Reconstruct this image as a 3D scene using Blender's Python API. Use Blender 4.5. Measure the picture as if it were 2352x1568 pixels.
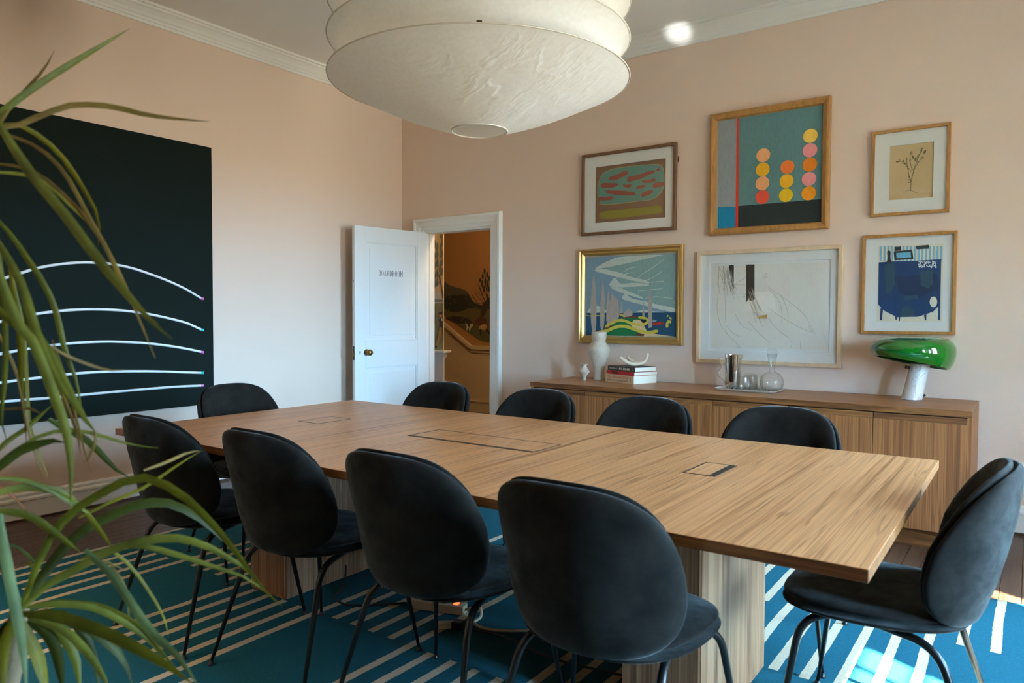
import bpy, math, random
from mathutils import Vector, Matrix
for o in list(bpy.data.objects): bpy.data.objects.remove(o, do_unlink=True)
scn = bpy.context.scene
COL = scn.collection

# ------------------------------------------------------------------ camera
EYE = 1.245
cam = bpy.data.cameras.new('camera'); camo = bpy.data.objects.new('camera', cam); COL.objects.link(camo)
cam.sensor_width = 36.0; cam.sensor_fit = 'HORIZONTAL'; cam.lens = 25.53381
cam.clip_start = 0.05
Rr, Ru, Rf = [[0.813948, 0.580923, 0.004262], [-0.023679, 0.025846, 0.999385], [-0.580455, 0.813548, -0.034793]]
camo.matrix_world = Matrix(((Rr[0], Ru[0], -Rf[0], 0), (Rr[1], Ru[1], -Rf[1], 0), (Rr[2], Ru[2], -Rf[2], EYE), (0, 0, 0, 1)))
cam.dof.use_dof = True; cam.dof.focus_distance = 4.2; cam.dof.aperture_fstop = 5.0
scn.camera = camo

# ------------------------------------------------------------------ sky, sun, window portals, exposure
ROOM_L, ROOM_R, ROOM_B, ROOM_F, CEIL = -4.930, 1.75, 5.083, -3.0, 3.335
WINDOWS = [(1.40, 1.87), (2.44, 3.06), (3.42, 4.04)]     # openings in the right wall (y range)
WIN_Z = (0.62, 2.42)
w = bpy.data.worlds.new('sky'); scn.world = w; w.use_nodes = True
nt = w.node_tree; nt.nodes.clear()
wo = nt.nodes.new('ShaderNodeOutputWorld'); bg = nt.nodes.new('ShaderNodeBackground')
tc = nt.nodes.new('ShaderNodeTexCoord'); sp = nt.nodes.new('ShaderNodeSeparateXYZ'); rp = nt.nodes.new('ShaderNodeValToRGB')
mr = nt.nodes.new('ShaderNodeMapRange'); mr.inputs['From Min'].default_value = -1; mr.inputs['From Max'].default_value = 1
nt.links.new(tc.outputs['Generated'], sp.inputs[0]); nt.links.new(sp.outputs['Z'], mr.inputs['Value']); nt.links.new(mr.outputs[0], rp.inputs[0])
e = rp.color_ramp.elements
e[0].position = 0.0; e[0].color = (0.14, 0.13, 0.11, 1)
e[1].position = 1.0; e[1].color = (0.26, 0.46, 0.72, 1)
for p, c in ((0.485, (0.20, 0.19, 0.16, 1)), (0.505, (0.29, 0.515, 0.775, 1)), (0.56, (0.29, 0.515, 0.775, 1)), (0.63, (0.29, 0.515, 0.775, 1))):
    x = e.new(p); x.color = c
nt.links.new(rp.outputs[0], bg.inputs['Color']); bg.inputs['Strength'].default_value = 240.0
nt.links.new(bg.outputs[0], wo.inputs[0])
sun = bpy.data.lights.new('sun', 'SUN'); sun.energy = 170.0; sun.angle = 0.012; sun.color = (1.0, 0.93, 0.82)
suno = bpy.data.objects.new('sun', sun); COL.objects.link(suno)
suno.rotation_euler = Vector((-1.0, 0.5, -0.93)).to_track_quat('-Z', 'Y').to_euler(); suno.location = (6, -2, 6)
for a, b in WINDOWS:
    L = bpy.data.lights.new('window_portal', 'AREA'); L.shape = 'RECTANGLE'; L.size = WIN_Z[1] - WIN_Z[0]; L.size_y = b - a
    L.cycles.is_portal = True
    o = bpy.data.objects.new('window_portal', L); COL.objects.link(o)
    o.location = (ROOM_R + 0.21, (a + b) / 2, sum(WIN_Z) / 2); o.rotation_euler = (0, math.radians(90), 0)
scn.view_settings.view_transform = 'Standard'; scn.view_settings.look = 'None'
scn.view_settings.exposure = 0.25; scn.view_settings.gamma = 1.0; scn.view_settings.use_curve_mapping = False
scn.cycles.max_bounces = 5; scn.cycles.diffuse_bounces = 4; scn.cycles.glossy_bounces = 3; scn.cycles.transparent_max_bounces = 12
scn.cycles.use_adaptive_sampling = True; scn.cycles.adaptive_threshold = 0.25; scn.cycles.adaptive_min_samples = 24
scn.cycles.sample_clamp_indirect = 6.0; scn.cycles.caustics_reflective = False; scn.cycles.caustics_refractive = False
scn.cycles.use_denoising = True

# ------------------------------------------------------------------ helpers
def S(r, g, b):
    f = lambda c: (c / 255 / 12.92) if c / 255 <= 0.04045 else ((c / 255 + 0.055) / 1.055) ** 2.4
    return (f(r), f(g), f(b), 1.0)
OFF = {}
def tag(o, label=None, cat=None, group=None, kind=None):
    if label: o['label'] = label
    if cat: o['category'] = cat
    if group: o['group'] = group
    if kind: o['kind'] = kind
    return o
def thing(name, label, cat, loc=(0, 0, 0), group=None):
    o = bpy.data.objects.new(name, None); COL.objects.link(o); o.location = loc; o.empty_display_size = 0.05
    OFF[o.name] = Vector(loc)
    return tag(o, label, cat, group)
class MB:
    def __init__(s): s.v = []; s.f = []; s.m = []; s.mats = []
    def face(s, idx, m=0): s.f.append(tuple(idx)); s.m.append(m)
    def add(s, vs, fs, m=0):
        n = len(s.v); s.v += [tuple(p) for p in vs]
        for f in fs: s.face([n + i for i in f], m)
        return s
    def box(s, x0, x1, y0, y1, z0, z1, m=0):
        vs = [(x, y, z) for z in (z0, z1) for y in (y0, y1) for x in (x0, x1)]
        return s.add(vs, [(0, 2, 3, 1), (4, 5, 7, 6), (0, 1, 5, 4), (2, 6, 7, 3), (0, 4, 6, 2), (1, 3, 7, 5)], m)
    def obox(s, c, ux, uy, uz, m=0):                   # oriented box: centre and half axes
        c, ux, uy, uz = map(Vector, (c, ux, uy, uz))
        vs = [c + ux * i + uy * j + uz * k for k in (-1, 1) for j in (-1, 1) for i in (-1, 1)]
        return s.add(vs, [(0, 2, 3, 1), (4, 5, 7, 6), (0, 1, 5, 4), (2, 6, 7, 3), (0, 4, 6, 2), (1, 3, 7, 5)], m)
    def lathe(s, prof, c=(0, 0, 0), n=32, m=0, axis=None):
        M = axis or Matrix.Identity(3); c = Vector(c); rings = []
        for r, z in prof:
            if r < 1e-6: rings.append([len(s.v)]); s.v.append(tuple(c + M @ Vector((0, 0, z))))
            else:
                rings.append([len(s.v) + i for i in range(n)])
                for i in range(n):
                    t = 2 * math.pi * i / n; s.v.append(tuple(c + M @ Vector((r * math.cos(t), r * math.sin(t), z))))
        for A, B in zip(rings, rings[1:]):
            for i in range(n):
                j = (i + 1) % n
                if len(A) == 1 and len(B) == 1: continue
                if len(A) == 1: s.face((A[0], B[j], B[i]), m)
                elif len(B) == 1: s.face((A[i], A[j], B[0]), m)
                else: s.face((A[i], A[j], B[j], B[i]), m)
        return s
    def tube(s, pts, rad, n=10, m=0, cap=True):
        pts = [Vector(p) for p in pts]; k = len(pts)
        if not hasattr(rad, '__len__'): rad = [rad] * k
        t0 = (pts[1] - pts[0]).normalized(); up = Vector((0, 0, 1)) if abs(t0.z) < 0.9 else Vector((1, 0, 0))
        nrm = t0.cross(up).normalized(); base = len(s.v)
        for i, p in enumerate(pts):
            t = (pts[min(i + 1, k - 1)] - pts[max(i - 1, 0)]).normalized()
            nrm = (nrm - t * nrm.dot(t)).normalized(); bn = t.cross(nrm)
            for j in range(n):
                a = 2 * math.pi * j / n; s.v.append(tuple(p + (nrm * math.cos(a) + bn * math.sin(a)) * rad[i]))
        for i in range(k - 1):
            for j in range(n):
                a = base + i * n + j; b = base + i * n + (j + 1) % n; s.face((a, b, b + n, a + n), m)
        if cap:
            s.face([base + j for j in range(n)][::-1], m); s.face([base + (k - 1) * n + j for j in range(n)], m)
        return s
    def prism(s, poly, o, ux, uy, uz, m=0):            # polygon in (ux,uy) plane at o, extruded by vector uz
        o, ux, uy, uz = map(Vector, (o, ux, uy, uz)); n = len(poly)
        vs = [o + ux * a + uy * b for a, b in poly]; vs += [p + uz for p in vs]
        fs = [tuple(range(n))[::-1], tuple(range(n, 2 * n))] + [(i, (i + 1) % n, n + (i + 1) % n, n + i) for i in range(n)]
        return s.add(vs, fs, m)
    def sweep_y(s, prof, y0, y1): return s.prism(prof, (0, y0, 0), (1, 0, 0), (0, 0, 1), (0, y1 - y0, 0))
    def sweep_x(s, prof, x0, x1): return s.prism(prof, (x0, 0, 0), (0, 1, 0), (0, 0, 1), (x1 - x0, 0, 0))
    def build(s, name, mat, parent=None, smooth=False, bev=0.0, label=None, cat=None, group=None, kind=None, sub=0, autos=None):
        off = OFF.get(parent.name, Vector((0, 0, 0))) if parent else Vector((0, 0, 0))
        me = bpy.data.meshes.new(name); me.from_pydata([tuple(Vector(p) - off) for p in s.v], [], s.f)
        for m_ in (mat if isinstance(mat, (list, tuple)) else [mat]): me.materials.append(m_)
        if any(s.m): me.polygons.foreach_set('material_index', s.m)
        if smooth: me.polygons.foreach_set('use_smooth', [True] * len(me.polygons))
        me.update(); me.validate()
        o = bpy.data.objects.new(name, me); COL.objects.link(o)
        if parent: o.parent = parent
        OFF[o.name] = off
        if bev:
            b = o.modifiers.new('bevel', 'BEVEL'); b.width = bev; b.segments = 2; b.limit_method = 'ANGLE'; b.angle_limit = math.radians(40)
        if sub:
            b = o.modifiers.new('subdivision', 'SUBSURF'); b.levels = sub; b.render_levels = sub
        if autos:
            me.set_sharp_from_angle(angle=math.radians(autos))
        return tag(o, label, cat, group, kind)
def fillet(pts, r, n=6):
    pts = [Vector(p) for p in pts]; out = [pts[0]]
    for a, b, c in zip(pts, pts[1:], pts[2:]):
        u = (a - b); v = (c - b); d = min(r, u.length * 0.48, v.length * 0.48); p = b + u.normalized() * d; q = b + v.normalized() * d
        for i in range(n + 1):
            t = i / n; out.append(p * (1 - t) ** 2 + b * 2 * t * (1 - t) + q * t * t)
    return out + [pts[-1]]
def copy_tree(o, parent=None):
    c = o.copy(); COL.objects.link(c)
    if parent: c.parent = parent
    for ch in [x for x in bpy.data.objects if x.parent == o]: copy_tree(ch, c)
    return c
MATS = {}
def P(name, col, rough=0.6, metal=0.0, spec=0.5, coat=0.0, sheen=0.0, sheen_tint=(1, 1, 1, 1), trans=0.0, emit=None, estr=0.0, bump=0.0, bscale=60.0):
    if name in MATS: return MATS[name]
    m = bpy.data.materials.new(name); m.use_nodes = True; b = m.node_tree.nodes['Principled BSDF']
    b.inputs['Base Color'].default_value = col; b.inputs['Roughness'].default_value = rough; b.inputs['Metallic'].default_value = metal
    b.inputs['Specular IOR Level'].default_value = spec; b.inputs['Coat Weight'].default_value = coat; b.inputs['Coat Roughness'].default_value = 0.05
    b.inputs['Sheen Weight'].default_value = sheen; b.inputs['Sheen Tint'].default_value = sheen_tint; b.inputs['Transmission Weight'].default_value = trans
    if emit: b.inputs['Emission Color'].default_value = emit; b.inputs['Emission Strength'].default_value = estr
    if bump:
        n = m.node_tree; t = n.nodes.new('ShaderNodeTexCoord'); x = n.nodes.new('ShaderNodeTexNoise'); x.inputs['Scale'].default_value = bscale; x.inputs['Detail'].default_value = 4
        u = n.nodes.new('ShaderNodeBump'); u.inputs['Strength'].default_value = bump; u.inputs['Distance'].default_value = 0.01
        n.links.new(t.outputs['Object'], x.inputs['Vector']); n.links.new(x.outputs['Fac'], u.inputs['Height']); n.links.new(u.outputs[0], b.inputs['Normal'])
    MATS[name] = m; return m
def node(nt, kind, **kw):
    n = nt.nodes.new(kind)
    for k, v in kw.items():
        if k in n.inputs.keys(): n.inputs[k].default_value = v
        else: setattr(n, k, v)
    return n
def ramp(nt, stops, interp='LINEAR'):
    r = nt.nodes.new('ShaderNodeValToRGB'); r.color_ramp.interpolation = interp; el = r.color_ramp.elements
    while len(el) < len(stops): el.new(0.5)
    for x, (p, c) in zip(el, stops): x.position = p; x.color = c
    return r
def wood(name, axis, cols, across=9.0, along=0.35, fine=90.0, rough=0.42, fine_amt=0.35, bump=0.05, dist=0.6, coat=0.0, vary=0.0, lines=0.0, line_scale=34.0):
    """straight-grained veneer: bands of tone across the grain, thin dark pores along it"""
    m = bpy.data.materials.new(name); m.use_nodes = True; n = m.node_tree; b = n.nodes['Principled BSDF']; lk = n.links.new
    t = node(n, 'ShaderNodeTexCoord'); oi = node(n, 'ShaderNodeObjectInfo'); ad = node(n, 'ShaderNodeVectorMath', operation='ADD')
    sc = node(n, 'ShaderNodeVectorMath', operation='SCALE'); sc.inputs['Scale'].default_value = 40.0
    cb = node(n, 'ShaderNodeCombineXYZ')
    for i in range(3): lk(oi.outputs['Random'], cb.inputs[i])
    lk(cb.outputs[0], sc.inputs[0]); lk(t.outputs['Object'], ad.inputs[0]); lk(sc.outputs[0], ad.inputs[1])
    def layer(a, l, det, ds):
        mp = node(n, 'ShaderNodeMapping'); s = [a, a, a]; s['XYZ'.index(axis)] = l; mp.inputs['Scale'].default_value = s
        x = node(n, 'ShaderNodeTexNoise'); x.inputs['Scale'].default_value = 1.0; x.inputs['Detail'].default_value = det; x.inputs['Distortion'].default_value = ds; x.inputs['Roughness'].default_value = 0.6
        lk(ad.outputs[0], mp.inputs[0]); lk(mp.outputs[0], x.inputs['Vector']); return x
    A = layer(across, along, 5, dist); B = layer(fine, along * 4, 3, 0.2)
    ra = ramp(n, cols); lk(A.outputs['Fac'], ra.inputs[0])
    rb = ramp(n, [(0.38, (1 - fine_amt, 1 - fine_amt * 1.1, 1 - fine_amt * 1.2, 1)), (0.56, (1, 1, 1, 1))]); lk(B.outputs['Fac'], rb.inputs[0])
    mx = node(n, 'ShaderNodeMix', data_type='RGBA', blend_type='MULTIPLY'); mx.inputs[0].default_value = 1.0
    lk(ra.outputs[0], mx.inputs[6]); lk(rb.outputs[0], mx.inputs[7]); out = mx.outputs[2]
    if lines:
        C = layer(line_scale, along * 1.3, 2, 0.15); rl = ramp(n, [(0.480, (1, 1, 1, 1)), (0.494, (1 - lines, 1 - lines * 1.12, 1 - lines * 1.2, 1)), (0.506, (1 - lines * 0.8, 1 - lines * 0.9, 1 - lines, 1)), (0.520, (1, 1, 1, 1))]); lk(C.outputs['Fac'], rl.inputs[0])
        m2 = node(n, 'ShaderNodeMix', data_type='RGBA', blend_type='MULTIPLY'); m2.inputs[0].default_value = 1.0; lk(out, m2.inputs[6]); lk(rl.outputs[0], m2.inputs[7]); out = m2.outputs[2]
    if vary:
        hs = node(n, 'ShaderNodeHueSaturation'); v = node(n, 'ShaderNodeMapRange'); v.inputs['To Min'].default_value = 1 - vary; v.inputs['To Max'].default_value = 1 + vary
        lk(oi.outputs['Random'], v.inputs['Value']); lk(v.outputs[0], hs.inputs['Value']); lk(out, hs.inputs['Color']); out = hs.outputs[0]
    lk(out, b.inputs['Base Color']); b.inputs['Roughness'].default_value = rough; b.inputs['Coat Weight'].default_value = coat; b.inputs['Coat Roughness'].default_value = 0.25
    if bump:
        u = node(n, 'ShaderNodeBump'); u.inputs['Strength'].default_value = bump; u.inputs['Distance'].default_value = 0.002
        lk(B.outputs['Fac'], u.inputs['Height']); lk(u.outputs[0], b.inputs['Normal'])
    MATS[name] = m; return m
def glass(name, tint=(1, 1, 1, 1), gain=1.0, rough=0.0, f0=0.04):
    m = bpy.data.materials.new(name); m.use_nodes = True; n = m.node_tree; n.nodes.clear(); lk = n.links.new
    o = node(n, 'ShaderNodeOutputMaterial'); mx = node(n, 'ShaderNodeMixShader'); a = node(n, 'ShaderNodeBsdfTransparent'); g = node(n, 'ShaderNodeBsdfGlossy')
    a.inputs['Color'].default_value = tint; g.inputs['Roughness'].default_value = rough; f = node(n, 'ShaderNodeLayerWeight'); f.inputs['Blend'].default_value = 0.5
    p5 = node(n, 'ShaderNodeMath', operation='POWER'); p5.inputs[1].default_value = 4.0; lk(f.outputs['Facing'], p5.inputs[0])
    k = node(n, 'ShaderNodeMath', operation='MULTIPLY_ADD'); k.inputs[1].default_value = 0.9 * gain; k.inputs[2].default_value = f0; k.use_clamp = True
    lk(p5.outputs[0], k.inputs[0]); lk(k.outputs[0], mx.inputs[0]); lk(a.outputs[0], mx.inputs[1]); lk(g.outputs[0], mx.inputs[2]); lk(mx.outputs[0], o.inputs[0])
    MATS[name] = m; return m
def text_mesh(body, size, o, ux, uy, parent, mat, name='lettering', font_scale_x=1.0, extrude=0.0003, bold=0.0):
    c = bpy.data.curves.new('lettering', 'FONT'); c.body = body; c.size = size; c.extrude = extrude; c.offset = bold; c.resolution_u = 3; c.align_x = 'CENTER'; c.align_y = 'CENTER'
    t = bpy.data.objects.new('lettering_curve', c); me = bpy.data.meshes.new_from_object(t)
    o, ux, uy = Vector(o), Vector(ux), Vector(uy); uz = ux.cross(uy); off = OFF.get(parent.name, Vector((0, 0, 0)))
    for v in me.vertices: v.co = o + ux * v.co.x * font_scale_x + uy * v.co.y + uz * (v.co.z + extrude) - off
    me.materials.clear(); me.materials.append(mat)
    ob = bpy.data.objects.new(name, me); COL.objects.link(ob); ob.parent = parent; OFF[ob.name] = off
    bpy.data.objects.remove(t); bpy.data.curves.remove(c)
    return ob
# ------------------------------------------------------------------ flat picture contents (x, z in metres on their wall) and leaf midribs
D_DOTS=[["teal",[[-1.6971,2.6263],[-1.132,2.6262],[-1.1231,2.0087],[-1.6878,2.0128]]],["grey",[[-1.8327,2.6259],[-1.6984,2.6265],[-1.6984,2.0124],[-1.8239,2.0175]]],["cyan",[[-1.824,2.0228],[-1.6958,2.0174],[-1.6961,1.8625],[-1.8217,1.8641]]],["black",[[-1.6879,2.0194],[-1.1233,2.0185],[-1.1205,1.8638],[-1.6855,1.8631]]],["red",[[-1.6984,2.6265],[-1.6825,2.6266],[-1.6776,1.8639],[-1.6961,1.8625]]]]
D_DISCS=[["peach",[-1.5113,2.3491],0.0468],["yellow",[-1.5136,2.2535],0.0469],["peach",[-1.5147,2.1601],0.047],["coral",[-1.5131,2.0663],0.0469],["orange",[-1.3502,2.2513],0.0451],["yellow",[-1.3548,2.1589],0.0452],["lemon",[-1.3569,2.0647],0.0453],["straw",[-1.208,2.4384],0.0458],["pink",[-1.2088,2.3449],0.046],["amber",[-1.2083,2.2511],0.046],["pink",[-1.2114,2.1576],0.046],["gold",[-1.2109,2.0635],0.046]]
D_ABSTRACT=[["brown",[[-2.815,2.4188],[-2.2248,2.4147],[-2.2227,1.9803],[-2.811,1.9825]]],["cream2",[[-2.7991,2.234],[-2.7875,2.314],[-2.7591,2.3677],[-2.6652,2.3931],[-2.5348,2.3945],[-2.3963,2.3904],[-2.2662,2.3834],[-2.2403,2.3386],[-2.2327,2.2612],[-2.2386,2.1979],[-2.2728,2.1541],[-2.3299,2.1176],[-2.4505,2.1204],[-2.567,2.1148],[-2.6624,2.115],[-2.769,2.1219],[-2.7858,2.138],[-2.7631,2.1495],[-2.7911,2.1791]]],["sage",[[-2.7947,2.2336],[-2.7832,2.3136],[-2.756,2.3646],[-2.6652,2.3893],[-2.5347,2.3903],[-2.3963,2.3873],[-2.2673,2.38],[-2.2447,2.3391],[-2.2366,2.2616],[-2.243,2.2009],[-2.2756,2.158],[-2.331,2.1218],[-2.4505,2.1246],[-2.5671,2.119],[-2.6625,2.1193],[-2.766,2.1254],[-2.7815,2.1376],[-2.76,2.1493],[-2.7881,2.1842]]],["brick",[[-2.6978,2.3315],[-2.6169,2.344],[-2.5697,2.3626],[-2.5373,2.3606],[-2.5312,2.3346],[-2.5751,2.3183],[-2.6343,2.298],[-2.6945,2.3016]]],["brick",[[-2.5427,2.3148],[-2.4758,2.3181],[-2.4298,2.3236],[-2.373,2.3381],[-2.3449,2.3401],[-2.3112,2.3414],[-2.311,2.3183],[-2.3502,2.3149],[-2.3952,2.2938],[-2.4523,2.2842],[-2.4927,2.278],[-2.5393,2.2697]]],["brick",[[-2.3001,2.3453],[-2.278,2.3541],[-2.2723,2.3371],[-2.286,2.3258],[-2.3,2.3325]]],["brick",[[-2.4264,2.2815],[-2.3722,2.2707],[-2.3105,2.2822],[-2.3019,2.2582],[-2.3494,2.2476],[-2.4118,2.254]]],["brick",[[-2.7675,2.2904],[-2.7125,2.2847],[-2.6072,2.274],[-2.6278,2.2495],[-2.6879,2.2447],[-2.7641,2.2495]]],["brick",[[-2.5804,2.2633],[-2.545,2.2544],[-2.5041,2.2582],[-2.501,2.2368],[-2.5271,2.2289],[-2.5684,2.2409]]],["brick",[[-2.4633,2.2331],[-2.4174,2.2415],[-2.3832,2.2381],[-2.3887,2.2231],[-2.4343,2.2146],[-2.463,2.2132]]],["brick",[[-2.3323,2.2304],[-2.3046,2.2482],[-2.2381,2.2464],[-2.2404,2.2135],[-2.2818,2.2099],[-2.3208,2.2034]]],["brick",[[-2.7211,2.2319],[-2.6635,2.221],[-2.6037,2.2179],[-2.5327,2.2057],[-2.4686,2.1917],[-2.4637,2.1703],[-2.509,2.1693],[-2.5677,2.1773],[-2.6272,2.1855],[-2.6753,2.1953],[-2.7209,2.2104]]],["brick",[[-2.4225,2.1821],[-2.3713,2.1928],[-2.3291,2.1991],[-2.3232,2.1727],[-2.3709,2.1565],[-2.422,2.1456]]],["brick",[[-2.7881,2.1869],[-2.7175,2.1778],[-2.6601,2.1805],[-2.6568,2.1509],[-2.7173,2.1509],[-2.7817,2.1566]]],["olive",[[-2.7776,2.0533],[-2.7531,2.0649],[-2.7164,2.0674],[-2.5665,2.0686],[-2.3926,2.0701],[-2.2802,2.0787],[-2.2551,2.0612],[-2.2437,2.0347],[-2.2573,2.0152],[-2.3354,2.0136],[-2.4492,2.0119],[-2.6253,2.0014],[-2.7649,2.0117],[-2.7774,2.0316]]]]
D_COAST=[["skyblue",[[-2.89,1.7141],[-2.1357,1.711],[-2.1301,1.2723],[-2.8892,1.2715]]],["skyteal",[[-2.7426,1.6253],[-2.5978,1.663],[-2.2038,1.7106],[-2.1357,1.711],[-2.1305,1.3029],[-2.3432,1.4914],[-2.5608,1.539]]],["skyteal",[[-2.6923,1.4857],[-2.6385,1.5518],[-2.4435,1.5148],[-2.3432,1.4914],[-2.1314,1.3745],[-2.1304,1.2978],[-2.193,1.2851],[-2.4075,1.3825],[-2.5596,1.4268]]],["cloud",[[-2.8231,1.6171],[-2.786,1.6404],[-2.7308,1.6682],[-2.6701,1.6874],[-2.6221,1.7095],[-2.2038,1.7106],[-2.2866,1.6973],[-2.4453,1.6702],[-2.562,1.6509],[-2.6817,1.6339],[-2.7426,1.6253]]],["cloud",[[-2.8231,1.616],[-2.7426,1.6242],[-2.6692,1.6012],[-2.597,1.5881],[-2.502,1.548],[-2.352,1.5177],[-2.3431,1.4888],[-2.5018,1.5241],[-2.6446,1.56],[-2.8042,1.599]]],["cloud",[[-2.6924,1.4884],[-2.6684,1.5202],[-2.6356,1.5544],[-2.596,1.4971],[-2.525,1.5008],[-2.4434,1.5042],[-2.346,1.4889],[-2.3515,1.477],[-2.5601,1.4728],[-2.6437,1.4712]]],["cloud",[[-2.6923,1.4776],[-2.6077,1.4732],[-2.5244,1.4423],[-2.4657,1.4202],[-2.3961,1.3929],[-2.4017,1.3772],[-2.524,1.413],[-2.6194,1.4439]]],["cloud",[[-2.5769,1.3789],[-2.5654,1.4109],[-2.5478,1.4267],[-2.5003,1.3888],[-2.4419,1.3723],[-2.3844,1.3665],[-2.2991,1.3398],[-2.1306,1.3106],[-2.1302,1.2799],[-2.193,1.2851],[-2.327,1.3164],[-2.5,1.3596]]],["cloud",[[-2.5596,1.5851],[-2.5252,1.6102],[-2.4442,1.6231],[-2.4453,1.6277],[-2.5272,1.6147],[-2.563,1.5889]]],["cloud",[[-2.4419,1.5341],[-2.4081,1.5645],[-2.3289,1.6037],[-2.2238,1.6747],[-2.2269,1.6785],[-2.3319,1.6077],[-2.4111,1.5684],[-2.4456,1.5376]]],["cloud",[[-2.3854,1.5163],[-2.3283,1.5307],[-2.2284,1.59],[-2.2312,1.5939],[-2.3308,1.5349],[-2.3869,1.5209]]],["cloud",[[-2.3401,1.4995],[-2.3008,1.5038],[-2.2285,1.5082],[-2.2291,1.5129],[-2.3014,1.5084],[-2.3409,1.5041]]],["cloud",[[-2.4424,1.4386],[-2.3396,1.4473],[-2.2334,1.4532],[-2.2339,1.4578],[-2.3401,1.452],[-2.443,1.4433]]],["cloud",[[-2.3839,1.38],[-2.2998,1.3972],[-2.1508,1.3775],[-2.1502,1.3821],[-2.2999,1.4019],[-2.3852,1.3846]]],["cloud",[[-2.7413,1.6285],[-2.6685,1.6637],[-2.5969,1.6929],[-2.5993,1.6973],[-2.6712,1.668],[-2.7441,1.6329]]],["cloud",[[-2.6434,1.5389],[-2.5603,1.5687],[-2.4843,1.5822],[-2.4855,1.5869],[-2.562,1.5733],[-2.6455,1.5434]]],["cloud",[[-2.886,1.277],[-2.8642,1.3046],[-2.8548,1.3156],[-2.8452,1.2991],[-2.7831,1.34],[-2.7271,1.2934],[-2.5938,1.2825],[-2.558,1.2772],[-2.4641,1.2772],[-2.4123,1.2983],[-2.3266,1.2877],[-2.2149,1.2799],[-2.2148,1.2732],[-2.886,1.2726]]],["sea",[[-2.8892,1.2742],[-2.1302,1.2784],[-2.1279,1.0998],[-2.8876,1.097]]],["green",[[-2.7258,1.1616],[-2.6051,1.2234],[-2.4988,1.2533],[-2.4115,1.2351],[-2.3822,1.1774],[-2.387,1.0973],[-2.7808,1.0962]]],["sand",[[-2.498,1.1814],[-2.475,1.2162],[-2.4461,1.2243],[-2.4056,1.214],[-2.3792,1.1669],[-2.3646,1.1408],[-2.336,1.1229],[-2.2684,1.1137],[-2.1469,1.101],[-2.387,1.0979],[-2.451,1.1449]]],["rust",[[-2.8372,1.1117],[-2.7812,1.1346],[-2.7257,1.1464],[-2.6652,1.1986],[-2.6348,1.1827],[-2.689,1.1523],[-2.7194,1.1274],[-2.7808,1.099],[-2.8308,1.0981]]],["rust",[[-2.5932,1.2288],[-2.4872,1.256],[-2.4115,1.2325],[-2.4636,1.2322],[-2.5221,1.2345]]],["rust",[[-2.4507,1.1184],[-2.3815,1.1143],[-2.387,1.0979],[-2.4505,1.0982]]],["stone",[[-2.8231,1.6171],[-2.8028,1.4469],[-2.7942,1.3264],[-2.7978,1.1124],[-2.8372,1.1117],[-2.8518,1.3266],[-2.8434,1.4476]]],["stone",[[-2.7402,1.56],[-2.7286,1.4457],[-2.7216,1.3587],[-2.7256,1.1409],[-2.7626,1.1349],[-2.7632,1.3317],[-2.7502,1.4569]]],["stone",[[-2.6935,1.4776],[-2.6789,1.3583],[-2.667,1.3798],[-2.6617,1.4554],[-2.6519,1.3797],[-2.6432,1.4173],[-2.6338,1.3795],[-2.6251,1.4117],[-2.6156,1.3686],[-2.61,1.4008],[-2.5989,1.3147],[-2.596,1.2073],[-2.7074,1.1618],[-2.709,1.3151]]],["stone",[[-2.578,1.3682],[-2.5639,1.2718],[-2.5877,1.2718]]],["stone",[[-2.3931,1.3824],[-2.38,1.2352],[-2.4012,1.2325]]],["stone",[[-2.3431,1.4862],[-2.3247,1.366],[-2.3179,1.1666],[-2.3478,1.1594],[-2.3526,1.3296]]],["stone",[[-2.5639,1.2718],[-2.5345,1.2932],[-2.5112,1.3091],[-2.4815,1.2772],[-2.4801,1.2507],[-2.5636,1.2397]]],["rope",[[-2.713,1.1526],[-2.6593,1.1837],[-2.6026,1.2075],[-2.5487,1.2054],[-2.4835,1.1767],[-2.4043,1.1719],[-2.3518,1.1883],[-2.3458,1.2305],[-2.3863,1.2481],[-2.4341,1.2508],[-2.4353,1.2297],[-2.3909,1.2275],[-2.365,1.2193],[-2.3673,1.2037],[-2.4061,1.1929],[-2.4776,1.1972],[-2.5424,1.226],[-2.6075,1.2285],[-2.6709,1.2027],[-2.7264,1.1708]]],["rope",[[-2.7734,1.1101],[-2.7028,1.1173],[-2.6128,1.1575],[-2.5413,1.1609],[-2.467,1.1358],[-2.4072,1.1188],[-2.335,1.1125],[-2.2655,1.1297],[-2.272,1.1528],[-2.337,1.1365],[-2.402,1.1427],[-2.4582,1.1589],[-2.537,1.1851],[-2.6204,1.1813],[-2.7115,1.1411],[-2.7763,1.1352]]],["rope",[[-2.1887,1.1636],[-2.1878,1.1976],[-2.1856,1.2043],[-2.1712,1.1941],[-2.1601,1.2117],[-2.1876,1.2248],[-2.2092,1.2025],[-2.2107,1.1642]]],["rope",[[-2.197,1.2423],[-2.1862,1.2537],[-2.1936,1.2599],[-2.2044,1.2485]]],["rope",[[-2.1866,1.2325],[-2.1646,1.2249],[-2.1598,1.2374],[-2.1817,1.2451]]],["rope",[[-2.5999,1.2601],[-2.549,1.2388],[-2.5426,1.2514],[-2.5934,1.2727]]],["rope",[[-2.8869,1.255],[-2.851,1.2439],[-2.7763,1.2552],[-2.7152,1.2391],[-2.7135,1.2444],[-2.776,1.2606],[-2.851,1.2495],[-2.8848,1.2602]]],["ink",[[-2.4143,1.2245],[-2.3656,1.2248],[-2.3767,1.2006],[-2.4025,1.2004]]],["redboat",[[-2.32,1.2006],[-2.2751,1.2056],[-2.2223,1.205],[-2.2304,1.1884],[-2.3169,1.1792]]],["skyblue",[[-2.3174,1.2251],[-2.2781,1.2212],[-2.2975,1.2054],[-2.3172,1.2068]]]]
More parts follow.
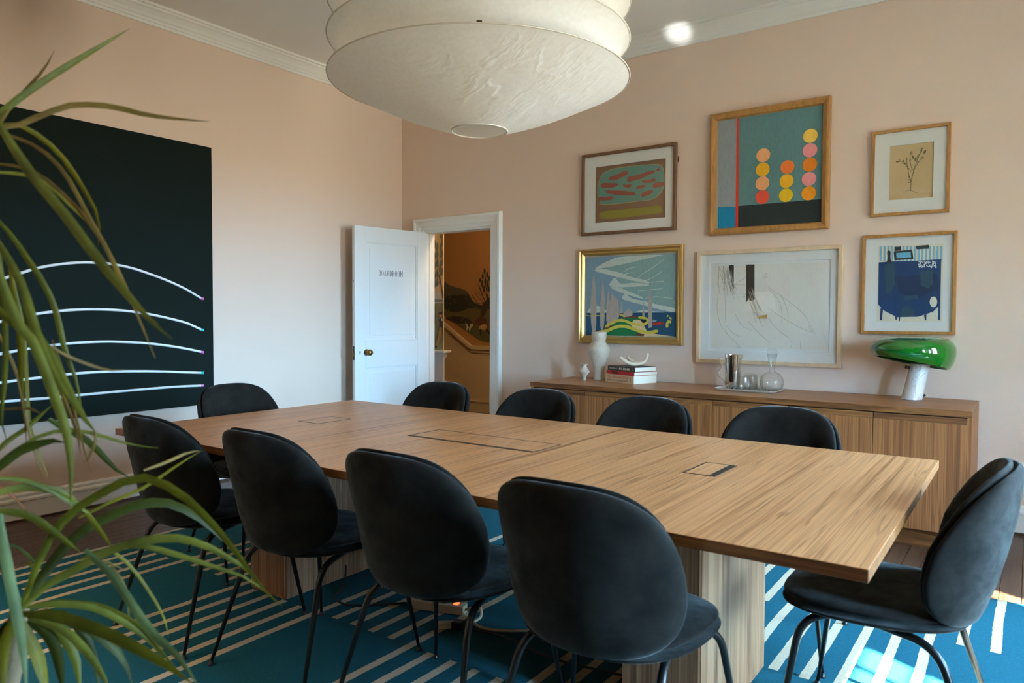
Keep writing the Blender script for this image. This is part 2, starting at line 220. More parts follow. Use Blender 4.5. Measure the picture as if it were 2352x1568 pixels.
D_DRAWING=[["paper",[[-1.8611,1.6133],[-1.0872,1.6059],[-1.0821,1.0328],[-1.8566,1.0289]]],["charcoal",[[-1.7384,1.6099],[-1.706,1.6099],[-1.7047,1.4387],[-1.7136,1.463],[-1.728,1.5298],[-1.7422,1.5726]]],["charcoal",[[-1.6203,1.6103],[-1.5621,1.6093],[-1.5584,1.3708],[-1.5746,1.3531],[-1.5987,1.3712],[-1.6151,1.3474]]],["pencil",[[-1.7908,1.5709],[-1.7883,1.4977],[-1.7548,1.4148],[-1.7535,1.4153],[-1.787,1.498],[-1.7894,1.5709]]],["pencil",[[-1.8147,1.5503],[-1.8164,1.477],[-1.7988,1.367],[-1.7967,1.3673],[-1.8143,1.4771],[-1.8125,1.5502]]],["pencil",[[-1.7287,1.5736],[-1.7164,1.5009],[-1.7181,1.4188],[-1.7153,1.4187],[-1.7136,1.501],[-1.726,1.574]]],["pencil",[[-1.761,1.5554],[-1.7474,1.4825],[-1.755,1.3912],[-1.7527,1.3909],[-1.7451,1.4825],[-1.7587,1.5558]]],["pencil",[[-1.7853,1.6078],[-1.7645,1.5344],[-1.7567,1.4456],[-1.7538,1.4458],[-1.7617,1.5348],[-1.7826,1.6085]]],["pencil",[[-1.7411,1.5419],[-1.7377,1.4688],[-1.6947,1.3992],[-1.6922,1.4007],[-1.7349,1.4696],[-1.7382,1.5419]]],["pencil",[[-1.7244,1.6012],[-1.7305,1.5288],[-1.7097,1.422],[-1.7077,1.4223],[-1.7285,1.5289],[-1.7223,1.601]]],["pencil",[[-1.7506,1.5872],[-1.7431,1.5142],[-1.7272,1.452],[-1.725,1.4525],[-1.7408,1.5145],[-1.7483,1.5873]]],["pencil",[[-1.7548,1.5433],[-1.7408,1.4701],[-1.7008,1.3709],[-1.698,1.372],[-1.7378,1.4709],[-1.7517,1.5438]]],["pencil",[[-1.746,1.5969],[-1.7255,1.5236],[-1.6903,1.4211],[-1.6881,1.4218],[-1.7233,1.5242],[-1.7438,1.5974]]],["pencil",[[-1.7411,1.5933],[-1.7217,1.5202],[-1.7075,1.463],[-1.7062,1.4633],[-1.7204,1.5205],[-1.7398,1.5936]]],["pencil",[[-1.7257,1.5366],[-1.7336,1.4639],[-1.6795,1.3968],[-1.6784,1.3977],[-1.7322,1.4644],[-1.7242,1.5364]]],["pencil",[[-1.7846,1.5542],[-1.7635,1.4809],[-1.7799,1.4],[-1.7786,1.3997],[-1.7622,1.4809],[-1.7833,1.5545]]],["pencil",[[-1.7413,1.5844],[-1.72,1.5111],[-1.6851,1.4375],[-1.6823,1.4387],[-1.7172,1.5121],[-1.7384,1.5851]]],["pencil",[[-1.784,1.6047],[-1.773,1.5315],[-1.7804,1.481],[-1.7785,1.4807],[-1.771,1.5315],[-1.782,1.6049]]],["pencil",[[-1.7528,1.5981],[-1.7624,1.525],[-1.7025,1.4639],[-1.7004,1.4659],[-1.7596,1.5259],[-1.7498,1.5976]]],["pencil",[[-1.7223,1.5807],[-1.7166,1.508],[-1.6914,1.4245],[-1.6892,1.4251],[-1.7143,1.5083],[-1.72,1.5808]]],["pencil",[[-1.7574,1.564],[-1.7339,1.4908],[-1.7273,1.4232],[-1.7248,1.4233],[-1.7314,1.4912],[-1.755,1.5646]]],["pencil",[[-1.791,1.5885],[-1.766,1.5149],[-1.7598,1.4385],[-1.7585,1.4385],[-1.7647,1.5151],[-1.7898,1.5888]]],["pencil",[[-1.772,1.5678],[-1.7826,1.495],[-1.7355,1.4114],[-1.7343,1.412],[-1.7813,1.4952],[-1.7707,1.5676]]],["pencil",[[-1.7505,1.5751],[-1.7366,1.5021],[-1.7286,1.4143],[-1.726,1.4145],[-1.7341,1.5023],[-1.7479,1.5754]]],["pencil",[[-1.8145,1.6069],[-1.8005,1.5331],[-1.7586,1.477],[-1.7569,1.4782],[-1.7986,1.5339],[-1.8124,1.6072]]],["pencil",[[-1.7542,1.586],[-1.7519,1.5131],[-1.7348,1.4494],[-1.7325,1.4499],[-1.7496,1.5134],[-1.7518,1.586]]],["pencil",[[-1.7849,1.5827],[-1.7676,1.5095],[-1.7813,1.432],[-1.7787,1.4315],[-1.765,1.5095],[-1.7824,1.5831]]],["pencil",[[-1.7838,1.5939],[-1.7653,1.5206],[-1.7687,1.4708],[-1.7667,1.4706],[-1.7633,1.5208],[-1.7818,1.5943]]],["pencil",[[-1.7432,1.6015],[-1.7426,1.5288],[-1.7222,1.4314],[-1.7202,1.4318],[-1.7405,1.5289],[-1.7412,1.6014]]],["pencil",[[-1.5778,1.4537],[-1.5529,1.376],[-1.5062,1.28],[-1.5042,1.2809],[-1.5508,1.3768],[-1.5757,1.4543]]],["pencil",[[-1.5953,1.4482],[-1.5703,1.3704],[-1.5337,1.2821],[-1.5325,1.2826],[-1.569,1.3708],[-1.594,1.4485]]],["pencil",[[-1.5788,1.382],[-1.5539,1.3044],[-1.5147,1.2328],[-1.5128,1.2339],[-1.5519,1.3053],[-1.5767,1.3826]]],["pencil",[[-1.5859,1.3857],[-1.5609,1.308],[-1.5142,1.246],[-1.513,1.2469],[-1.5596,1.3087],[-1.5844,1.3861]]],["pencil",[[-1.5801,1.4429],[-1.5552,1.3652],[-1.5082,1.2844],[-1.5068,1.2852],[-1.5536,1.3658],[-1.5785,1.4434]]],["pencil",[[-1.5964,1.3734],[-1.5714,1.2956],[-1.5336,1.2417],[-1.5317,1.243],[-1.5693,1.2966],[-1.5942,1.374]]],["pencil",[[-1.5753,1.3661],[-1.5504,1.2886],[-1.4989,1.1735],[-1.4968,1.1744],[-1.5483,1.2894],[-1.5732,1.3667]]],["pencil",[[-1.6049,1.3924],[-1.5798,1.3145],[-1.5093,1.2177],[-1.5079,1.2188],[-1.5782,1.3153],[-1.6031,1.3929]]],["pencil",[[-1.6026,1.4358],[-1.5775,1.3578],[-1.5363,1.2995],[-1.5348,1.3006],[-1.5758,1.3586],[-1.6008,1.4363]]],["pencil",[[-1.602,1.3854],[-1.577,1.3077],[-1.5435,1.1951],[-1.5416,1.1956],[-1.575,1.3082],[-1.6,1.3859]]],["pencil",[[-1.573,1.3759],[-1.5481,1.2983],[-1.4753,1.2077],[-1.4744,1.2084],[-1.5471,1.2989],[-1.5719,1.3762]]],["pencil",[[-1.5825,1.4536],[-1.5576,1.3758],[-1.5125,1.279],[-1.5109,1.2797],[-1.5559,1.3765],[-1.5808,1.4541]]],["pencil",[[-1.5958,1.3715],[-1.5708,1.2938],[-1.5113,1.2181],[-1.5101,1.219],[-1.5695,1.2945],[-1.5944,1.372]]],["pencil",[[-1.5766,1.4208],[-1.5517,1.3431],[-1.4845,1.2667],[-1.4834,1.2676],[-1.5505,1.3438],[-1.5753,1.4212]]],["pencil",[[-1.8138,1.6116],[-1.8158,1.5385],[-1.824,1.4588],[-1.7824,1.4635],[-1.7828,1.4654],[-1.8222,1.4595],[-1.8138,1.5383],[-1.8118,1.6114]]],["pencil",[[-1.8168,1.6112],[-1.7785,1.5372],[-1.7962,1.4772],[-1.7943,1.4766],[-1.7765,1.5374],[-1.815,1.612]]],["pencil",[[-1.7712,1.4642],[-1.7627,1.3059],[-1.7613,1.2085],[-1.7593,1.2086],[-1.7607,1.306],[-1.7692,1.4642]]],["pencil",[[-1.8142,1.4285],[-1.8282,1.3061],[-1.7981,1.1834],[-1.7348,1.1108],[-1.6482,1.0341],[-1.6469,1.0356],[-1.7334,1.1122],[-1.7963,1.1842],[-1.8262,1.3062],[-1.8123,1.4283]]],["pencil",[[-1.7547,1.1844],[-1.7603,1.1474],[-1.7381,1.117],[-1.7365,1.1181],[-1.7584,1.1478],[-1.7527,1.1841]]],["pencil",[[-1.7545,1.1836],[-1.7042,1.1265],[-1.6459,1.1033],[-1.6452,1.1051],[-1.7031,1.128],[-1.753,1.1849]]],["pencil",[[-1.4715,1.4573],[-1.396,1.3975],[-1.3106,1.3386],[-1.2378,1.2753],[-1.1876,1.2015],[-1.1539,1.1252],[-1.1523,1.126],[-1.1861,1.2024],[-1.2365,1.2765],[-1.3095,1.3401],[-1.3949,1.399],[-1.4704,1.4588]]],["pencil",[[-1.4714,1.4456],[-1.3957,1.3686],[-1.3688,1.2757],[-1.3759,1.1944],[-1.3741,1.1942],[-1.367,1.2759],[-1.3942,1.3696],[-1.4701,1.4469]]],["pencil",[[-1.3966,1.4211],[-1.3501,1.3393],[-1.3289,1.2468],[-1.3365,1.1948],[-1.3347,1.1945],[-1.3271,1.247],[-1.3484,1.34],[-1.3951,1.422]]],["pencil",[[-1.4691,1.3103],[-1.3936,1.2575],[-1.3082,1.2057],[-1.2467,1.1718],[-1.159,1.1388],[-1.1584,1.1406],[-1.246,1.1735],[-1.3074,1.2073],[-1.3926,1.2591],[-1.468,1.3118]]],["pencil",[[-1.6902,1.4798],[-1.6303,1.5143],[-1.6313,1.516],[-1.6912,1.4814]]],["pencil",[[-1.5066,1.5316],[-1.4749,1.5441],[-1.4756,1.5459],[-1.5073,1.5333]]],["pencil",[[-1.5066,1.5168],[-1.473,1.5206],[-1.4733,1.5224],[-1.5069,1.5186]]],["pencil",[[-1.6409,1.4007],[-1.62,1.4034],[-1.6203,1.4053],[-1.6412,1.4026]]],["pencil",[[-1.638,1.3886],[-1.62,1.3854],[-1.6197,1.3873],[-1.6377,1.3905]]],["pencil",[[-1.6315,1.5263],[-1.6224,1.5201],[-1.6214,1.5216],[-1.6305,1.5279]]],["pencil",[[-1.7027,1.4709],[-1.6211,1.4691],[-1.6211,1.471],[-1.7027,1.4728]]],["pencil",[[-1.5592,1.4484],[-1.6052,1.3538],[-1.6035,1.3529],[-1.5575,1.4475]]],["pencil",[[-1.4625,1.2459],[-1.4328,1.1931],[-1.3632,1.1296],[-1.3233,1.1071],[-1.3225,1.1087],[-1.3621,1.1311],[-1.4314,1.1943],[-1.4609,1.2468]]],["pencil",[[-1.3152,1.0322],[-1.299,1.0678],[-1.3106,1.0912],[-1.3122,1.0903],[-1.3007,1.0679],[-1.3168,1.033]]],["pencil",[[-1.2469,1.0318],[-1.2467,1.0864],[-1.2485,1.0864],[-1.2486,1.0318]]],["pencil",[[-1.7008,1.2873],[-1.6505,1.1847],[-1.5659,1.1497],[-1.5652,1.1514],[-1.6491,1.1861],[-1.6991,1.2881]]],["pencil",[[-1.6031,1.2212],[-1.5306,1.1385],[-1.4479,1.0692],[-1.4467,1.0707],[-1.5293,1.1399],[-1.6016,1.2225]]],["pencil",[[-1.7856,1.61],[-1.7413,1.5358],[-1.7095,1.4506],[-1.7039,1.4024],[-1.7019,1.4025],[-1.7076,1.4511],[-1.7395,1.5366],[-1.7839,1.6109]]],["pencil",[[-1.1985,1.2017],[-1.1952,1.1729],[-1.1647,1.1418],[-1.1635,1.1431],[-1.1937,1.1738],[-1.1968,1.2019]]],["pencil",[[-1.6841,1.0359],[-1.6476,1.0327],[-1.6474,1.0346],[-1.6839,1.0378]]],["ochre",[[-1.5492,1.2371],[-1.5084,1.258],[-1.4707,1.264],[-1.4702,1.2357]]]]
D_BOTANICAL=[["tan",[[-0.7365,2.309],[-0.4987,2.3068],[-0.4983,1.975],[-0.7357,1.9771]]],["stem",[[-0.6164,2.0242],[-0.6152,2.0753],[-0.6092,2.1128],[-0.6009,2.1501],[-0.5851,2.2056],[-0.5692,2.248],[-0.5564,2.2781],[-0.5599,2.2805],[-0.5728,2.2503],[-0.5889,2.2076],[-0.6048,2.1519],[-0.6131,2.1143],[-0.6192,2.0762],[-0.6204,2.0248]]],["stem",[[-0.6156,2.0761],[-0.6292,2.1287],[-0.6383,2.1809],[-0.6412,2.2133],[-0.6446,2.2134],[-0.6417,2.1808],[-0.6325,2.1283],[-0.6189,2.0754]]],["stem",[[-0.6098,2.1129],[-0.5961,2.1623],[-0.5744,2.1978],[-0.5527,2.2333],[-0.555,2.2354],[-0.5768,2.1999],[-0.5987,2.164],[-0.6125,2.1142]]],["stem",[[-0.6389,2.1755],[-0.6722,2.2119],[-0.6963,2.2084],[-0.6955,2.2052],[-0.6733,2.2091],[-0.6408,2.1734]]],["stem",[[-0.6143,2.1021],[-0.6224,2.0906],[-0.6354,2.0984],[-0.6365,2.0955],[-0.6217,2.0875],[-0.612,2.0998]]],["stem",[[-0.6016,2.1455],[-0.6155,2.1658],[-0.623,2.2048],[-0.6258,2.2046],[-0.6181,2.1649],[-0.6038,2.1437]]],["stem",[[-0.6568,2.0145],[-0.6342,2.0277],[-0.6187,2.0262],[-0.6003,2.0155],[-0.5774,2.0069],[-0.577,2.0087],[-0.5998,2.0172],[-0.6183,2.028],[-0.6348,2.0296],[-0.6577,2.0162]]],["stem",[[-0.6873,2.2132],[-0.6944,2.2059],[-0.7046,2.2082],[-0.6975,2.2154]]],["leafgrey",[[-0.678,2.2097],[-0.6854,2.2163],[-0.6864,2.2264],[-0.6789,2.2198]]],["stem",[[-0.6662,2.1997],[-0.6655,2.2123],[-0.6562,2.2185],[-0.6569,2.2059]]],["leafgrey",[[-0.6406,2.2056],[-0.6488,2.2193],[-0.6455,2.234],[-0.6372,2.2202]]],["stem",[[-0.6436,2.189],[-0.6538,2.1912],[-0.6598,2.2012],[-0.6496,2.199]]],["leafgrey",[[-0.6219,2.2408],[-0.6249,2.2578],[-0.6154,2.2696],[-0.6124,2.2525]]],["stem",[[-0.6077,2.2144],[-0.6159,2.2281],[-0.6126,2.2427],[-0.6044,2.229]]],["leafgrey",[[-0.6301,2.2007],[-0.6293,2.2147],[-0.6191,2.2215],[-0.6199,2.2076]]],["stem",[[-0.5994,2.2001],[-0.6011,2.2171],[-0.5907,2.2278],[-0.589,2.2108]]],["leafgrey",[[-0.5889,2.218],[-0.5879,2.2361],[-0.5748,2.2449],[-0.5759,2.2268]]],["stem",[[-0.5696,2.2486],[-0.5711,2.2641],[-0.5617,2.2738],[-0.5601,2.2583]]],["leafgrey",[[-0.5653,2.2085],[-0.5603,2.2206],[-0.5484,2.2228],[-0.5533,2.2107]]],["stem",[[-0.5539,2.2409],[-0.5516,2.2572],[-0.539,2.2639],[-0.5412,2.2477]]],["leafgrey",[[-0.5955,2.1891],[-0.5892,2.1988],[-0.578,2.1985],[-0.5843,2.1889]]],["stem",[[-0.6274,2.1524],[-0.6347,2.1589],[-0.6357,2.1689],[-0.6283,2.1624]]],["leafgrey",[[-0.621,2.1378],[-0.6235,2.1477],[-0.6186,2.1552],[-0.6161,2.1454]]],["stem",[[-0.62,2.1036],[-0.6288,2.1054],[-0.6341,2.1141],[-0.6252,2.1123]]],["leafgrey",[[-0.6169,2.0872],[-0.6163,2.097],[-0.6092,2.1019],[-0.6098,2.0921]]],["stem",[[-0.6219,2.0749],[-0.6291,2.0734],[-0.6355,2.0789],[-0.6282,2.0804]]],["leafgrey",[[-0.6136,2.11],[-0.6094,2.1165],[-0.6019,2.1164],[-0.6061,2.1099]]],["stem",[[-0.5601,2.266],[-0.5655,2.2727],[-0.565,2.281],[-0.5596,2.2743]]],["leafgrey",[[-0.6047,2.1606],[-0.6017,2.1739],[-0.5905,2.1785],[-0.5934,2.1652]]]]
D_STILL=[["paper2",[[-0.7918,1.6964],[-0.4373,1.6929],[-0.4338,1.2225],[-0.7909,1.2197]]],["paleblue",[[-0.7822,1.6946],[-0.7703,1.6953],[-0.7697,1.6031],[-0.7816,1.6009]]],["paleblue",[[-0.7608,1.6935],[-0.7489,1.6942],[-0.7483,1.6022],[-0.7601,1.6001]]],["paleblue",[[-0.7394,1.6924],[-0.7276,1.6931],[-0.727,1.6014],[-0.7388,1.5992]]],["paleblue",[[-0.7182,1.6913],[-0.7065,1.6919],[-0.7058,1.6005],[-0.7175,1.5983]]],["paleblue",[[-0.6971,1.6901],[-0.6854,1.6908],[-0.6847,1.5996],[-0.6964,1.5975]]],["paleblue",[[-0.6761,1.689],[-0.6645,1.6897],[-0.6638,1.5988],[-0.6754,1.5966]]],["paleblue",[[-0.6552,1.6879],[-0.6437,1.6886],[-0.643,1.5979],[-0.6545,1.5958]]],["paleblue",[[-0.6344,1.6869],[-0.6229,1.6876],[-0.6222,1.5971],[-0.6337,1.595]]],["paleblue",[[-0.6137,1.6858],[-0.6023,1.6865],[-0.6016,1.5962],[-0.613,1.5941]]],["paleblue",[[-0.5932,1.6847],[-0.5818,1.6854],[-0.5811,1.5954],[-0.5924,1.5933]]],["paleblue",[[-0.5727,1.6836],[-0.5615,1.6843],[-0.5607,1.5946],[-0.572,1.5925]]],["paleblue",[[-0.5524,1.6826],[-0.5412,1.6833],[-0.5404,1.5937],[-0.5516,1.5916]]],["paleblue",[[-0.5322,1.6815],[-0.521,1.6822],[-0.5202,1.5929],[-0.5314,1.5908]]],["paleblue",[[-0.512,1.6805],[-0.5009,1.6811],[-0.5002,1.5921],[-0.5112,1.59]]],["paleblue",[[-0.492,1.6794],[-0.481,1.6801],[-0.4802,1.5913],[-0.4912,1.5892]]],["paleblue",[[-0.4721,1.6784],[-0.4611,1.679],[-0.4603,1.5905],[-0.4713,1.5884]]],["paleblue",[[-0.4523,1.6773],[-0.4414,1.678],[-0.4406,1.5897],[-0.4515,1.5876]]],["blue",[[-0.7862,1.5932],[-0.7186,1.5958],[-0.5799,1.5941],[-0.4462,1.5987],[-0.4448,1.3265],[-0.4836,1.2821],[-0.5615,1.2525],[-0.6765,1.2494],[-0.748,1.2887],[-0.7846,1.3285]]],["bluedark",[[-0.6932,1.4981],[-0.4665,1.5172],[-0.4588,1.4155],[-0.5639,1.3659],[-0.6678,1.3931]]],["blue",[[-0.7698,1.3086],[-0.7554,1.3019],[-0.7611,1.2292],[-0.7719,1.2291]]],["blue",[[-0.4557,1.3203],[-0.4448,1.3265],[-0.445,1.2326],[-0.456,1.2325]]],["blue",[[-0.6883,1.2559],[-0.6742,1.252],[-0.6762,1.2337],[-0.6855,1.2336]]],["blue",[[-0.5301,1.2629],[-0.5168,1.2693],[-0.5171,1.2321],[-0.525,1.2321]]],["blue",[[-0.6672,1.2521],[-0.6591,1.2521],[-0.6597,1.226],[-0.6655,1.2259]]],["paper2",[[-0.4616,1.3419],[-0.4629,1.3293],[-0.4669,1.3186],[-0.4732,1.3114],[-0.4808,1.3089],[-0.4885,1.3114],[-0.4952,1.3187],[-0.4997,1.3294],[-0.5016,1.3422],[-0.5003,1.3549],[-0.4962,1.3656],[-0.4899,1.3727],[-0.4823,1.3752],[-0.4746,1.3726],[-0.468,1.3654],[-0.4634,1.3546]]],["ink2",[[-0.7035,1.6579],[-0.6019,1.6633],[-0.5938,1.6049],[-0.6977,1.6028]]],["sky2",[[-0.6892,1.6467],[-0.6107,1.6508],[-0.6066,1.6171],[-0.6862,1.614]]],["ink2",[[-0.5818,1.6854],[-0.5144,1.6882],[-0.5117,1.6652],[-0.5791,1.6647]]],["ink2",[[-0.6993,1.685],[-0.6621,1.6857],[-0.6616,1.661],[-0.6988,1.6602]]],["ink2",[[-0.7424,1.6637],[-0.7189,1.6651],[-0.7214,1.6142],[-0.7114,1.5876],[-0.7444,1.5863],[-0.7343,1.6148]]],["bluegreen",[[-0.7514,1.5787],[-0.6972,1.5819],[-0.6924,1.4589],[-0.7146,1.3964],[-0.7431,1.4008]]],["bluegreen",[[-0.556,1.5328],[-0.4912,1.5358],[-0.4872,1.4542],[-0.5088,1.4228],[-0.5519,1.4429]]],["bluegreen",[[-0.6385,1.3797],[-0.5643,1.3852],[-0.566,1.3595],[-0.6345,1.3537]]],["bluegreen",[[-0.6591,1.2521],[-0.6486,1.3082],[-0.6201,1.3237],[-0.591,1.3041],[-0.5786,1.255]]],["white2",[[-0.501,1.5694],[-0.5133,1.5591],[-0.5112,1.556],[-0.499,1.5662]]],["white2",[[-0.47,1.5654],[-0.485,1.5616],[-0.4841,1.5579],[-0.4691,1.5617]]],["white2",[[-0.5536,1.5771],[-0.5691,1.5745],[-0.5684,1.5707],[-0.5529,1.5733]]],["white2",[[-0.5116,1.5589],[-0.4968,1.5522],[-0.4957,1.5557],[-0.5105,1.5625]]],["white2",[[-0.5213,1.5888],[-0.5231,1.5711],[-0.5198,1.5705],[-0.518,1.5881]]],["white2",[[-0.5183,1.5914],[-0.506,1.5797],[-0.5039,1.5826],[-0.5163,1.5943]]],["white2",[[-0.533,1.5653],[-0.5444,1.5537],[-0.5421,1.5507],[-0.5307,1.5624]]],["white2",[[-0.5566,1.5647],[-0.5421,1.5566],[-0.5408,1.5601],[-0.5552,1.5682]]],["white2",[[-0.5148,1.5815],[-0.4992,1.5808],[-0.4993,1.5846],[-0.5149,1.5854]]],["white2",[[-0.491,1.5838],[-0.4787,1.5722],[-0.4767,1.5751],[-0.489,1.5867]]],["white2",[[-0.4795,1.5632],[-0.4697,1.5489],[-0.4671,1.5511],[-0.477,1.5655]]],["white2",[[-0.473,1.5767],[-0.4808,1.5619],[-0.478,1.5598],[-0.4701,1.5745]]],["white2",[[-0.5415,1.5658],[-0.5501,1.5513],[-0.5473,1.5491],[-0.5387,1.5636]]],["white2",[[-0.4808,1.5628],[-0.4713,1.5481],[-0.4687,1.5502],[-0.4782,1.5649]]],["white2",[[-0.5384,1.5852],[-0.5241,1.5768],[-0.5227,1.5802],[-0.5369,1.5886]]],["white2",[[-0.557,1.5884],[-0.5617,1.5715],[-0.5585,1.5702],[-0.5538,1.587]]],["white2",[[-0.5687,1.574],[-0.5606,1.558],[-0.5577,1.5598],[-0.5658,1.5758]]],["white2",[[-0.5371,1.5701],[-0.5358,1.5522],[-0.5324,1.5523],[-0.5338,1.5702]]],["white2",[[-0.5313,1.5806],[-0.5404,1.5666],[-0.5377,1.5642],[-0.5286,1.5782]]],["white2",[[-0.566,1.5558],[-0.5502,1.554],[-0.5501,1.5578],[-0.5659,1.5597]]],["white2",[[-0.5023,1.5577],[-0.4868,1.5561],[-0.4867,1.5599],[-0.5022,1.5615]]],["white2",[[-0.4913,1.5836],[-0.4947,1.5665],[-0.4914,1.5655],[-0.488,1.5826]]],["white2",[[-0.5708,1.5915],[-0.5572,1.5813],[-0.5555,1.5845],[-0.569,1.5947]]],["white2",[[-0.472,1.5869],[-0.4829,1.575],[-0.4805,1.5722],[-0.4697,1.5841]]],["white2",[[-0.4833,1.5622],[-0.4757,1.5462],[-0.4728,1.5479],[-0.4804,1.5639]]],["white2",[[-0.5261,1.5779],[-0.5378,1.5667],[-0.5356,1.5637],[-0.5239,1.5749]]],["white2",[[-0.5483,1.5709],[-0.5607,1.5607],[-0.5587,1.5575],[-0.5462,1.5677]]],["white2",[[-0.4778,1.5883],[-0.493,1.5859],[-0.4923,1.5821],[-0.4771,1.5845]]],["white2",[[-0.5544,1.5869],[-0.5594,1.5702],[-0.5562,1.5688],[-0.5512,1.5855]]],["white2",[[-0.4725,1.5786],[-0.4875,1.575],[-0.4866,1.5713],[-0.4716,1.5749]]],["white2",[[-0.5193,1.5839],[-0.5105,1.5685],[-0.5077,1.5705],[-0.5166,1.5858]]],["white2",[[-0.5554,1.5889],[-0.5411,1.5803],[-0.5397,1.5837],[-0.5539,1.5923]]],["white2",[[-0.5076,1.5569],[-0.4938,1.5478],[-0.4922,1.5511],[-0.506,1.5602]]],["white2",[[-0.5599,1.5656],[-0.5611,1.5478],[-0.5578,1.5473],[-0.5565,1.5651]]],["white2",[[-0.5259,1.5893],[-0.5301,1.5723],[-0.5268,1.5711],[-0.5227,1.588]]],["white2",[[-0.4915,1.5798],[-0.4873,1.5623],[-0.4841,1.5632],[-0.4883,1.5806]]],["white2",[[-0.5662,1.5581],[-0.5504,1.5557],[-0.5502,1.5595],[-0.566,1.5619]]],["white2",[[-0.5258,1.562],[-0.5113,1.5543],[-0.51,1.5578],[-0.5245,1.5655]]],["white2",[[-0.4947,1.5643],[-0.5005,1.5482],[-0.4974,1.5465],[-0.4916,1.5627]]],["white2",[[-0.4949,1.5916],[-0.4914,1.574],[-0.4881,1.5747],[-0.4917,1.5922]]]]
D_ARCS=[[[1.7174,1.4456],[1.8091,1.4823],[1.9071,1.5206],[2.0117,1.5482],[2.1398,1.5697],[2.2397,1.576],[2.343,1.5737],[2.4719,1.5558],[2.5988,1.5216],[2.7313,1.4781],[2.8612,1.4245],[2.9751,1.3641]],[[1.7103,1.2003],[1.7729,1.2164],[1.8845,1.243],[2.0071,1.262],[2.1352,1.2741],[2.2693,1.2769],[2.4098,1.271],[2.5572,1.2535],[2.7121,1.2236],[2.8584,1.1866],[2.9725,1.1378]],[[1.707,1.0128],[1.7638,1.0223],[1.8811,1.0413],[2.0038,1.0557],[2.132,1.0659],[2.3008,1.0692],[2.4431,1.0618],[2.5926,1.048],[2.7497,1.0241],[2.8729,0.9997],[2.9707,0.977]],[[1.704,0.8444],[1.7896,0.8514],[1.9082,0.86],[2.0641,0.8704],[2.2291,0.8743],[2.4041,0.8696],[2.6287,0.8563],[2.8292,0.838],[2.969,0.8256]],[[1.7021,0.7322],[1.8462,0.7327],[1.9674,0.7319],[2.1268,0.7345],[2.3309,0.7372],[2.5503,0.7394],[2.7868,0.7387],[2.9679,0.7328]]]
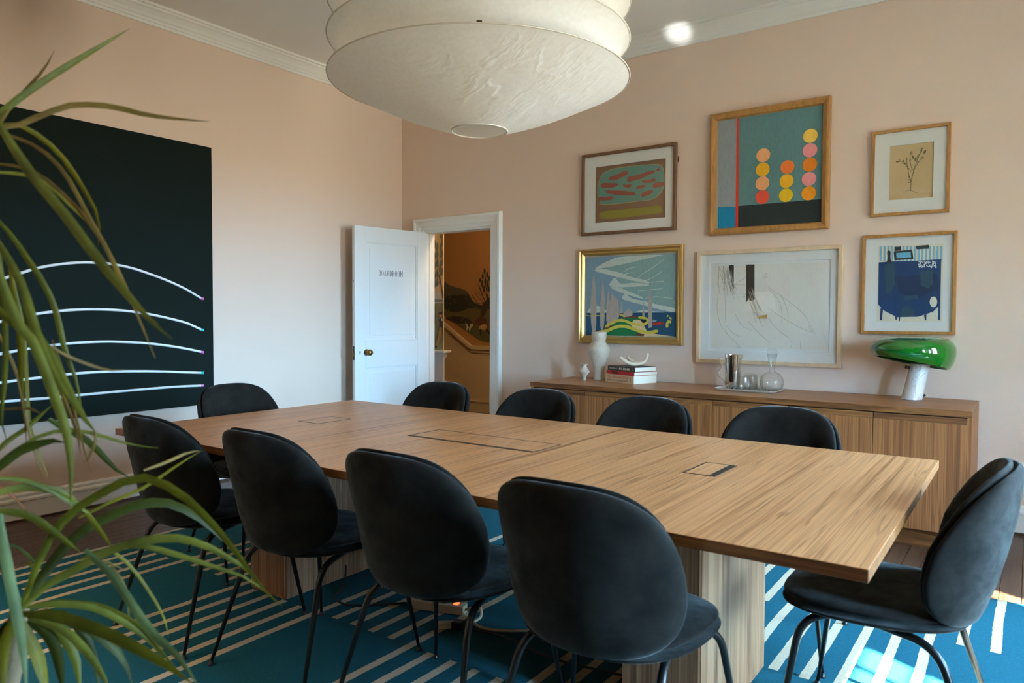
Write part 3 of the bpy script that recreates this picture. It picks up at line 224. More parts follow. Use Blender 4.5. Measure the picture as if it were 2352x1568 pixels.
D_MURAL=[["hillfar",[[-6.2355,1.7234],[-6.1635,1.6472],[-6.0129,1.6113],[-5.865,1.576],[-5.8023,1.5183],[-5.74,1.4208],[-5.7395,1.2597],[-6.2349,1.2252]]],["bush",[[-6.2353,1.4911],[-6.12,1.5063],[-5.949,1.5204],[-5.8231,1.5186],[-5.7606,1.4371],[-5.6374,1.372],[-5.4306,1.371],[-5.43,1.2288],[-6.2349,1.2252]]],["reed",[[-6.2351,1.3582],[-6.1196,1.2918],[-5.9485,1.2918],[-5.8018,1.3566],[-5.6373,1.324],[-5.4306,1.3552],[-5.4288,0.9264],[-5.6013,0.9222],[-5.718,0.9856],[-6.0119,1.1277],[-6.2349,1.2335]]],["dark",[[-6.2174,1.2253],[-6.0121,1.2508],[-5.8014,1.2109],[-5.7391,1.1467],[-6.0119,1.1441],[-6.1628,1.1924]]],["ground",[[-6.0119,1.131],[-5.8012,1.1137],[-5.4294,1.0705],[-5.4288,0.9264],[-5.6013,0.9222],[-5.8009,1.0245]]],["trunk",[[-5.637,1.2439],[-5.6171,1.3559],[-5.5768,1.4196],[-5.5166,1.4509],[-5.5469,1.5148],[-5.5169,1.5302],[-5.4766,1.4505],[-5.431,1.45],[-5.4307,1.3868],[-5.4963,1.3714],[-5.5361,1.292],[-5.5761,1.2281]]],["trunk",[[-5.5401,1.4214],[-5.5908,1.5174],[-5.652,1.6462],[-5.6654,1.6426],[-5.6039,1.5135],[-5.5531,1.4172]]],["trunk",[[-5.5791,1.4232],[-5.655,1.3915],[-5.7565,1.5198],[-5.7653,1.5157],[-5.6607,1.3848],[-5.5745,1.416]]],["trunk",[[-5.5939,1.4217],[-5.6754,1.5025],[-5.7164,1.5511],[-5.7232,1.5476],[-5.6819,1.4987],[-5.6002,1.4178]]],["trunk",[[-5.5335,1.5163],[-5.5836,1.5799],[-5.5939,1.6751],[-5.602,1.6747],[-5.5913,1.5782],[-5.5403,1.513]]],["trunk",[[-5.5024,1.5282],[-5.4529,1.6066],[-5.4273,1.6535],[-5.4364,1.6568],[-5.4619,1.6101],[-5.5114,1.5319]]],["trunk",[[-5.605,1.3747],[-5.6968,1.4153],[-5.7008,1.4097],[-5.6089,1.3691]]],["trunk",[[-5.5943,1.4525],[-5.6355,1.5334],[-5.6934,1.5669],[-5.697,1.5631],[-5.6405,1.5307],[-5.5999,1.4508]]],["trunk",[[-5.5109,1.515],[-5.5415,1.674],[-5.5522,1.8328],[-5.5642,1.8327],[-5.5535,1.6734],[-5.5228,1.5137]]],["foliage",[[-5.5762,1.8016],[-5.5662,1.841],[-5.5502,1.8484],[-5.54,1.8084],[-5.5459,1.7689],[-5.566,1.7695]]],["foliage",[[-5.6062,1.7389],[-5.5963,1.7744],[-5.5801,1.7811],[-5.5699,1.745],[-5.5758,1.7094],[-5.596,1.7099]]],["foliage",[[-5.5358,1.7527],[-5.5259,1.7921],[-5.5099,1.7995],[-5.4998,1.7596],[-5.5056,1.7202],[-5.5256,1.7207]]],["foliage",[[-5.5056,1.7044],[-5.4957,1.7357],[-5.4798,1.7416],[-5.4697,1.7097],[-5.4756,1.6783],[-5.4955,1.6788]]],["foliage",[[-5.616,1.6434],[-5.6061,1.691],[-5.5899,1.7002],[-5.5797,1.6522],[-5.5855,1.6045],[-5.6058,1.6049]]],["foliage",[[-5.5656,1.6741],[-5.5558,1.7216],[-5.5397,1.7306],[-5.5295,1.6828],[-5.5353,1.6353],[-5.5554,1.6357]]],["foliage",[[-5.5253,1.6414],[-5.5155,1.6888],[-5.4996,1.6979],[-5.4894,1.6501],[-5.4952,1.6028],[-5.5152,1.6032]]],["foliage",[[-5.5855,1.5791],[-5.5755,1.6266],[-5.5595,1.6358],[-5.5492,1.5879],[-5.5551,1.5403],[-5.5752,1.5407]]],["foliage",[[-5.5151,1.5778],[-5.5052,1.6172],[-5.4893,1.6248],[-5.4792,1.5851],[-5.485,1.5456],[-5.505,1.5459]]],["foliage",[[-5.6467,1.6921],[-5.6366,1.7158],[-5.6203,1.7201],[-5.6101,1.6959],[-5.6161,1.6722],[-5.6364,1.6726]]],["foliage",[[-5.4858,1.7355],[-5.4759,1.7589],[-5.46,1.7632],[-5.45,1.7392],[-5.4558,1.7157],[-5.4757,1.7162]]],["coat",[[-5.7185,1.1469],[-5.6778,1.2277],[-5.5964,1.252],[-5.5358,1.2124],[-5.4994,1.149],[-5.5153,1.1011],[-5.5959,1.1161],[-5.657,1.1314]]],["breeches",[[-5.6406,1.1156],[-5.5758,1.1483],[-5.5054,1.1331],[-5.5352,1.069],[-5.5958,1.0681],[-5.6364,1.0835]]],["boot",[[-5.6263,1.0837],[-5.6019,1.0808],[-5.6057,1.0119],[-5.6464,1.0031],[-5.624,1.0228]]],["boot",[[-5.5253,1.101],[-5.475,1.0381],[-5.445,1.0148],[-5.4849,1.0189],[-5.5352,1.077]]],["dogwhite",[[-5.8597,1.1618],[-5.8325,1.1296],[-5.7805,1.1463],[-5.7391,1.1467],[-5.7432,1.1144],[-5.7803,1.0897],[-5.7844,1.0491],[-5.801,1.0489],[-5.8053,1.0893],[-5.8261,1.0891],[-5.8343,1.0565],[-5.849,1.0611],[-5.8429,1.1132],[-5.8681,1.1536]]],["boot",[[-5.8325,1.1328],[-5.7909,1.1462],[-5.7846,1.1171],[-5.8178,1.1103]]],["bush",[[-5.8019,1.0892],[-5.8073,1.1442],[-5.8135,1.1437],[-5.8081,1.0888]]],["reed",[[-5.6631,1.1323],[-5.653,1.1653],[-5.6589,1.1664],[-5.669,1.1334]]],["bush",[[-5.5798,1.2032],[-5.5766,1.254],[-5.5826,1.2542],[-5.5859,1.2034]]],["reed",[[-5.6484,1.2846],[-5.6574,1.3401],[-5.6635,1.3395],[-5.6545,1.284]]],["ground",[[-5.7935,1.0909],[-5.7978,1.1187],[-5.804,1.1181],[-5.7997,1.0902]]],["reed",[[-5.655,1.3044],[-5.6655,1.366],[-5.6715,1.3654],[-5.6611,1.3037]]],["reed",[[-5.5806,1.0594],[-5.5824,1.1056],[-5.5885,1.1054],[-5.5867,1.0592]]],["reed",[[-5.5187,1.1117],[-5.5078,1.1496],[-5.5136,1.1506],[-5.5246,1.1127]]],["ground",[[-5.61,1.0745],[-5.6195,1.1057],[-5.6254,1.1046],[-5.6159,1.0733]]],["bush",[[-6.1673,1.306],[-6.1754,1.3552],[-6.1819,1.3546],[-6.1738,1.3054]]],["ground",[[-5.7763,1.1635],[-5.7826,1.199],[-5.7888,1.1983],[-5.7825,1.1628]]],["reed",[[-5.9375,1.2739],[-5.9272,1.3213],[-5.9335,1.3221],[-5.9437,1.2747]]],["bush",[[-5.9967,1.3221],[-6.0091,1.3768],[-6.0154,1.376],[-6.0029,1.3213]]],["ground",[[-5.8396,1.3089],[-5.8445,1.3348],[-5.8507,1.3341],[-5.8458,1.3082]]],["reed",[[-5.452,1.064],[-5.4493,1.1079],[-5.4552,1.1081],[-5.4579,1.0642]]],["reed",[[-6.1028,1.181],[-6.1111,1.2468],[-6.1176,1.2463],[-6.1092,1.1805]]],["ground",[[-5.4713,1.131],[-5.4824,1.1933],[-5.4883,1.1926],[-5.4773,1.1303]]],["ground",[[-5.9628,1.2307],[-5.952,1.2576],[-5.9581,1.2591],[-5.9689,1.2322]]],["reed",[[-5.6125,1.0823],[-5.6132,1.1273],[-5.6193,1.1272],[-5.6186,1.0821]]],["reed",[[-5.7604,1.0909],[-5.755,1.1341],[-5.7612,1.1345],[-5.7666,1.0913]]],["reed",[[-5.9021,1.1817],[-5.9018,1.2234],[-5.9082,1.2234],[-5.9085,1.1817]]],["ground",[[-5.4664,1.1092],[-5.4671,1.1652],[-5.4731,1.1651],[-5.4724,1.1091]]],["reed",[[-5.4649,1.1534],[-5.4758,1.2098],[-5.4817,1.2091],[-5.4708,1.1526]]],["ground",[[-5.4693,1.2753],[-5.4668,1.3127],[-5.4728,1.313],[-5.4753,1.2756]]],["bush",[[-5.4438,1.1086],[-5.4456,1.1493],[-5.4515,1.1491],[-5.4498,1.1084]]],["reed",[[-6.139,1.2937],[-6.1471,1.3416],[-6.1535,1.341],[-6.1454,1.2931]]],["reed",[[-5.6631,1.103],[-5.6642,1.1612],[-5.6703,1.1611],[-5.6692,1.1028]]],["ground",[[-5.8557,1.2379],[-5.8436,1.2956],[-5.8498,1.2964],[-5.8619,1.2387]]],["ground",[[-5.8442,1.1053],[-5.8555,1.1321],[-5.8615,1.1305],[-5.8501,1.1037]]],["reed",[[-5.6917,1.3197],[-5.6926,1.38],[-5.6987,1.38],[-5.6978,1.3196]]],["reed",[[-5.7325,1.0356],[-5.7258,1.0927],[-5.732,1.0931],[-5.7387,1.0359]]],["ground",[[-5.4537,1.1932],[-5.4451,1.2167],[-5.4508,1.218],[-5.4594,1.1945]]],["reed",[[-5.8968,1.288],[-5.8909,1.3133],[-5.8971,1.3142],[-5.903,1.2889]]],["bush",[[-5.4619,1.249],[-5.4657,1.2936],[-5.4716,1.2933],[-5.4678,1.2487]]],["reed",[[-5.576,1.0431],[-5.5661,1.0875],[-5.5721,1.0882],[-5.582,1.0438]]],["reed",[[-5.4472,1.3005],[-5.4444,1.3582],[-5.4503,1.3585],[-5.4531,1.3007]]],["ground",[[-5.955,1.2899],[-5.9541,1.3231],[-5.9605,1.3232],[-5.9614,1.29]]],["reed",[[-5.8235,1.2421],[-5.8297,1.2679],[-5.8359,1.267],[-5.8297,1.2412]]],["reed",[[-5.8804,1.1239],[-5.8839,1.1558],[-5.8902,1.1553],[-5.8867,1.1235]]],["ground",[[-5.4539,1.0987],[-5.4472,1.1244],[-5.453,1.1253],[-5.4597,1.0996]]],["ground",[[-5.6052,1.1497],[-5.6014,1.178],[-5.6074,1.1785],[-5.6113,1.1501]]],["reed",[[-5.7523,1.0519],[-5.745,1.1116],[-5.7511,1.112],[-5.7585,1.0523]]],["ground",[[-5.4748,1.2078],[-5.4829,1.2593],[-5.4888,1.2587],[-5.4807,1.2072]]],["bush",[[-5.6076,1.201],[-5.6068,1.2418],[-5.6129,1.2419],[-5.6137,1.201]]],["ground",[[-5.8179,1.2868],[-5.8181,1.3307],[-5.8244,1.3307],[-5.8242,1.2868]]],["bush",[[-5.9179,1.1379],[-5.9181,1.179],[-5.9245,1.1789],[-5.9242,1.1378]]],["ground",[[-5.5244,1.2161],[-5.5349,1.2506],[-5.5408,1.2495],[-5.5303,1.2149]]],["ground",[[-5.8482,1.2806],[-5.8422,1.3163],[-5.8485,1.317],[-5.8545,1.2813]]],["ground",[[-5.5433,1.0595],[-5.5451,1.1211],[-5.5511,1.121],[-5.5493,1.0593]]],["bush",[[-5.6245,1.0406],[-5.631,1.0719],[-5.6371,1.071],[-5.6305,1.0398]]],["reed",[[-5.5403,1.0832],[-5.5435,1.1447],[-5.5495,1.1445],[-5.5463,1.083]]],["reed",[[-5.7066,1.0691],[-5.7182,1.1154],[-5.7242,1.1144],[-5.7126,1.0681]]],["bush",[[-5.8253,1.2006],[-5.8206,1.2422],[-5.8269,1.2427],[-5.8315,1.201]]],["reed",[[-5.6124,1.2776],[-5.6195,1.3087],[-5.6255,1.3078],[-5.6184,1.2768]]],["reed",[[-5.4852,1.2584],[-5.4957,1.3078],[-5.5016,1.3071],[-5.4911,1.2577]]],["ground",[[-5.9316,1.1769],[-5.9206,1.2204],[-5.9268,1.2213],[-5.9379,1.1778]]],["ground",[[-5.864,1.1355],[-5.8708,1.1767],[-5.877,1.176],[-5.8702,1.1349]]],["hillfar",[[-6.0538,1.4205],[-6.0346,1.4335],[-6.0153,1.4202],[-6.0345,1.4089]]],["dark",[[-6.0114,1.3956],[-5.9922,1.4086],[-5.9731,1.3954],[-5.9922,1.3841]]],["hillfar",[[-5.8714,1.4716],[-5.8526,1.4843],[-5.8338,1.4711],[-5.8525,1.46]]],["hillfar",[[-5.8104,1.3936],[-5.7918,1.4064],[-5.7731,1.3933],[-5.7917,1.3821]]],["dark",[[-6.232,1.5096],[-6.2123,1.5226],[-6.1927,1.5091],[-6.2123,1.4978]]],["bush",[[-6.0134,1.3798],[-5.9943,1.3928],[-5.9751,1.3796],[-5.9942,1.3682]]],["bush",[[-6.0067,1.4822],[-5.9875,1.495],[-5.9684,1.4817],[-5.9875,1.4705]]],["bush",[[-6.1443,1.4849],[-6.1248,1.4979],[-6.1054,1.4845],[-6.1248,1.4732]]],["bush",[[-5.8432,1.4764],[-5.8245,1.4892],[-5.8058,1.476],[-5.8245,1.4649]]],["dark",[[-6.1963,1.4796],[-6.1767,1.4926],[-6.1571,1.4792],[-6.1767,1.4678]]],["dark",[[-5.9383,1.4423],[-5.9193,1.4551],[-5.9004,1.4419],[-5.9193,1.4307]]],["dark",[[-6.061,1.483],[-6.0418,1.4959],[-6.0225,1.4826],[-6.0417,1.4713]]],["dark",[[-6.2214,1.4274],[-6.2018,1.4405],[-6.1821,1.4271],[-6.2017,1.4157]]],["bush",[[-5.9884,1.4422],[-5.9693,1.4551],[-5.9502,1.4419],[-5.9692,1.4306]]],["dark",[[-5.9122,1.4796],[-5.8933,1.4924],[-5.8744,1.4792],[-5.8933,1.468]]],["bush",[[-6.0734,1.4508],[-6.0541,1.4638],[-6.0348,1.4504],[-6.0541,1.4391]]],["hillfar",[[-5.8836,1.5037],[-5.8648,1.5165],[-5.846,1.5032],[-5.8647,1.4921]]],["hillfar",[[-6.0638,1.4559],[-6.0446,1.4689],[-6.0253,1.4556],[-6.0445,1.4443]]],["dark",[[-6.0664,1.4895],[-6.0471,1.5024],[-6.0278,1.489],[-6.047,1.4778]]],["dark",[[-5.8654,1.5026],[-5.8466,1.5153],[-5.8278,1.5021],[-5.8466,1.491]]],["bush",[[-5.8742,1.3949],[-5.8554,1.4077],[-5.8366,1.3946],[-5.8554,1.3834]]],["bush",[[-5.9541,1.3796],[-5.9351,1.3925],[-5.9161,1.3794],[-5.935,1.3681]]],["dark",[[-5.9076,1.3823],[-5.8887,1.3952],[-5.8698,1.3821],[-5.8887,1.3708]]],["bush",[[-5.8947,1.4986],[-5.8758,1.5114],[-5.857,1.4981],[-5.8758,1.487]]],["dark",[[-5.9833,1.4557],[-5.9642,1.4686],[-5.9452,1.4554],[-5.9642,1.4441]]],["dark",[[-5.8306,1.4796],[-5.8119,1.4924],[-5.7932,1.4792],[-5.8118,1.4681]]],["hillfar",[[-6.1876,1.5094],[-6.168,1.5223],[-6.1485,1.5088],[-6.168,1.4975]]],["hillfar",[[-6.1341,1.4056],[-6.1147,1.4187],[-6.0952,1.4054],[-6.1146,1.3939]]],["bush",[[-6.096,1.4734],[-6.0766,1.4864],[-6.0573,1.473],[-6.0766,1.4617]]],["dark",[[-6.0338,1.4649],[-6.0146,1.4778],[-5.9954,1.4645],[-6.0146,1.4532]]],["dark",[[-6.0227,1.3922],[-6.0035,1.4051],[-5.9843,1.3919],[-6.0035,1.3806]]],["bush",[[-5.8898,1.4119],[-5.871,1.4247],[-5.8521,1.4116],[-5.8709,1.4004]]],["dark",[[-5.8373,1.5052],[-5.8186,1.5179],[-5.7998,1.5047],[-5.8185,1.4937]]],["bush",[[-6.0197,1.4318],[-6.0005,1.4447],[-5.9814,1.4314],[-6.0005,1.4201]]],["dark",[[-5.9027,1.4333],[-5.8838,1.4462],[-5.8649,1.433],[-5.8838,1.4218]]],["dark",[[-6.165,1.3809],[-6.1455,1.394],[-6.126,1.3807],[-6.1455,1.3692]]],["bush",[[-6.087,1.5165],[-6.0677,1.5294],[-6.0484,1.516],[-6.0677,1.5047]]],["dark",[[-5.8498,1.3799],[-5.831,1.3928],[-5.8123,1.3797],[-5.831,1.3685]]],["hillfar",[[-6.1436,1.4792],[-6.1241,1.4922],[-6.1046,1.4788],[-6.1241,1.4675]]],["hillfar",[[-5.8715,1.5035],[-5.8527,1.5162],[-5.8339,1.503],[-5.8527,1.4919]]]]
D_MURAL2=[["reedlight",[[-5.1237,1.3897],[-4.9821,1.4151],[-4.9814,0.883],[-5.1234,0.8786]]],["sky3",[[-5.1238,1.4836],[-4.9822,1.4947],[-4.9821,1.378],[-5.1237,1.3789]]],["grey3",[[-5.1237,1.4232],[-4.9821,1.4151],[-4.9821,1.3886],[-5.1237,1.3897]]],["reed3",[[-5.0841,0.9196],[-5.0948,1.0402],[-5.102,1.0397],[-5.0912,0.919]]],["reed3",[[-5.0208,1.2141],[-5.028,1.334],[-5.0351,1.3338],[-5.0278,1.2138]]],["reed3",[[-4.9819,1.1728],[-4.9781,1.2924],[-4.9851,1.2926],[-4.9889,1.1729]]],["reed3",[[-5.0532,1.0907],[-5.0535,1.2111],[-5.0606,1.2111],[-5.0603,1.0906]]],["reed3",[[-5.0887,0.9637],[-5.1005,1.0844],[-5.1077,1.0839],[-5.0958,0.9631]]],["reed3",[[-5.0833,1.2355],[-5.0901,1.3561],[-5.0972,1.3559],[-5.0904,1.2353]]],["reed3",[[-5.0599,0.9403],[-5.0635,1.0608],[-5.0706,1.0606],[-5.067,0.94]]],["reed3",[[-5.0994,1.1552],[-5.0854,1.2759],[-5.0925,1.2764],[-5.1065,1.1556]]],["reed3",[[-5.1061,1.0339],[-5.1097,1.1548],[-5.1168,1.1546],[-5.1132,1.0336]]],["reed3",[[-5.0265,1.1293],[-5.0212,1.2494],[-5.0283,1.2496],[-5.0336,1.1294]]],["reed3",[[-5.0481,1.0248],[-5.0368,1.1454],[-5.0439,1.1457],[-5.0551,1.0251]]],["reed3",[[-5.0371,1.195],[-5.0495,1.3152],[-5.0566,1.3148],[-5.0441,1.1946]]],["reed3",[[-4.9888,1.08],[-4.9975,1.1997],[-5.0046,1.1994],[-4.9958,1.0796]]],["reed3",[[-4.9887,1.0497],[-4.9825,1.1696],[-4.9895,1.1697],[-4.9958,1.0498]]],["reed3",[[-4.9974,1.1474],[-5.0016,1.2672],[-5.0086,1.2671],[-5.0045,1.1472]]],["reed3",[[-4.9979,1.1974],[-4.9906,1.3171],[-4.9976,1.3174],[-5.0049,1.1976]]],["grey4",[[-5.1169,1.9596],[-5.1098,2.0259],[-5.0938,2.045],[-5.0796,1.9843],[-5.0973,1.9453]]],["grey4",[[-5.1168,1.8345],[-5.1098,1.9009],[-5.0938,1.9202],[-5.0795,1.8596],[-5.0972,1.8204]]],["grey4",[[-5.1168,1.7403],[-5.1097,1.8069],[-5.0937,1.8262],[-5.0794,1.7657],[-5.0972,1.7263]]],["grey4",[[-5.1167,1.6334],[-5.1096,1.7001],[-5.0936,1.7196],[-5.0793,1.6591],[-5.0971,1.6196]]],["grey4",[[-5.1166,1.5454],[-5.1096,1.6122],[-5.0935,1.6318],[-5.0793,1.5714],[-5.097,1.5317]]],["grey4",[[-5.0813,1.9362],[-5.0743,2.0023],[-5.0584,2.0214],[-5.0442,1.9609],[-5.0618,1.9219]]],["grey4",[[-5.0813,1.8593],[-5.0742,1.9255],[-5.0583,1.9447],[-5.0441,1.8842],[-5.0618,1.8451]]],["grey4",[[-5.0812,1.7685],[-5.0742,1.8349],[-5.0582,1.8542],[-5.0441,1.7938],[-5.0617,1.7545]]],["grey4",[[-5.0811,1.655],[-5.0741,1.7215],[-5.0581,1.7409],[-5.0439,1.6806],[-5.0616,1.6411]]],["grey4",[[-5.081,1.5626],[-5.074,1.6291],[-5.0581,1.6487],[-5.0439,1.5884],[-5.0615,1.5488]]],["grey4",[[-5.032,2.0627],[-5.025,2.1284],[-5.0093,2.1472],[-4.9952,2.0869],[-5.0127,2.0483]]],["grey4",[[-5.0319,1.9258],[-5.0249,1.9917],[-5.0091,2.0107],[-4.995,1.9504],[-5.0125,1.9116]]],["grey4",[[-5.0318,1.8539],[-5.0248,1.9199],[-5.009,1.939],[-4.9949,1.8788],[-5.0124,1.8399]]],["grey4",[[-5.0317,1.7507],[-5.0247,1.8168],[-5.0089,1.8361],[-4.9948,1.7759],[-5.0123,1.7368]]],["grey4",[[-5.0316,1.6833],[-5.0246,1.7495],[-5.0088,1.7688],[-4.9947,1.7087],[-5.0122,1.6695]]],["grey4",[[-5.0144,2.0525],[-5.0075,2.1182],[-4.9917,2.1369],[-4.9829,2.077],[-4.9951,2.0381]]],["grey4",[[-5.0143,1.9721],[-5.0074,2.0379],[-4.9916,2.0568],[-4.9828,1.9969],[-4.995,1.9579]]],["grey4",[[-5.0142,1.8619],[-5.0073,1.9278],[-4.9915,1.9468],[-4.9827,1.8869],[-4.9949,1.8478]]],["grey4",[[-5.0141,1.7732],[-5.0072,1.8391],[-4.9914,1.8583],[-4.9826,1.7984],[-4.9948,1.7592]]],["grey4",[[-5.014,1.672],[-5.007,1.7381],[-4.9913,1.7574],[-4.9825,1.6975],[-4.9947,1.6582]]],["trunk3",[[-4.9717,1.416],[-5.0018,1.6027],[-5.0374,1.6844],[-5.0575,1.68],[-5.0225,1.6003],[-4.9925,1.4143]]],["trunk3",[[-5.0148,1.6175],[-5.0828,1.5798],[-5.1148,1.6192],[-5.1222,1.6157],[-5.0828,1.5731],[-5.0095,1.612]]],["trunk3",[[-5.0146,1.6034],[-5.0667,1.5652],[-5.1149,1.5665],[-5.1149,1.5611],[-5.0634,1.5604],[-5.0097,1.5995]]],["trunk3",[[-4.9991,1.6285],[-5.0432,1.7625],[-5.0609,1.8693],[-5.0697,1.8689],[-5.0519,1.7615],[-5.0077,1.6271]]],["coat3",[[-5.0382,1.2022],[-5.0152,1.229],[-4.9871,1.2159],[-4.9835,1.1361],[-5.0257,1.1222]]],["hat3",[[-5.0524,1.269],[-5.0294,1.2823],[-4.9942,1.2797],[-4.9854,1.2624],[-5.0206,1.2583]]],["skin3",[[-5.0259,1.2597],[-4.9942,1.2597],[-4.9977,1.2318],[-5.0223,1.2317]]],["skin3",[[-5.0257,1.1222],[-4.994,1.1226],[-5.015,1.0289],[-5.0645,0.9207],[-5.0858,0.9201],[-5.0504,1.0282]]],["boot",[[-5.0859,0.9268],[-5.0609,0.9235],[-5.0716,0.9071],[-5.0965,0.909]]],["white3",[[-5.0117,1.2224],[-4.9906,1.2158],[-4.9871,1.1919],[-5.0046,1.1944]]]]
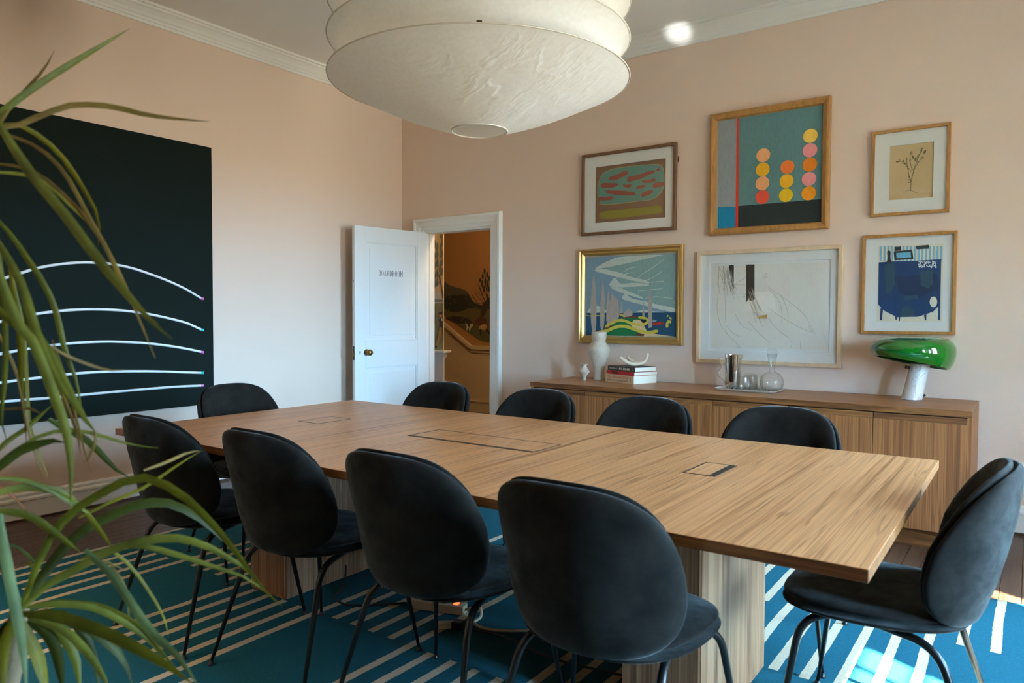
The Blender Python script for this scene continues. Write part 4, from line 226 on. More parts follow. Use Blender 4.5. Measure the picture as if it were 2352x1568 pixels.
D_LEAVES=[[[[-1.3136,0.4506,1.5072],[-1.3341,0.4658,1.5409],[-1.3489,0.4848,1.5716],[-1.3563,0.5089,1.5973],[-1.3619,0.5342,1.6227],[-1.3658,0.5608,1.648],[-1.369,0.5879,1.6733],[-1.3716,0.6154,1.6984],[-1.3732,0.6436,1.724],[-1.3745,0.672,1.7497],[-1.3744,0.7015,1.7765]],0.0126,0],[[[-1.3085,0.4549,1.5207],[-1.3295,0.4727,1.5481],[-1.3497,0.491,1.5753],[-1.3666,0.5117,1.6016],[-1.3825,0.5331,1.6277],[-1.3975,0.5552,1.6551],[-1.4144,0.576,1.6849],[-1.4336,0.5953,1.7173]],0.0065,1],[[[-1.3111,0.4528,1.5139],[-1.307,0.4688,1.5351],[-1.2968,0.4887,1.5426],[-1.2884,0.5076,1.5566],[-1.2779,0.528,1.5703],[-1.2672,0.5484,1.5814],[-1.2552,0.5694,1.5855],[-1.2432,0.5903,1.5869],[-1.23,0.612,1.5848],[-1.2166,0.6336,1.5802],[-1.2032,0.6554,1.5779],[-1.1887,0.678,1.5771],[-1.1744,0.7004,1.5771],[-1.159,0.7238,1.5775]],0.0107,1],[[[-1.1975,0.4117,1.5327],[-1.1743,0.4142,1.5096],[-1.1513,0.4166,1.4868],[-1.127,0.4198,1.4621],[-1.102,0.4235,1.4377],[-1.0774,0.4271,1.4167],[-1.0522,0.4311,1.3958],[-1.0277,0.4347,1.3756],[-1.0037,0.4379,1.3549],[-0.9804,0.4405,1.3347],[-0.9578,0.4429,1.3158],[-0.934,0.4459,1.2963],[-0.9108,0.4487,1.2783],[-0.8878,0.4512,1.2612],[-0.8645,0.4541,1.2444],[-0.8412,0.457,1.2296],[-0.8174,0.4604,1.2168]],0.0146,2],[[[-1.3355,0.4735,1.5453],[-1.3304,0.4978,1.549],[-1.3268,0.5204,1.5387],[-1.3244,0.542,1.5234],[-1.3242,0.5618,1.5038],[-1.3262,0.5798,1.4802],[-1.3298,0.5967,1.4555],[-1.3328,0.6138,1.4278],[-1.3433,0.6256,1.3995],[-1.3618,0.6315,1.3672]],0.0095,3],[[[-1.3381,0.4713,1.535],[-1.3072,0.4813,1.5232],[-1.2741,0.4928,1.5107],[-1.2441,0.502,1.4934],[-1.2174,0.5086,1.4721],[-1.1933,0.5133,1.4482],[-1.1719,0.5159,1.4228],[-1.151,0.5182,1.3969],[-1.1297,0.5208,1.3721],[-1.1087,0.5232,1.3478],[-1.0884,0.5251,1.3237],[-1.0688,0.5266,1.2996],[-1.05,0.5274,1.2763],[-1.0322,0.5276,1.2533],[-1.0142,0.5279,1.2295],[-0.9967,0.5279,1.2067],[-0.9795,0.5277,1.1848]],0.0071,1],[[[-1.3047,0.4557,1.4771],[-1.2756,0.4697,1.4726],[-1.2478,0.4825,1.4646],[-1.2221,0.4936,1.4494],[-1.1978,0.5035,1.4294],[-1.1753,0.5121,1.4091],[-1.154,0.5197,1.3876],[-1.1345,0.526,1.3646],[-1.1167,0.5311,1.3407],[-1.1016,0.5341,1.3154],[-1.0867,0.5371,1.2905],[-1.0673,0.5433,1.2674],[-1.0475,0.55,1.2473],[-1.0255,0.5583,1.2308]],0.0065,1],[[[-1.2811,0.4472,1.4597],[-1.2763,0.4683,1.461],[-1.2721,0.4888,1.4605],[-1.2679,0.5091,1.4535],[-1.2671,0.5266,1.4389],[-1.2653,0.5446,1.4208],[-1.2638,0.5625,1.4032],[-1.2636,0.5795,1.3865]],0.0069,3],[[[-1.2795,0.4454,1.3905],[-1.2686,0.4575,1.3706],[-1.2596,0.4681,1.3498],[-1.2516,0.478,1.3272],[-1.2426,0.4886,1.3043],[-1.2353,0.4978,1.2797],[-1.2305,0.5053,1.2541],[-1.2285,0.5106,1.2266],[-1.228,0.515,1.2002],[-1.2249,0.5212,1.1741],[-1.22,0.5286,1.146],[-1.2191,0.5332,1.1186],[-1.2187,0.5374,1.0891]],0.0101,0],[[[-1.2233,0.4227,1.3588],[-1.2071,0.4282,1.3372],[-1.1911,0.4335,1.3145],[-1.1764,0.4379,1.2914],[-1.1641,0.4405,1.2681],[-1.1531,0.4422,1.2436],[-1.142,0.444,1.2194],[-1.1301,0.4464,1.1967],[-1.117,0.4497,1.1744],[-1.1027,0.4538,1.1518],[-1.0861,0.4596,1.1314],[-1.0696,0.4655,1.1127],[-1.054,0.4707,1.0933]],0.0135,2],[[[-1.3963,0.4812,1.3031],[-1.3918,0.4924,1.2821],[-1.3847,0.5053,1.26],[-1.3784,0.5177,1.2391],[-1.3745,0.5282,1.2155],[-1.3711,0.5383,1.1896],[-1.3682,0.548,1.1635],[-1.367,0.5566,1.1375]],0.0191,4],[[[-1.1617,0.4034,1.3174],[-1.1549,0.4072,1.2938],[-1.1482,0.4111,1.2709],[-1.1403,0.4157,1.2471],[-1.132,0.4207,1.2255],[-1.1193,0.4291,1.2107],[-1.111,0.4341,1.1903],[-1.1027,0.439,1.1658],[-1.0948,0.4436,1.1419],[-1.0871,0.4482,1.1185],[-1.0802,0.4521,1.0957],[-1.075,0.4548,1.0725],[-1.072,0.4559,1.0497],[-1.0705,0.456,1.0259],[-1.0701,0.4553,1.0013],[-1.0697,0.4545,0.9764]],0.015,2],[[[-1.2558,0.4321,1.2585],[-1.2354,0.4418,1.2403],[-1.2131,0.4529,1.2251],[-1.1897,0.4649,1.2101],[-1.1725,0.4722,1.1886],[-1.1573,0.4778,1.1627],[-1.1429,0.4829,1.1388],[-1.1273,0.4889,1.1139],[-1.1121,0.4947,1.0924],[-1.0951,0.502,1.0726]],0.0166,0],[[[-1.2647,0.5077,1.1633],[-1.2641,0.5161,1.1434],[-1.2635,0.5244,1.1232],[-1.2633,0.5324,1.1019],[-1.2638,0.5399,1.0807],[-1.2649,0.547,1.0577],[-1.2676,0.5529,1.0357],[-1.2723,0.5573,1.0126]],0.0056,1],[[[-1.2105,0.4865,1.1998],[-1.214,0.5011,1.1895],[-1.2164,0.5166,1.18],[-1.2177,0.5329,1.1722],[-1.2182,0.5497,1.165],[-1.2178,0.5673,1.1579],[-1.2175,0.5849,1.1536],[-1.2171,0.6027,1.1545]],0.0055,1],[[[-1.2601,0.5128,1.2046],[-1.259,0.5211,1.1745],[-1.258,0.5293,1.1441],[-1.2576,0.537,1.1124],[-1.2578,0.5442,1.0809],[-1.2579,0.5515,1.0469],[-1.2586,0.5585,1.0157],[-1.257,0.567,0.9839]],0.0049,1],[[[-1.3338,0.4666,1.3558],[-1.3307,0.4676,1.3272],[-1.3275,0.4687,1.2984],[-1.3248,0.4694,1.2709],[-1.3226,0.4697,1.2417],[-1.3211,0.4696,1.2136],[-1.3203,0.469,1.186],[-1.3203,0.4678,1.1558],[-1.3208,0.4662,1.1283],[-1.3227,0.4636,1.0991],[-1.3224,0.4627,1.0728],[-1.3153,0.4666,1.0459]],0.0097,0],[[[-1.3765,0.4966,1.332],[-1.372,0.4985,1.3018],[-1.3677,0.5004,1.2721],[-1.3636,0.502,1.243],[-1.3601,0.5033,1.2147],[-1.3578,0.5036,1.1844],[-1.3567,0.5031,1.1522],[-1.3554,0.5027,1.1223],[-1.3517,0.504,1.0914],[-1.3479,0.5056,1.0641],[-1.346,0.5056,1.0345]],0.0094,3],[[[-1.37,0.5,1.3033],[-1.3689,0.5051,1.2731],[-1.3679,0.5101,1.2428],[-1.3682,0.5142,1.2129],[-1.3705,0.5168,1.1814],[-1.3738,0.5187,1.1504],[-1.3768,0.5208,1.1185],[-1.3798,0.5228,1.0851],[-1.3817,0.5258,1.0548],[-1.3778,0.5327,1.0218],[-1.373,0.5405,0.993],[-1.3689,0.5477,0.963]],0.0066,3],[[[-1.3915,0.4813,1.2241],[-1.3802,0.4882,1.1968],[-1.3689,0.4951,1.1695],[-1.3597,0.5005,1.1428],[-1.3535,0.5037,1.1133],[-1.3491,0.5056,1.0846],[-1.3431,0.5086,1.0548],[-1.3364,0.5121,1.0238],[-1.3291,0.5161,0.9967],[-1.3165,0.5241,0.9728]],0.0058,1],[[[-1.3343,0.4519,1.0182],[-1.3405,0.4654,1.0291],[-1.3465,0.4791,1.0394],[-1.3502,0.4945,1.0479],[-1.3539,0.5097,1.0556],[-1.3588,0.5243,1.0671],[-1.3634,0.539,1.0782],[-1.367,0.5544,1.0888]],0.0094,0],[[[-1.2991,0.4397,1.0074],[-1.2977,0.4572,1.0199],[-1.2928,0.4773,1.0351],[-1.2868,0.4981,1.0482],[-1.2791,0.5199,1.0555],[-1.2698,0.5425,1.0563],[-1.2601,0.5652,1.0506],[-1.2502,0.5878,1.0404],[-1.2398,0.6107,1.0296],[-1.2282,0.6346,1.0215],[-1.2158,0.6592,1.0155]],0.0071,0],[[[-1.2756,0.4316,1.0017],[-1.2683,0.4408,1.0132],[-1.2608,0.4502,1.0244],[-1.2517,0.4606,1.0348],[-1.2412,0.4719,1.0412],[-1.23,0.4836,1.0466],[-1.2188,0.4952,1.05],[-1.2071,0.507,1.0474]],0.016,4],[[[-1.2616,0.5063,1.0792],[-1.2688,0.5269,1.064],[-1.2748,0.5484,1.0508],[-1.2806,0.57,1.0355],[-1.2878,0.5903,1.0149],[-1.2956,0.61,0.9924],[-1.3029,0.6303,0.9709],[-1.3064,0.6534,0.9539]],0.0125,4],[[[-1.2557,0.5708,1.0522],[-1.2532,0.5724,1.0455],[-1.2525,0.5725,1.037],[-1.2541,0.5711,1.0298],[-1.2565,0.569,1.0212],[-1.259,0.5668,1.0133],[-1.2619,0.5644,1.006],[-1.2662,0.5612,1.0018]],0.005,1],[[[-1.3824,0.4819,1.0875],[-1.3736,0.4883,1.0882],[-1.3648,0.4945,1.0889],[-1.3562,0.5008,1.0891],[-1.3471,0.5072,1.0891],[-1.3388,0.513,1.0878],[-1.3309,0.5185,1.0831],[-1.3236,0.5234,1.077]],0.005,1],[[[-1.2728,0.4334,0.9971],[-1.2704,0.4525,0.9932],[-1.2635,0.4747,0.9867],[-1.2585,0.4953,0.9744],[-1.2545,0.5151,0.9593],[-1.2516,0.5339,0.9415],[-1.2459,0.5548,0.9232],[-1.2463,0.5711,0.9013]],0.009,0],[[[-1.2722,0.4327,0.9721],[-1.2701,0.452,0.9756],[-1.2658,0.4727,0.9767],[-1.2608,0.4936,0.9722],[-1.2554,0.5146,0.9636],[-1.253,0.5332,0.948],[-1.2522,0.5504,0.9261],[-1.2521,0.5669,0.9012]],0.0138,0],[[[-1.2139,0.4124,0.9612],[-1.2073,0.4258,0.9573],[-1.1973,0.4415,0.9529],[-1.1889,0.4558,0.9433],[-1.1818,0.469,0.9287],[-1.1753,0.4818,0.9139],[-1.1689,0.4945,0.8989],[-1.1628,0.507,0.885]],0.0129,0],[[[-1.3854,0.4746,0.9653],[-1.3922,0.4868,0.9536],[-1.3988,0.4992,0.9415],[-1.4056,0.5113,0.928],[-1.4125,0.5233,0.9127],[-1.4196,0.5351,0.8982],[-1.4247,0.5485,0.8856],[-1.4295,0.5622,0.8761]],0.0037,5],[[[-1.2343,0.4523,0.7976],[-1.2215,0.4591,0.8328],[-1.2085,0.4661,0.8686],[-1.1927,0.4749,0.902],[-1.1739,0.4858,0.9324],[-1.1501,0.5,0.9573],[-1.1219,0.5171,0.9771],[-1.0933,0.5345,0.9952],[-1.0622,0.5531,1.0032],[-1.0327,0.5699,0.9929],[-1.0041,0.5857,0.9729],[-0.9793,0.5985,0.9488],[-0.9563,0.61,0.9237],[-0.9351,0.6201,0.8985],[-0.9149,0.6295,0.8707],[-0.8941,0.6394,0.8443],[-0.8699,0.652,0.8233]],0.0142,0],[[[-1.2567,0.4605,0.7895],[-1.2575,0.4746,0.8089],[-1.258,0.489,0.8289],[-1.2587,0.5031,0.847],[-1.2563,0.5195,0.8669],[-1.2534,0.5361,0.883],[-1.2482,0.5542,0.8968],[-1.2402,0.5742,0.9065],[-1.2301,0.5956,0.917],[-1.2193,0.6175,0.9254],[-1.2075,0.6399,0.9277],[-1.1946,0.6628,0.924],[-1.1822,0.6848,0.9105],[-1.1704,0.7062,0.8909],[-1.1606,0.7261,0.8675],[-1.1525,0.7446,0.8421],[-1.1458,0.7621,0.8153]],0.0196,4],[[[-1.2118,0.4441,0.8058],[-1.2016,0.4575,0.8233],[-1.1908,0.4713,0.8387],[-1.1782,0.4861,0.8497],[-1.1642,0.502,0.8616],[-1.1484,0.5192,0.8746],[-1.1332,0.5359,0.8855],[-1.1176,0.5527,0.8931],[-1.1013,0.5699,0.8984],[-1.0841,0.5877,0.9005],[-1.0656,0.6062,0.8995],[-1.0477,0.6241,0.8922],[-1.0302,0.6414,0.881],[-1.0142,0.6576,0.8659],[-0.9983,0.6737,0.8504],[-0.9855,0.6873,0.8302],[-0.9757,0.6986,0.8051]],0.0147,2],[[[-1.2343,0.4523,0.7963],[-1.2245,0.4639,0.8155],[-1.2125,0.4771,0.8332],[-1.1974,0.4923,0.846],[-1.181,0.5083,0.8577],[-1.165,0.5241,0.8709],[-1.1494,0.5396,0.8821],[-1.1322,0.5559,0.8883],[-1.1126,0.5737,0.8876],[-1.0939,0.5907,0.8809],[-1.0737,0.6085,0.8718],[-1.0544,0.6257,0.8627],[-1.0364,0.642,0.853],[-1.0177,0.6587,0.8434],[-0.9989,0.6756,0.8333],[-0.9822,0.6906,0.8175],[-0.9671,0.7044,0.7983]],0.0101,2],[[[-1.0523,0.4645,0.9213],[-1.027,0.4698,0.9081],[-1.0023,0.4745,0.8957],[-0.9806,0.4771,0.8806],[-0.9589,0.4795,0.8636],[-0.938,0.4815,0.8485],[-0.9163,0.4841,0.834],[-0.8925,0.4883,0.8228],[-0.869,0.4923,0.8124],[-0.8484,0.4942,0.7992],[-0.8289,0.4952,0.7855]],0.0125,6],[[[-1.2343,0.4523,0.7963],[-1.2196,0.4698,0.8016],[-1.203,0.4885,0.802],[-1.1859,0.5074,0.7985],[-1.17,0.5253,0.7926],[-1.1544,0.5427,0.7804],[-1.1388,0.56,0.7641],[-1.1246,0.5762,0.7456],[-1.1127,0.5906,0.7239],[-1.1034,0.603,0.699]],0.0115,2],[[[-1.2567,0.4605,0.7881],[-1.2399,0.4762,0.7963],[-1.2214,0.4929,0.799],[-1.2016,0.5103,0.7975],[-1.1823,0.5273,0.7939],[-1.1635,0.5437,0.7869],[-1.1449,0.5597,0.7736],[-1.1309,0.5726,0.7606],[-1.1182,0.5841,0.7405],[-1.1065,0.5949,0.7197],[-1.0927,0.6071,0.6954],[-1.0791,0.6191,0.6716]],0.0095,0],[[[-1.177,0.4323,0.8117],[-1.1499,0.4456,0.8131],[-1.1237,0.4581,0.8116],[-1.097,0.4708,0.8066],[-1.0711,0.4828,0.7996],[-1.0456,0.4945,0.7912],[-1.0209,0.5056,0.7817],[-0.9968,0.5162,0.7718],[-0.9728,0.5267,0.7612],[-0.95,0.5363,0.7502],[-0.9284,0.5451,0.7387]],0.0184,0],[[[-1.289,0.4734,0.767],[-1.2718,0.4933,0.7665],[-1.2564,0.5119,0.7622],[-1.2409,0.5301,0.7509],[-1.2246,0.5487,0.7358],[-1.2108,0.5654,0.7155],[-1.1997,0.58,0.692],[-1.1938,0.5908,0.6641],[-1.193,0.5976,0.6319]],0.0183,4],[[[-1.233,0.4528,0.7877],[-1.2104,0.4687,0.7814],[-1.1897,0.4831,0.7735],[-1.1718,0.4952,0.7586],[-1.1551,0.5063,0.7383],[-1.1404,0.5158,0.7156],[-1.1288,0.5231,0.6929],[-1.1228,0.5263,0.6664]],0.0145,2],[[[-1.0912,0.378,0.9837],[-1.0834,0.3765,0.9622],[-1.074,0.3761,0.9406],[-1.0639,0.3763,0.919],[-1.0543,0.3761,0.8985],[-1.0445,0.3761,0.8776],[-1.0345,0.3761,0.8564],[-1.025,0.3759,0.8369],[-1.0163,0.3751,0.817],[-1.0088,0.3735,0.7973],[-1.0013,0.3718,0.7766]],0.0144,6],[[[-1.2356,0.4508,0.7844],[-1.22,0.4618,0.7796],[-1.2071,0.4705,0.7685],[-1.1961,0.4777,0.7529],[-1.1893,0.4817,0.7341],[-1.1856,0.4835,0.7149],[-1.1825,0.4848,0.6936],[-1.1793,0.4862,0.6727]],0.0185,4],[[[-1.1794,0.4303,0.8054],[-1.1729,0.4343,0.7903],[-1.1662,0.4385,0.7751],[-1.1594,0.4427,0.7609],[-1.1537,0.4461,0.744],[-1.1499,0.4481,0.7278],[-1.1461,0.45,0.71],[-1.1424,0.4519,0.6923]],0.0189,3],[[[-1.2383,0.4489,0.7844],[-1.2364,0.4495,0.7671],[-1.2349,0.4499,0.7501],[-1.2348,0.4492,0.7335],[-1.2361,0.4476,0.7171],[-1.2375,0.4459,0.7005],[-1.2392,0.444,0.6832],[-1.2408,0.442,0.6658]],0.0198,0],[[[-1.2184,0.4389,0.7928],[-1.2236,0.4345,0.7773],[-1.228,0.4306,0.7612],[-1.2299,0.4286,0.745],[-1.2307,0.4273,0.7277],[-1.2312,0.4262,0.7107],[-1.2314,0.4254,0.6935],[-1.2314,0.4246,0.6762]],0.0194,3],[[[-1.2436,0.4451,0.7844],[-1.2495,0.4405,0.7746],[-1.2553,0.4358,0.7618],[-1.2585,0.433,0.7492],[-1.261,0.4307,0.7361],[-1.2634,0.4283,0.7215],[-1.2658,0.4259,0.7064],[-1.2683,0.4235,0.692]],0.0185,4],[[[-1.2834,0.4774,0.7649],[-1.2653,0.49,0.7588],[-1.2482,0.5017,0.7489],[-1.2345,0.5109,0.7339],[-1.2227,0.5185,0.7144],[-1.2163,0.5222,0.6935],[-1.2132,0.5234,0.6703],[-1.2104,0.5244,0.6468]],0.0165,0],[[[-1.3393,0.4982,0.7484],[-1.3142,0.5163,0.7536],[-1.2911,0.5327,0.7506],[-1.2712,0.5461,0.732],[-1.2563,0.5557,0.7091],[-1.2457,0.5621,0.6808],[-1.2408,0.5644,0.6517],[-1.2367,0.566,0.6209]],0.0144,4],[[[-1.3465,0.4934,0.757],[-1.3516,0.4991,0.7681],[-1.3561,0.5051,0.7803],[-1.359,0.5123,0.7923],[-1.3619,0.5196,0.8048],[-1.371,0.5224,0.8162],[-1.3901,0.5178,0.8216],[-1.4093,0.5125,0.8115]],0.0073,0],[[[-1.2567,0.4605,0.7895],[-1.2627,0.457,0.8063],[-1.2687,0.4534,0.8231],[-1.2739,0.4504,0.8388],[-1.2782,0.448,0.856],[-1.2829,0.4454,0.872],[-1.2895,0.4414,0.8877],[-1.2966,0.437,0.9034]],0.0148,4],[[[-1.2182,0.5278,0.8569],[-1.209,0.5501,0.8646],[-1.2008,0.5713,0.8637],[-1.1945,0.5902,0.8419],[-1.1905,0.6073,0.8156],[-1.188,0.6231,0.7864],[-1.1864,0.6383,0.7552],[-1.1875,0.6515,0.7236],[-1.1941,0.6607,0.689]],0.0065,3],[[[-1.2087,0.5377,0.9293],[-1.2113,0.5442,0.9196],[-1.2138,0.5508,0.9098],[-1.2163,0.5573,0.9],[-1.2188,0.5639,0.8901],[-1.2212,0.5705,0.88],[-1.2236,0.5772,0.8699],[-1.226,0.5838,0.8597]],0.0085,3],[[[-1.3772,0.4762,0.8646],[-1.383,0.4893,0.8597],[-1.3886,0.5027,0.8534],[-1.3955,0.5148,0.8422],[-1.4026,0.5267,0.8277],[-1.4103,0.5381,0.8134],[-1.4169,0.5504,0.7994],[-1.4242,0.5622,0.7866]],0.006,4],[[[-1.2301,0.5799,0.8367],[-1.2359,0.5925,0.8184],[-1.2418,0.6051,0.7996],[-1.2501,0.6158,0.779],[-1.2614,0.6243,0.7557],[-1.2739,0.632,0.7326],[-1.2858,0.64,0.7087],[-1.2981,0.6478,0.686]],0.0045,1],[[[-1.3416,0.5598,0.7894],[-1.339,0.5707,0.7976],[-1.3359,0.5821,0.8051],[-1.331,0.5945,0.809],[-1.3247,0.6079,0.8099],[-1.3186,0.6208,0.8061],[-1.3128,0.6333,0.7971],[-1.3069,0.6459,0.7872]],0.0054,1],[[[-1.3464,0.4933,0.7534],[-1.3367,0.4998,0.743],[-1.3271,0.5063,0.733],[-1.3166,0.5134,0.7261],[-1.3048,0.5218,0.7239],[-1.2937,0.5295,0.7185],[-1.2837,0.5362,0.7095],[-1.2737,0.5429,0.6998]],0.0129,3],[[[-1.1868,0.6172,0.9879],[-1.1899,0.6327,0.9897],[-1.1927,0.6483,0.9916],[-1.1953,0.6641,0.9943],[-1.1974,0.6804,0.9982],[-1.1999,0.6963,1.0016],[-1.2012,0.713,1.0031],[-1.2028,0.7293,1.0019]],0.006,1],[[[-1.2728,0.5525,0.9083],[-1.2647,0.5741,0.9184],[-1.2566,0.5956,0.9283],[-1.2479,0.6175,0.9364],[-1.2384,0.6401,0.9453],[-1.2298,0.6622,0.9586],[-1.2199,0.6853,0.975],[-1.2111,0.7075,0.9896],[-1.2028,0.7293,1.0011]],0.0067,3]]
# ------------------------------------------------------------------ materials of the room
m_wall = P('wall_paint', S(231, 206, 186), 0.75, bump=0.02, bscale=220)
m_ceil = P('ceiling_paint', S(240, 238, 231), 0.8)
m_trim = P('trim_paint', S(238, 236, 228), 0.45)
m_door = P('door_paint', S(232, 236, 234), 0.42)
m_brass = P('brass', S(150, 118, 66), 0.32, metal=1.0)
m_steel = P('brushed_steel', S(150, 148, 142), 0.35, metal=1.0)
m_black = P('black_paint', S(20, 20, 19), 0.4)
m_ink = P('ink', S(28, 27, 25), 0.7)
wood('floor_oak', 'Y', [(0.25, S(58, 38, 28)), (0.5, S(84, 58, 43)), (0.75, S(106, 76, 56))], across=22, along=1.1, fine=160, rough=0.38, vary=0.12)
GL = glass('window_glass', (0.97, 0.985, 0.98, 1), 1.0)
PG = glass('picture_glass', (0.985, 0.99, 0.985, 1), 1.0, f0=0.06)

# ------------------------------------------------------------------ floor: slab and oak planks
fl = MB().box(ROOM_L - 0.2, ROOM_R + 0.2, ROOM_F - 0.2, ROOM_B, -0.12, -0.014).build('floor', P('subfloor', S(40, 28, 22), 0.9), kind='structure')
random.seed(11)
PW = 0.0835; nx = int((ROOM_R - ROOM_L) / PW) + 1; meshes = {}
for i in range(nx):
    x0 = ROOM_L + i * PW; x1 = min(x0 + PW, ROOM_R)
    if x1 - x0 < 0.01: continue
    cuts = [ROOM_F] + sorted(random.uniform(0.4, 4.4) + k * 0.0 for k in range(1)) + [random.uniform(4.6, 4.7)][:0] + [ROOM_B]
    for a, b in zip(cuts, cuts[1:]):
        me = MB().box(x0 + 0.0009, x1 - 0.0009, a + 0.0008, b - 0.0008, -0.014, -0.0002).build('plank', MATS['floor_oak'], fl, bev=0.0012)

# ------------------------------------------------------------------ walls
T = 0.125
MB().box(ROOM_L - T, ROOM_L, ROOM_F - T, ROOM_B + T, -0.1, CEIL + 0.1).build('wall_left', m_wall, kind='structure')
DX0, DX1, DZ = -4.642, -3.848, 2.035          # door opening
b = MB().box(ROOM_L, DX0, ROOM_B, ROOM_B + T, -0.1, CEIL + 0.1)
b.box(DX1, ROOM_R + T, ROOM_B, ROOM_B + T, -0.1, CEIL + 0.1).box(DX0, DX1, ROOM_B, ROOM_B + T, DZ, CEIL + 0.1)
b.build('wall_back', m_wall, kind='structure')
b = MB(); ys = sorted(WINDOWS); prev = ROOM_F - T
for a, c in ys:
    b.box(ROOM_R, ROOM_R + T, prev, a, -0.1, CEIL + 0.1); b.box(ROOM_R, ROOM_R + T, a, c, -0.1, WIN_Z[0]); b.box(ROOM_R, ROOM_R + T, a, c, WIN_Z[1], CEIL + 0.1); prev = c
b.box(ROOM_R, ROOM_R + T, prev, ROOM_B, -0.1, CEIL + 0.1)
b.build('wall_right', m_wall, kind='structure')
MB().box(ROOM_L, ROOM_R, ROOM_F - T, ROOM_F, -0.1, CEIL + 0.1).build('wall_front', P('wall_front_paint', S(158, 118, 84), 0.8), kind='structure')
MB().box(ROOM_L - T, ROOM_R + T, ROOM_F - T, ROOM_B + T, CEIL, CEIL + 0.12).build('ceiling', m_ceil, kind='structure')

# crown moulding: profile as (distance from wall, z)
cp = [(0, 3.214), (0.012, 3.214), (0.016, 3.232), (0.022, 3.236), (0.026, 3.25), (0.034, 3.258), (0.044, 3.275), (0.062, 3.296), (0.078, 3.306), (0.082, 3.316), (0.098, 3.318), (0.1, CEIL + 0.002), (0, CEIL + 0.002)]
def moulding(name, prof, m, inset=0.0):
    bp_ = [(x, z) for x, z in prof]
    sides = {'left': MB().sweep_y([(ROOM_L + x, z) for x, z in bp_], ROOM_F, ROOM_B),
             'back': MB().sweep_x([(ROOM_B - x, z) for x, z in bp_], ROOM_L, ROOM_R),
             'right': MB().sweep_y([(ROOM_R - x, z) for x, z in bp_], ROOM_F, ROOM_B),
             'front': MB().sweep_x([(ROOM_F + x, z) for x, z in bp_], ROOM_L, ROOM_R)}
    return sides
for i, (k, v) in enumerate(moulding('crown', cp, m_trim).items()): v.build('trim_%d' % (i + 1), m_trim, kind='structure')
bp_ = [(0, 0), (0.012, 0), (0.012, 0.012), (0.018, 0.014), (0.018, 0.115), (0.024, 0.12), (0.024, 0.132), (0.014, 0.142), (0.014, 0.158), (0.008, 0.168), (0, 0.17)]
sd = moulding('base', bp_, m_trim)
for k in ('left', 'right', 'front'): sd[k].build('baseboard_' + k, m_trim, kind='structure')
q = [(ROOM_B - x, z) for x, z in bp_]
MB().sweep_x(q, ROOM_L, -4.775).sweep_x(q, -3.725, ROOM_R).build('baseboard_back', m_trim, kind='structure')
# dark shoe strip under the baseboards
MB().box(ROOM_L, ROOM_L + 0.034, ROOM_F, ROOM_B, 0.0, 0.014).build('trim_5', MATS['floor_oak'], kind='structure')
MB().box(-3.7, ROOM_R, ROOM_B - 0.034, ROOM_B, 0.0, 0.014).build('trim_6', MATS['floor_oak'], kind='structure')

# ------------------------------------------------------------------ door casing and the open door
cas = tag(bpy.data.objects.new('trim_7', None), kind='structure'); COL.objects.link(cas); OFF[cas.name] = Vector((0, 0, 0))
pr = [(0, 0), (0, 0.016), (0.012, 0.02), (0.03, 0.02), (0.034, 0.026), (0.078, 0.03), (0.086, 0.04), (0.108, 0.04), (0.114, 0.03), (0.116, 0)]
cpts = [[(DX0 - a, ROOM_B - d, 0.0), (DX0 - a, ROOM_B - d, DZ + a), (DX1 + a, ROOM_B - d, DZ + a), (DX1 + a, ROOM_B - d, 0.0)] for a, d in pr]
for k, nm in enumerate(('casing_leg', 'casing_head', 'casing_leg')):     # mitred at the corners
    mb = MB()
    for A, B in zip(cpts, cpts[1:]): mb.add([A[k], A[k + 1], B[k + 1], B[k]], [(0, 1, 2, 3)])
    mb.build(nm, m_trim, cas)
MB().box(DX0 - 0.001, DX0 + 0.018, ROOM_B, ROOM_B + T, 0, DZ).build('jamb', m_trim, cas); MB().box(DX1 - 0.02, DX1 + 0.001, ROOM_B, ROOM_B + T, 0, DZ).build('jamb', m_trim, cas)
MB().box(DX0 + 0.018, DX1 - 0.02, ROOM_B + 0.0004, ROOM_B + T, DZ - 0.02, DZ + 0.001).build('jamb_head', m_trim, cas)
MB().box(DX0 + 0.018, DX0 + 0.026, ROOM_B + 0.045, ROOM_B + 0.075, 0, DZ - 0.02).build('door_stop', m_trim, cas)

HINGE = Vector((DX0 + 0.034, ROOM_B - 0.004, 0)); FREE = Vector((-4.735, 4.295, 0))
ud = (FREE - HINGE).normalized(); DW = 0.785; nd = Vector((-ud.y, ud.x, 0))
if nd.x < 0: nd = -nd                                   # faces the room
door = tag(bpy.data.objects.new('door_1', None), kind='structure'); COL.objects.link(door); OFF[door.name] = Vector((0, 0, 0))
TH = 0.038
def dbox(mb, u0, u1, z0, z1, n0, n1):
    c = HINGE + ud * (u0 + u1) / 2 + nd * (n0 + n1) / 2 + Vector((0, 0, (z0 + z1) / 2))
    return mb.obox(c, ud * (u1 - u0) / 2, nd * (n1 - n0) / 2, (0, 0, (z1 - z0) / 2))
ST = 0.105; RT = 2.02
mb = MB()
for u0, u1, z0, z1 in ((0, ST, 0.012, RT), (DW - ST, DW, 0.012, RT)): dbox(mb, u0, u1, z0, z1, -TH, 0)
mb.build('stile', m_door, door, bev=0.001)
mb = MB()
for z0, z1 in ((0.012, 0.25), (0.80, 1.02), (RT - 0.125, RT)): dbox(mb, ST, DW - ST, z0, z1, -TH, 0)
mb.build('rail', m_door, door, bev=0.001)
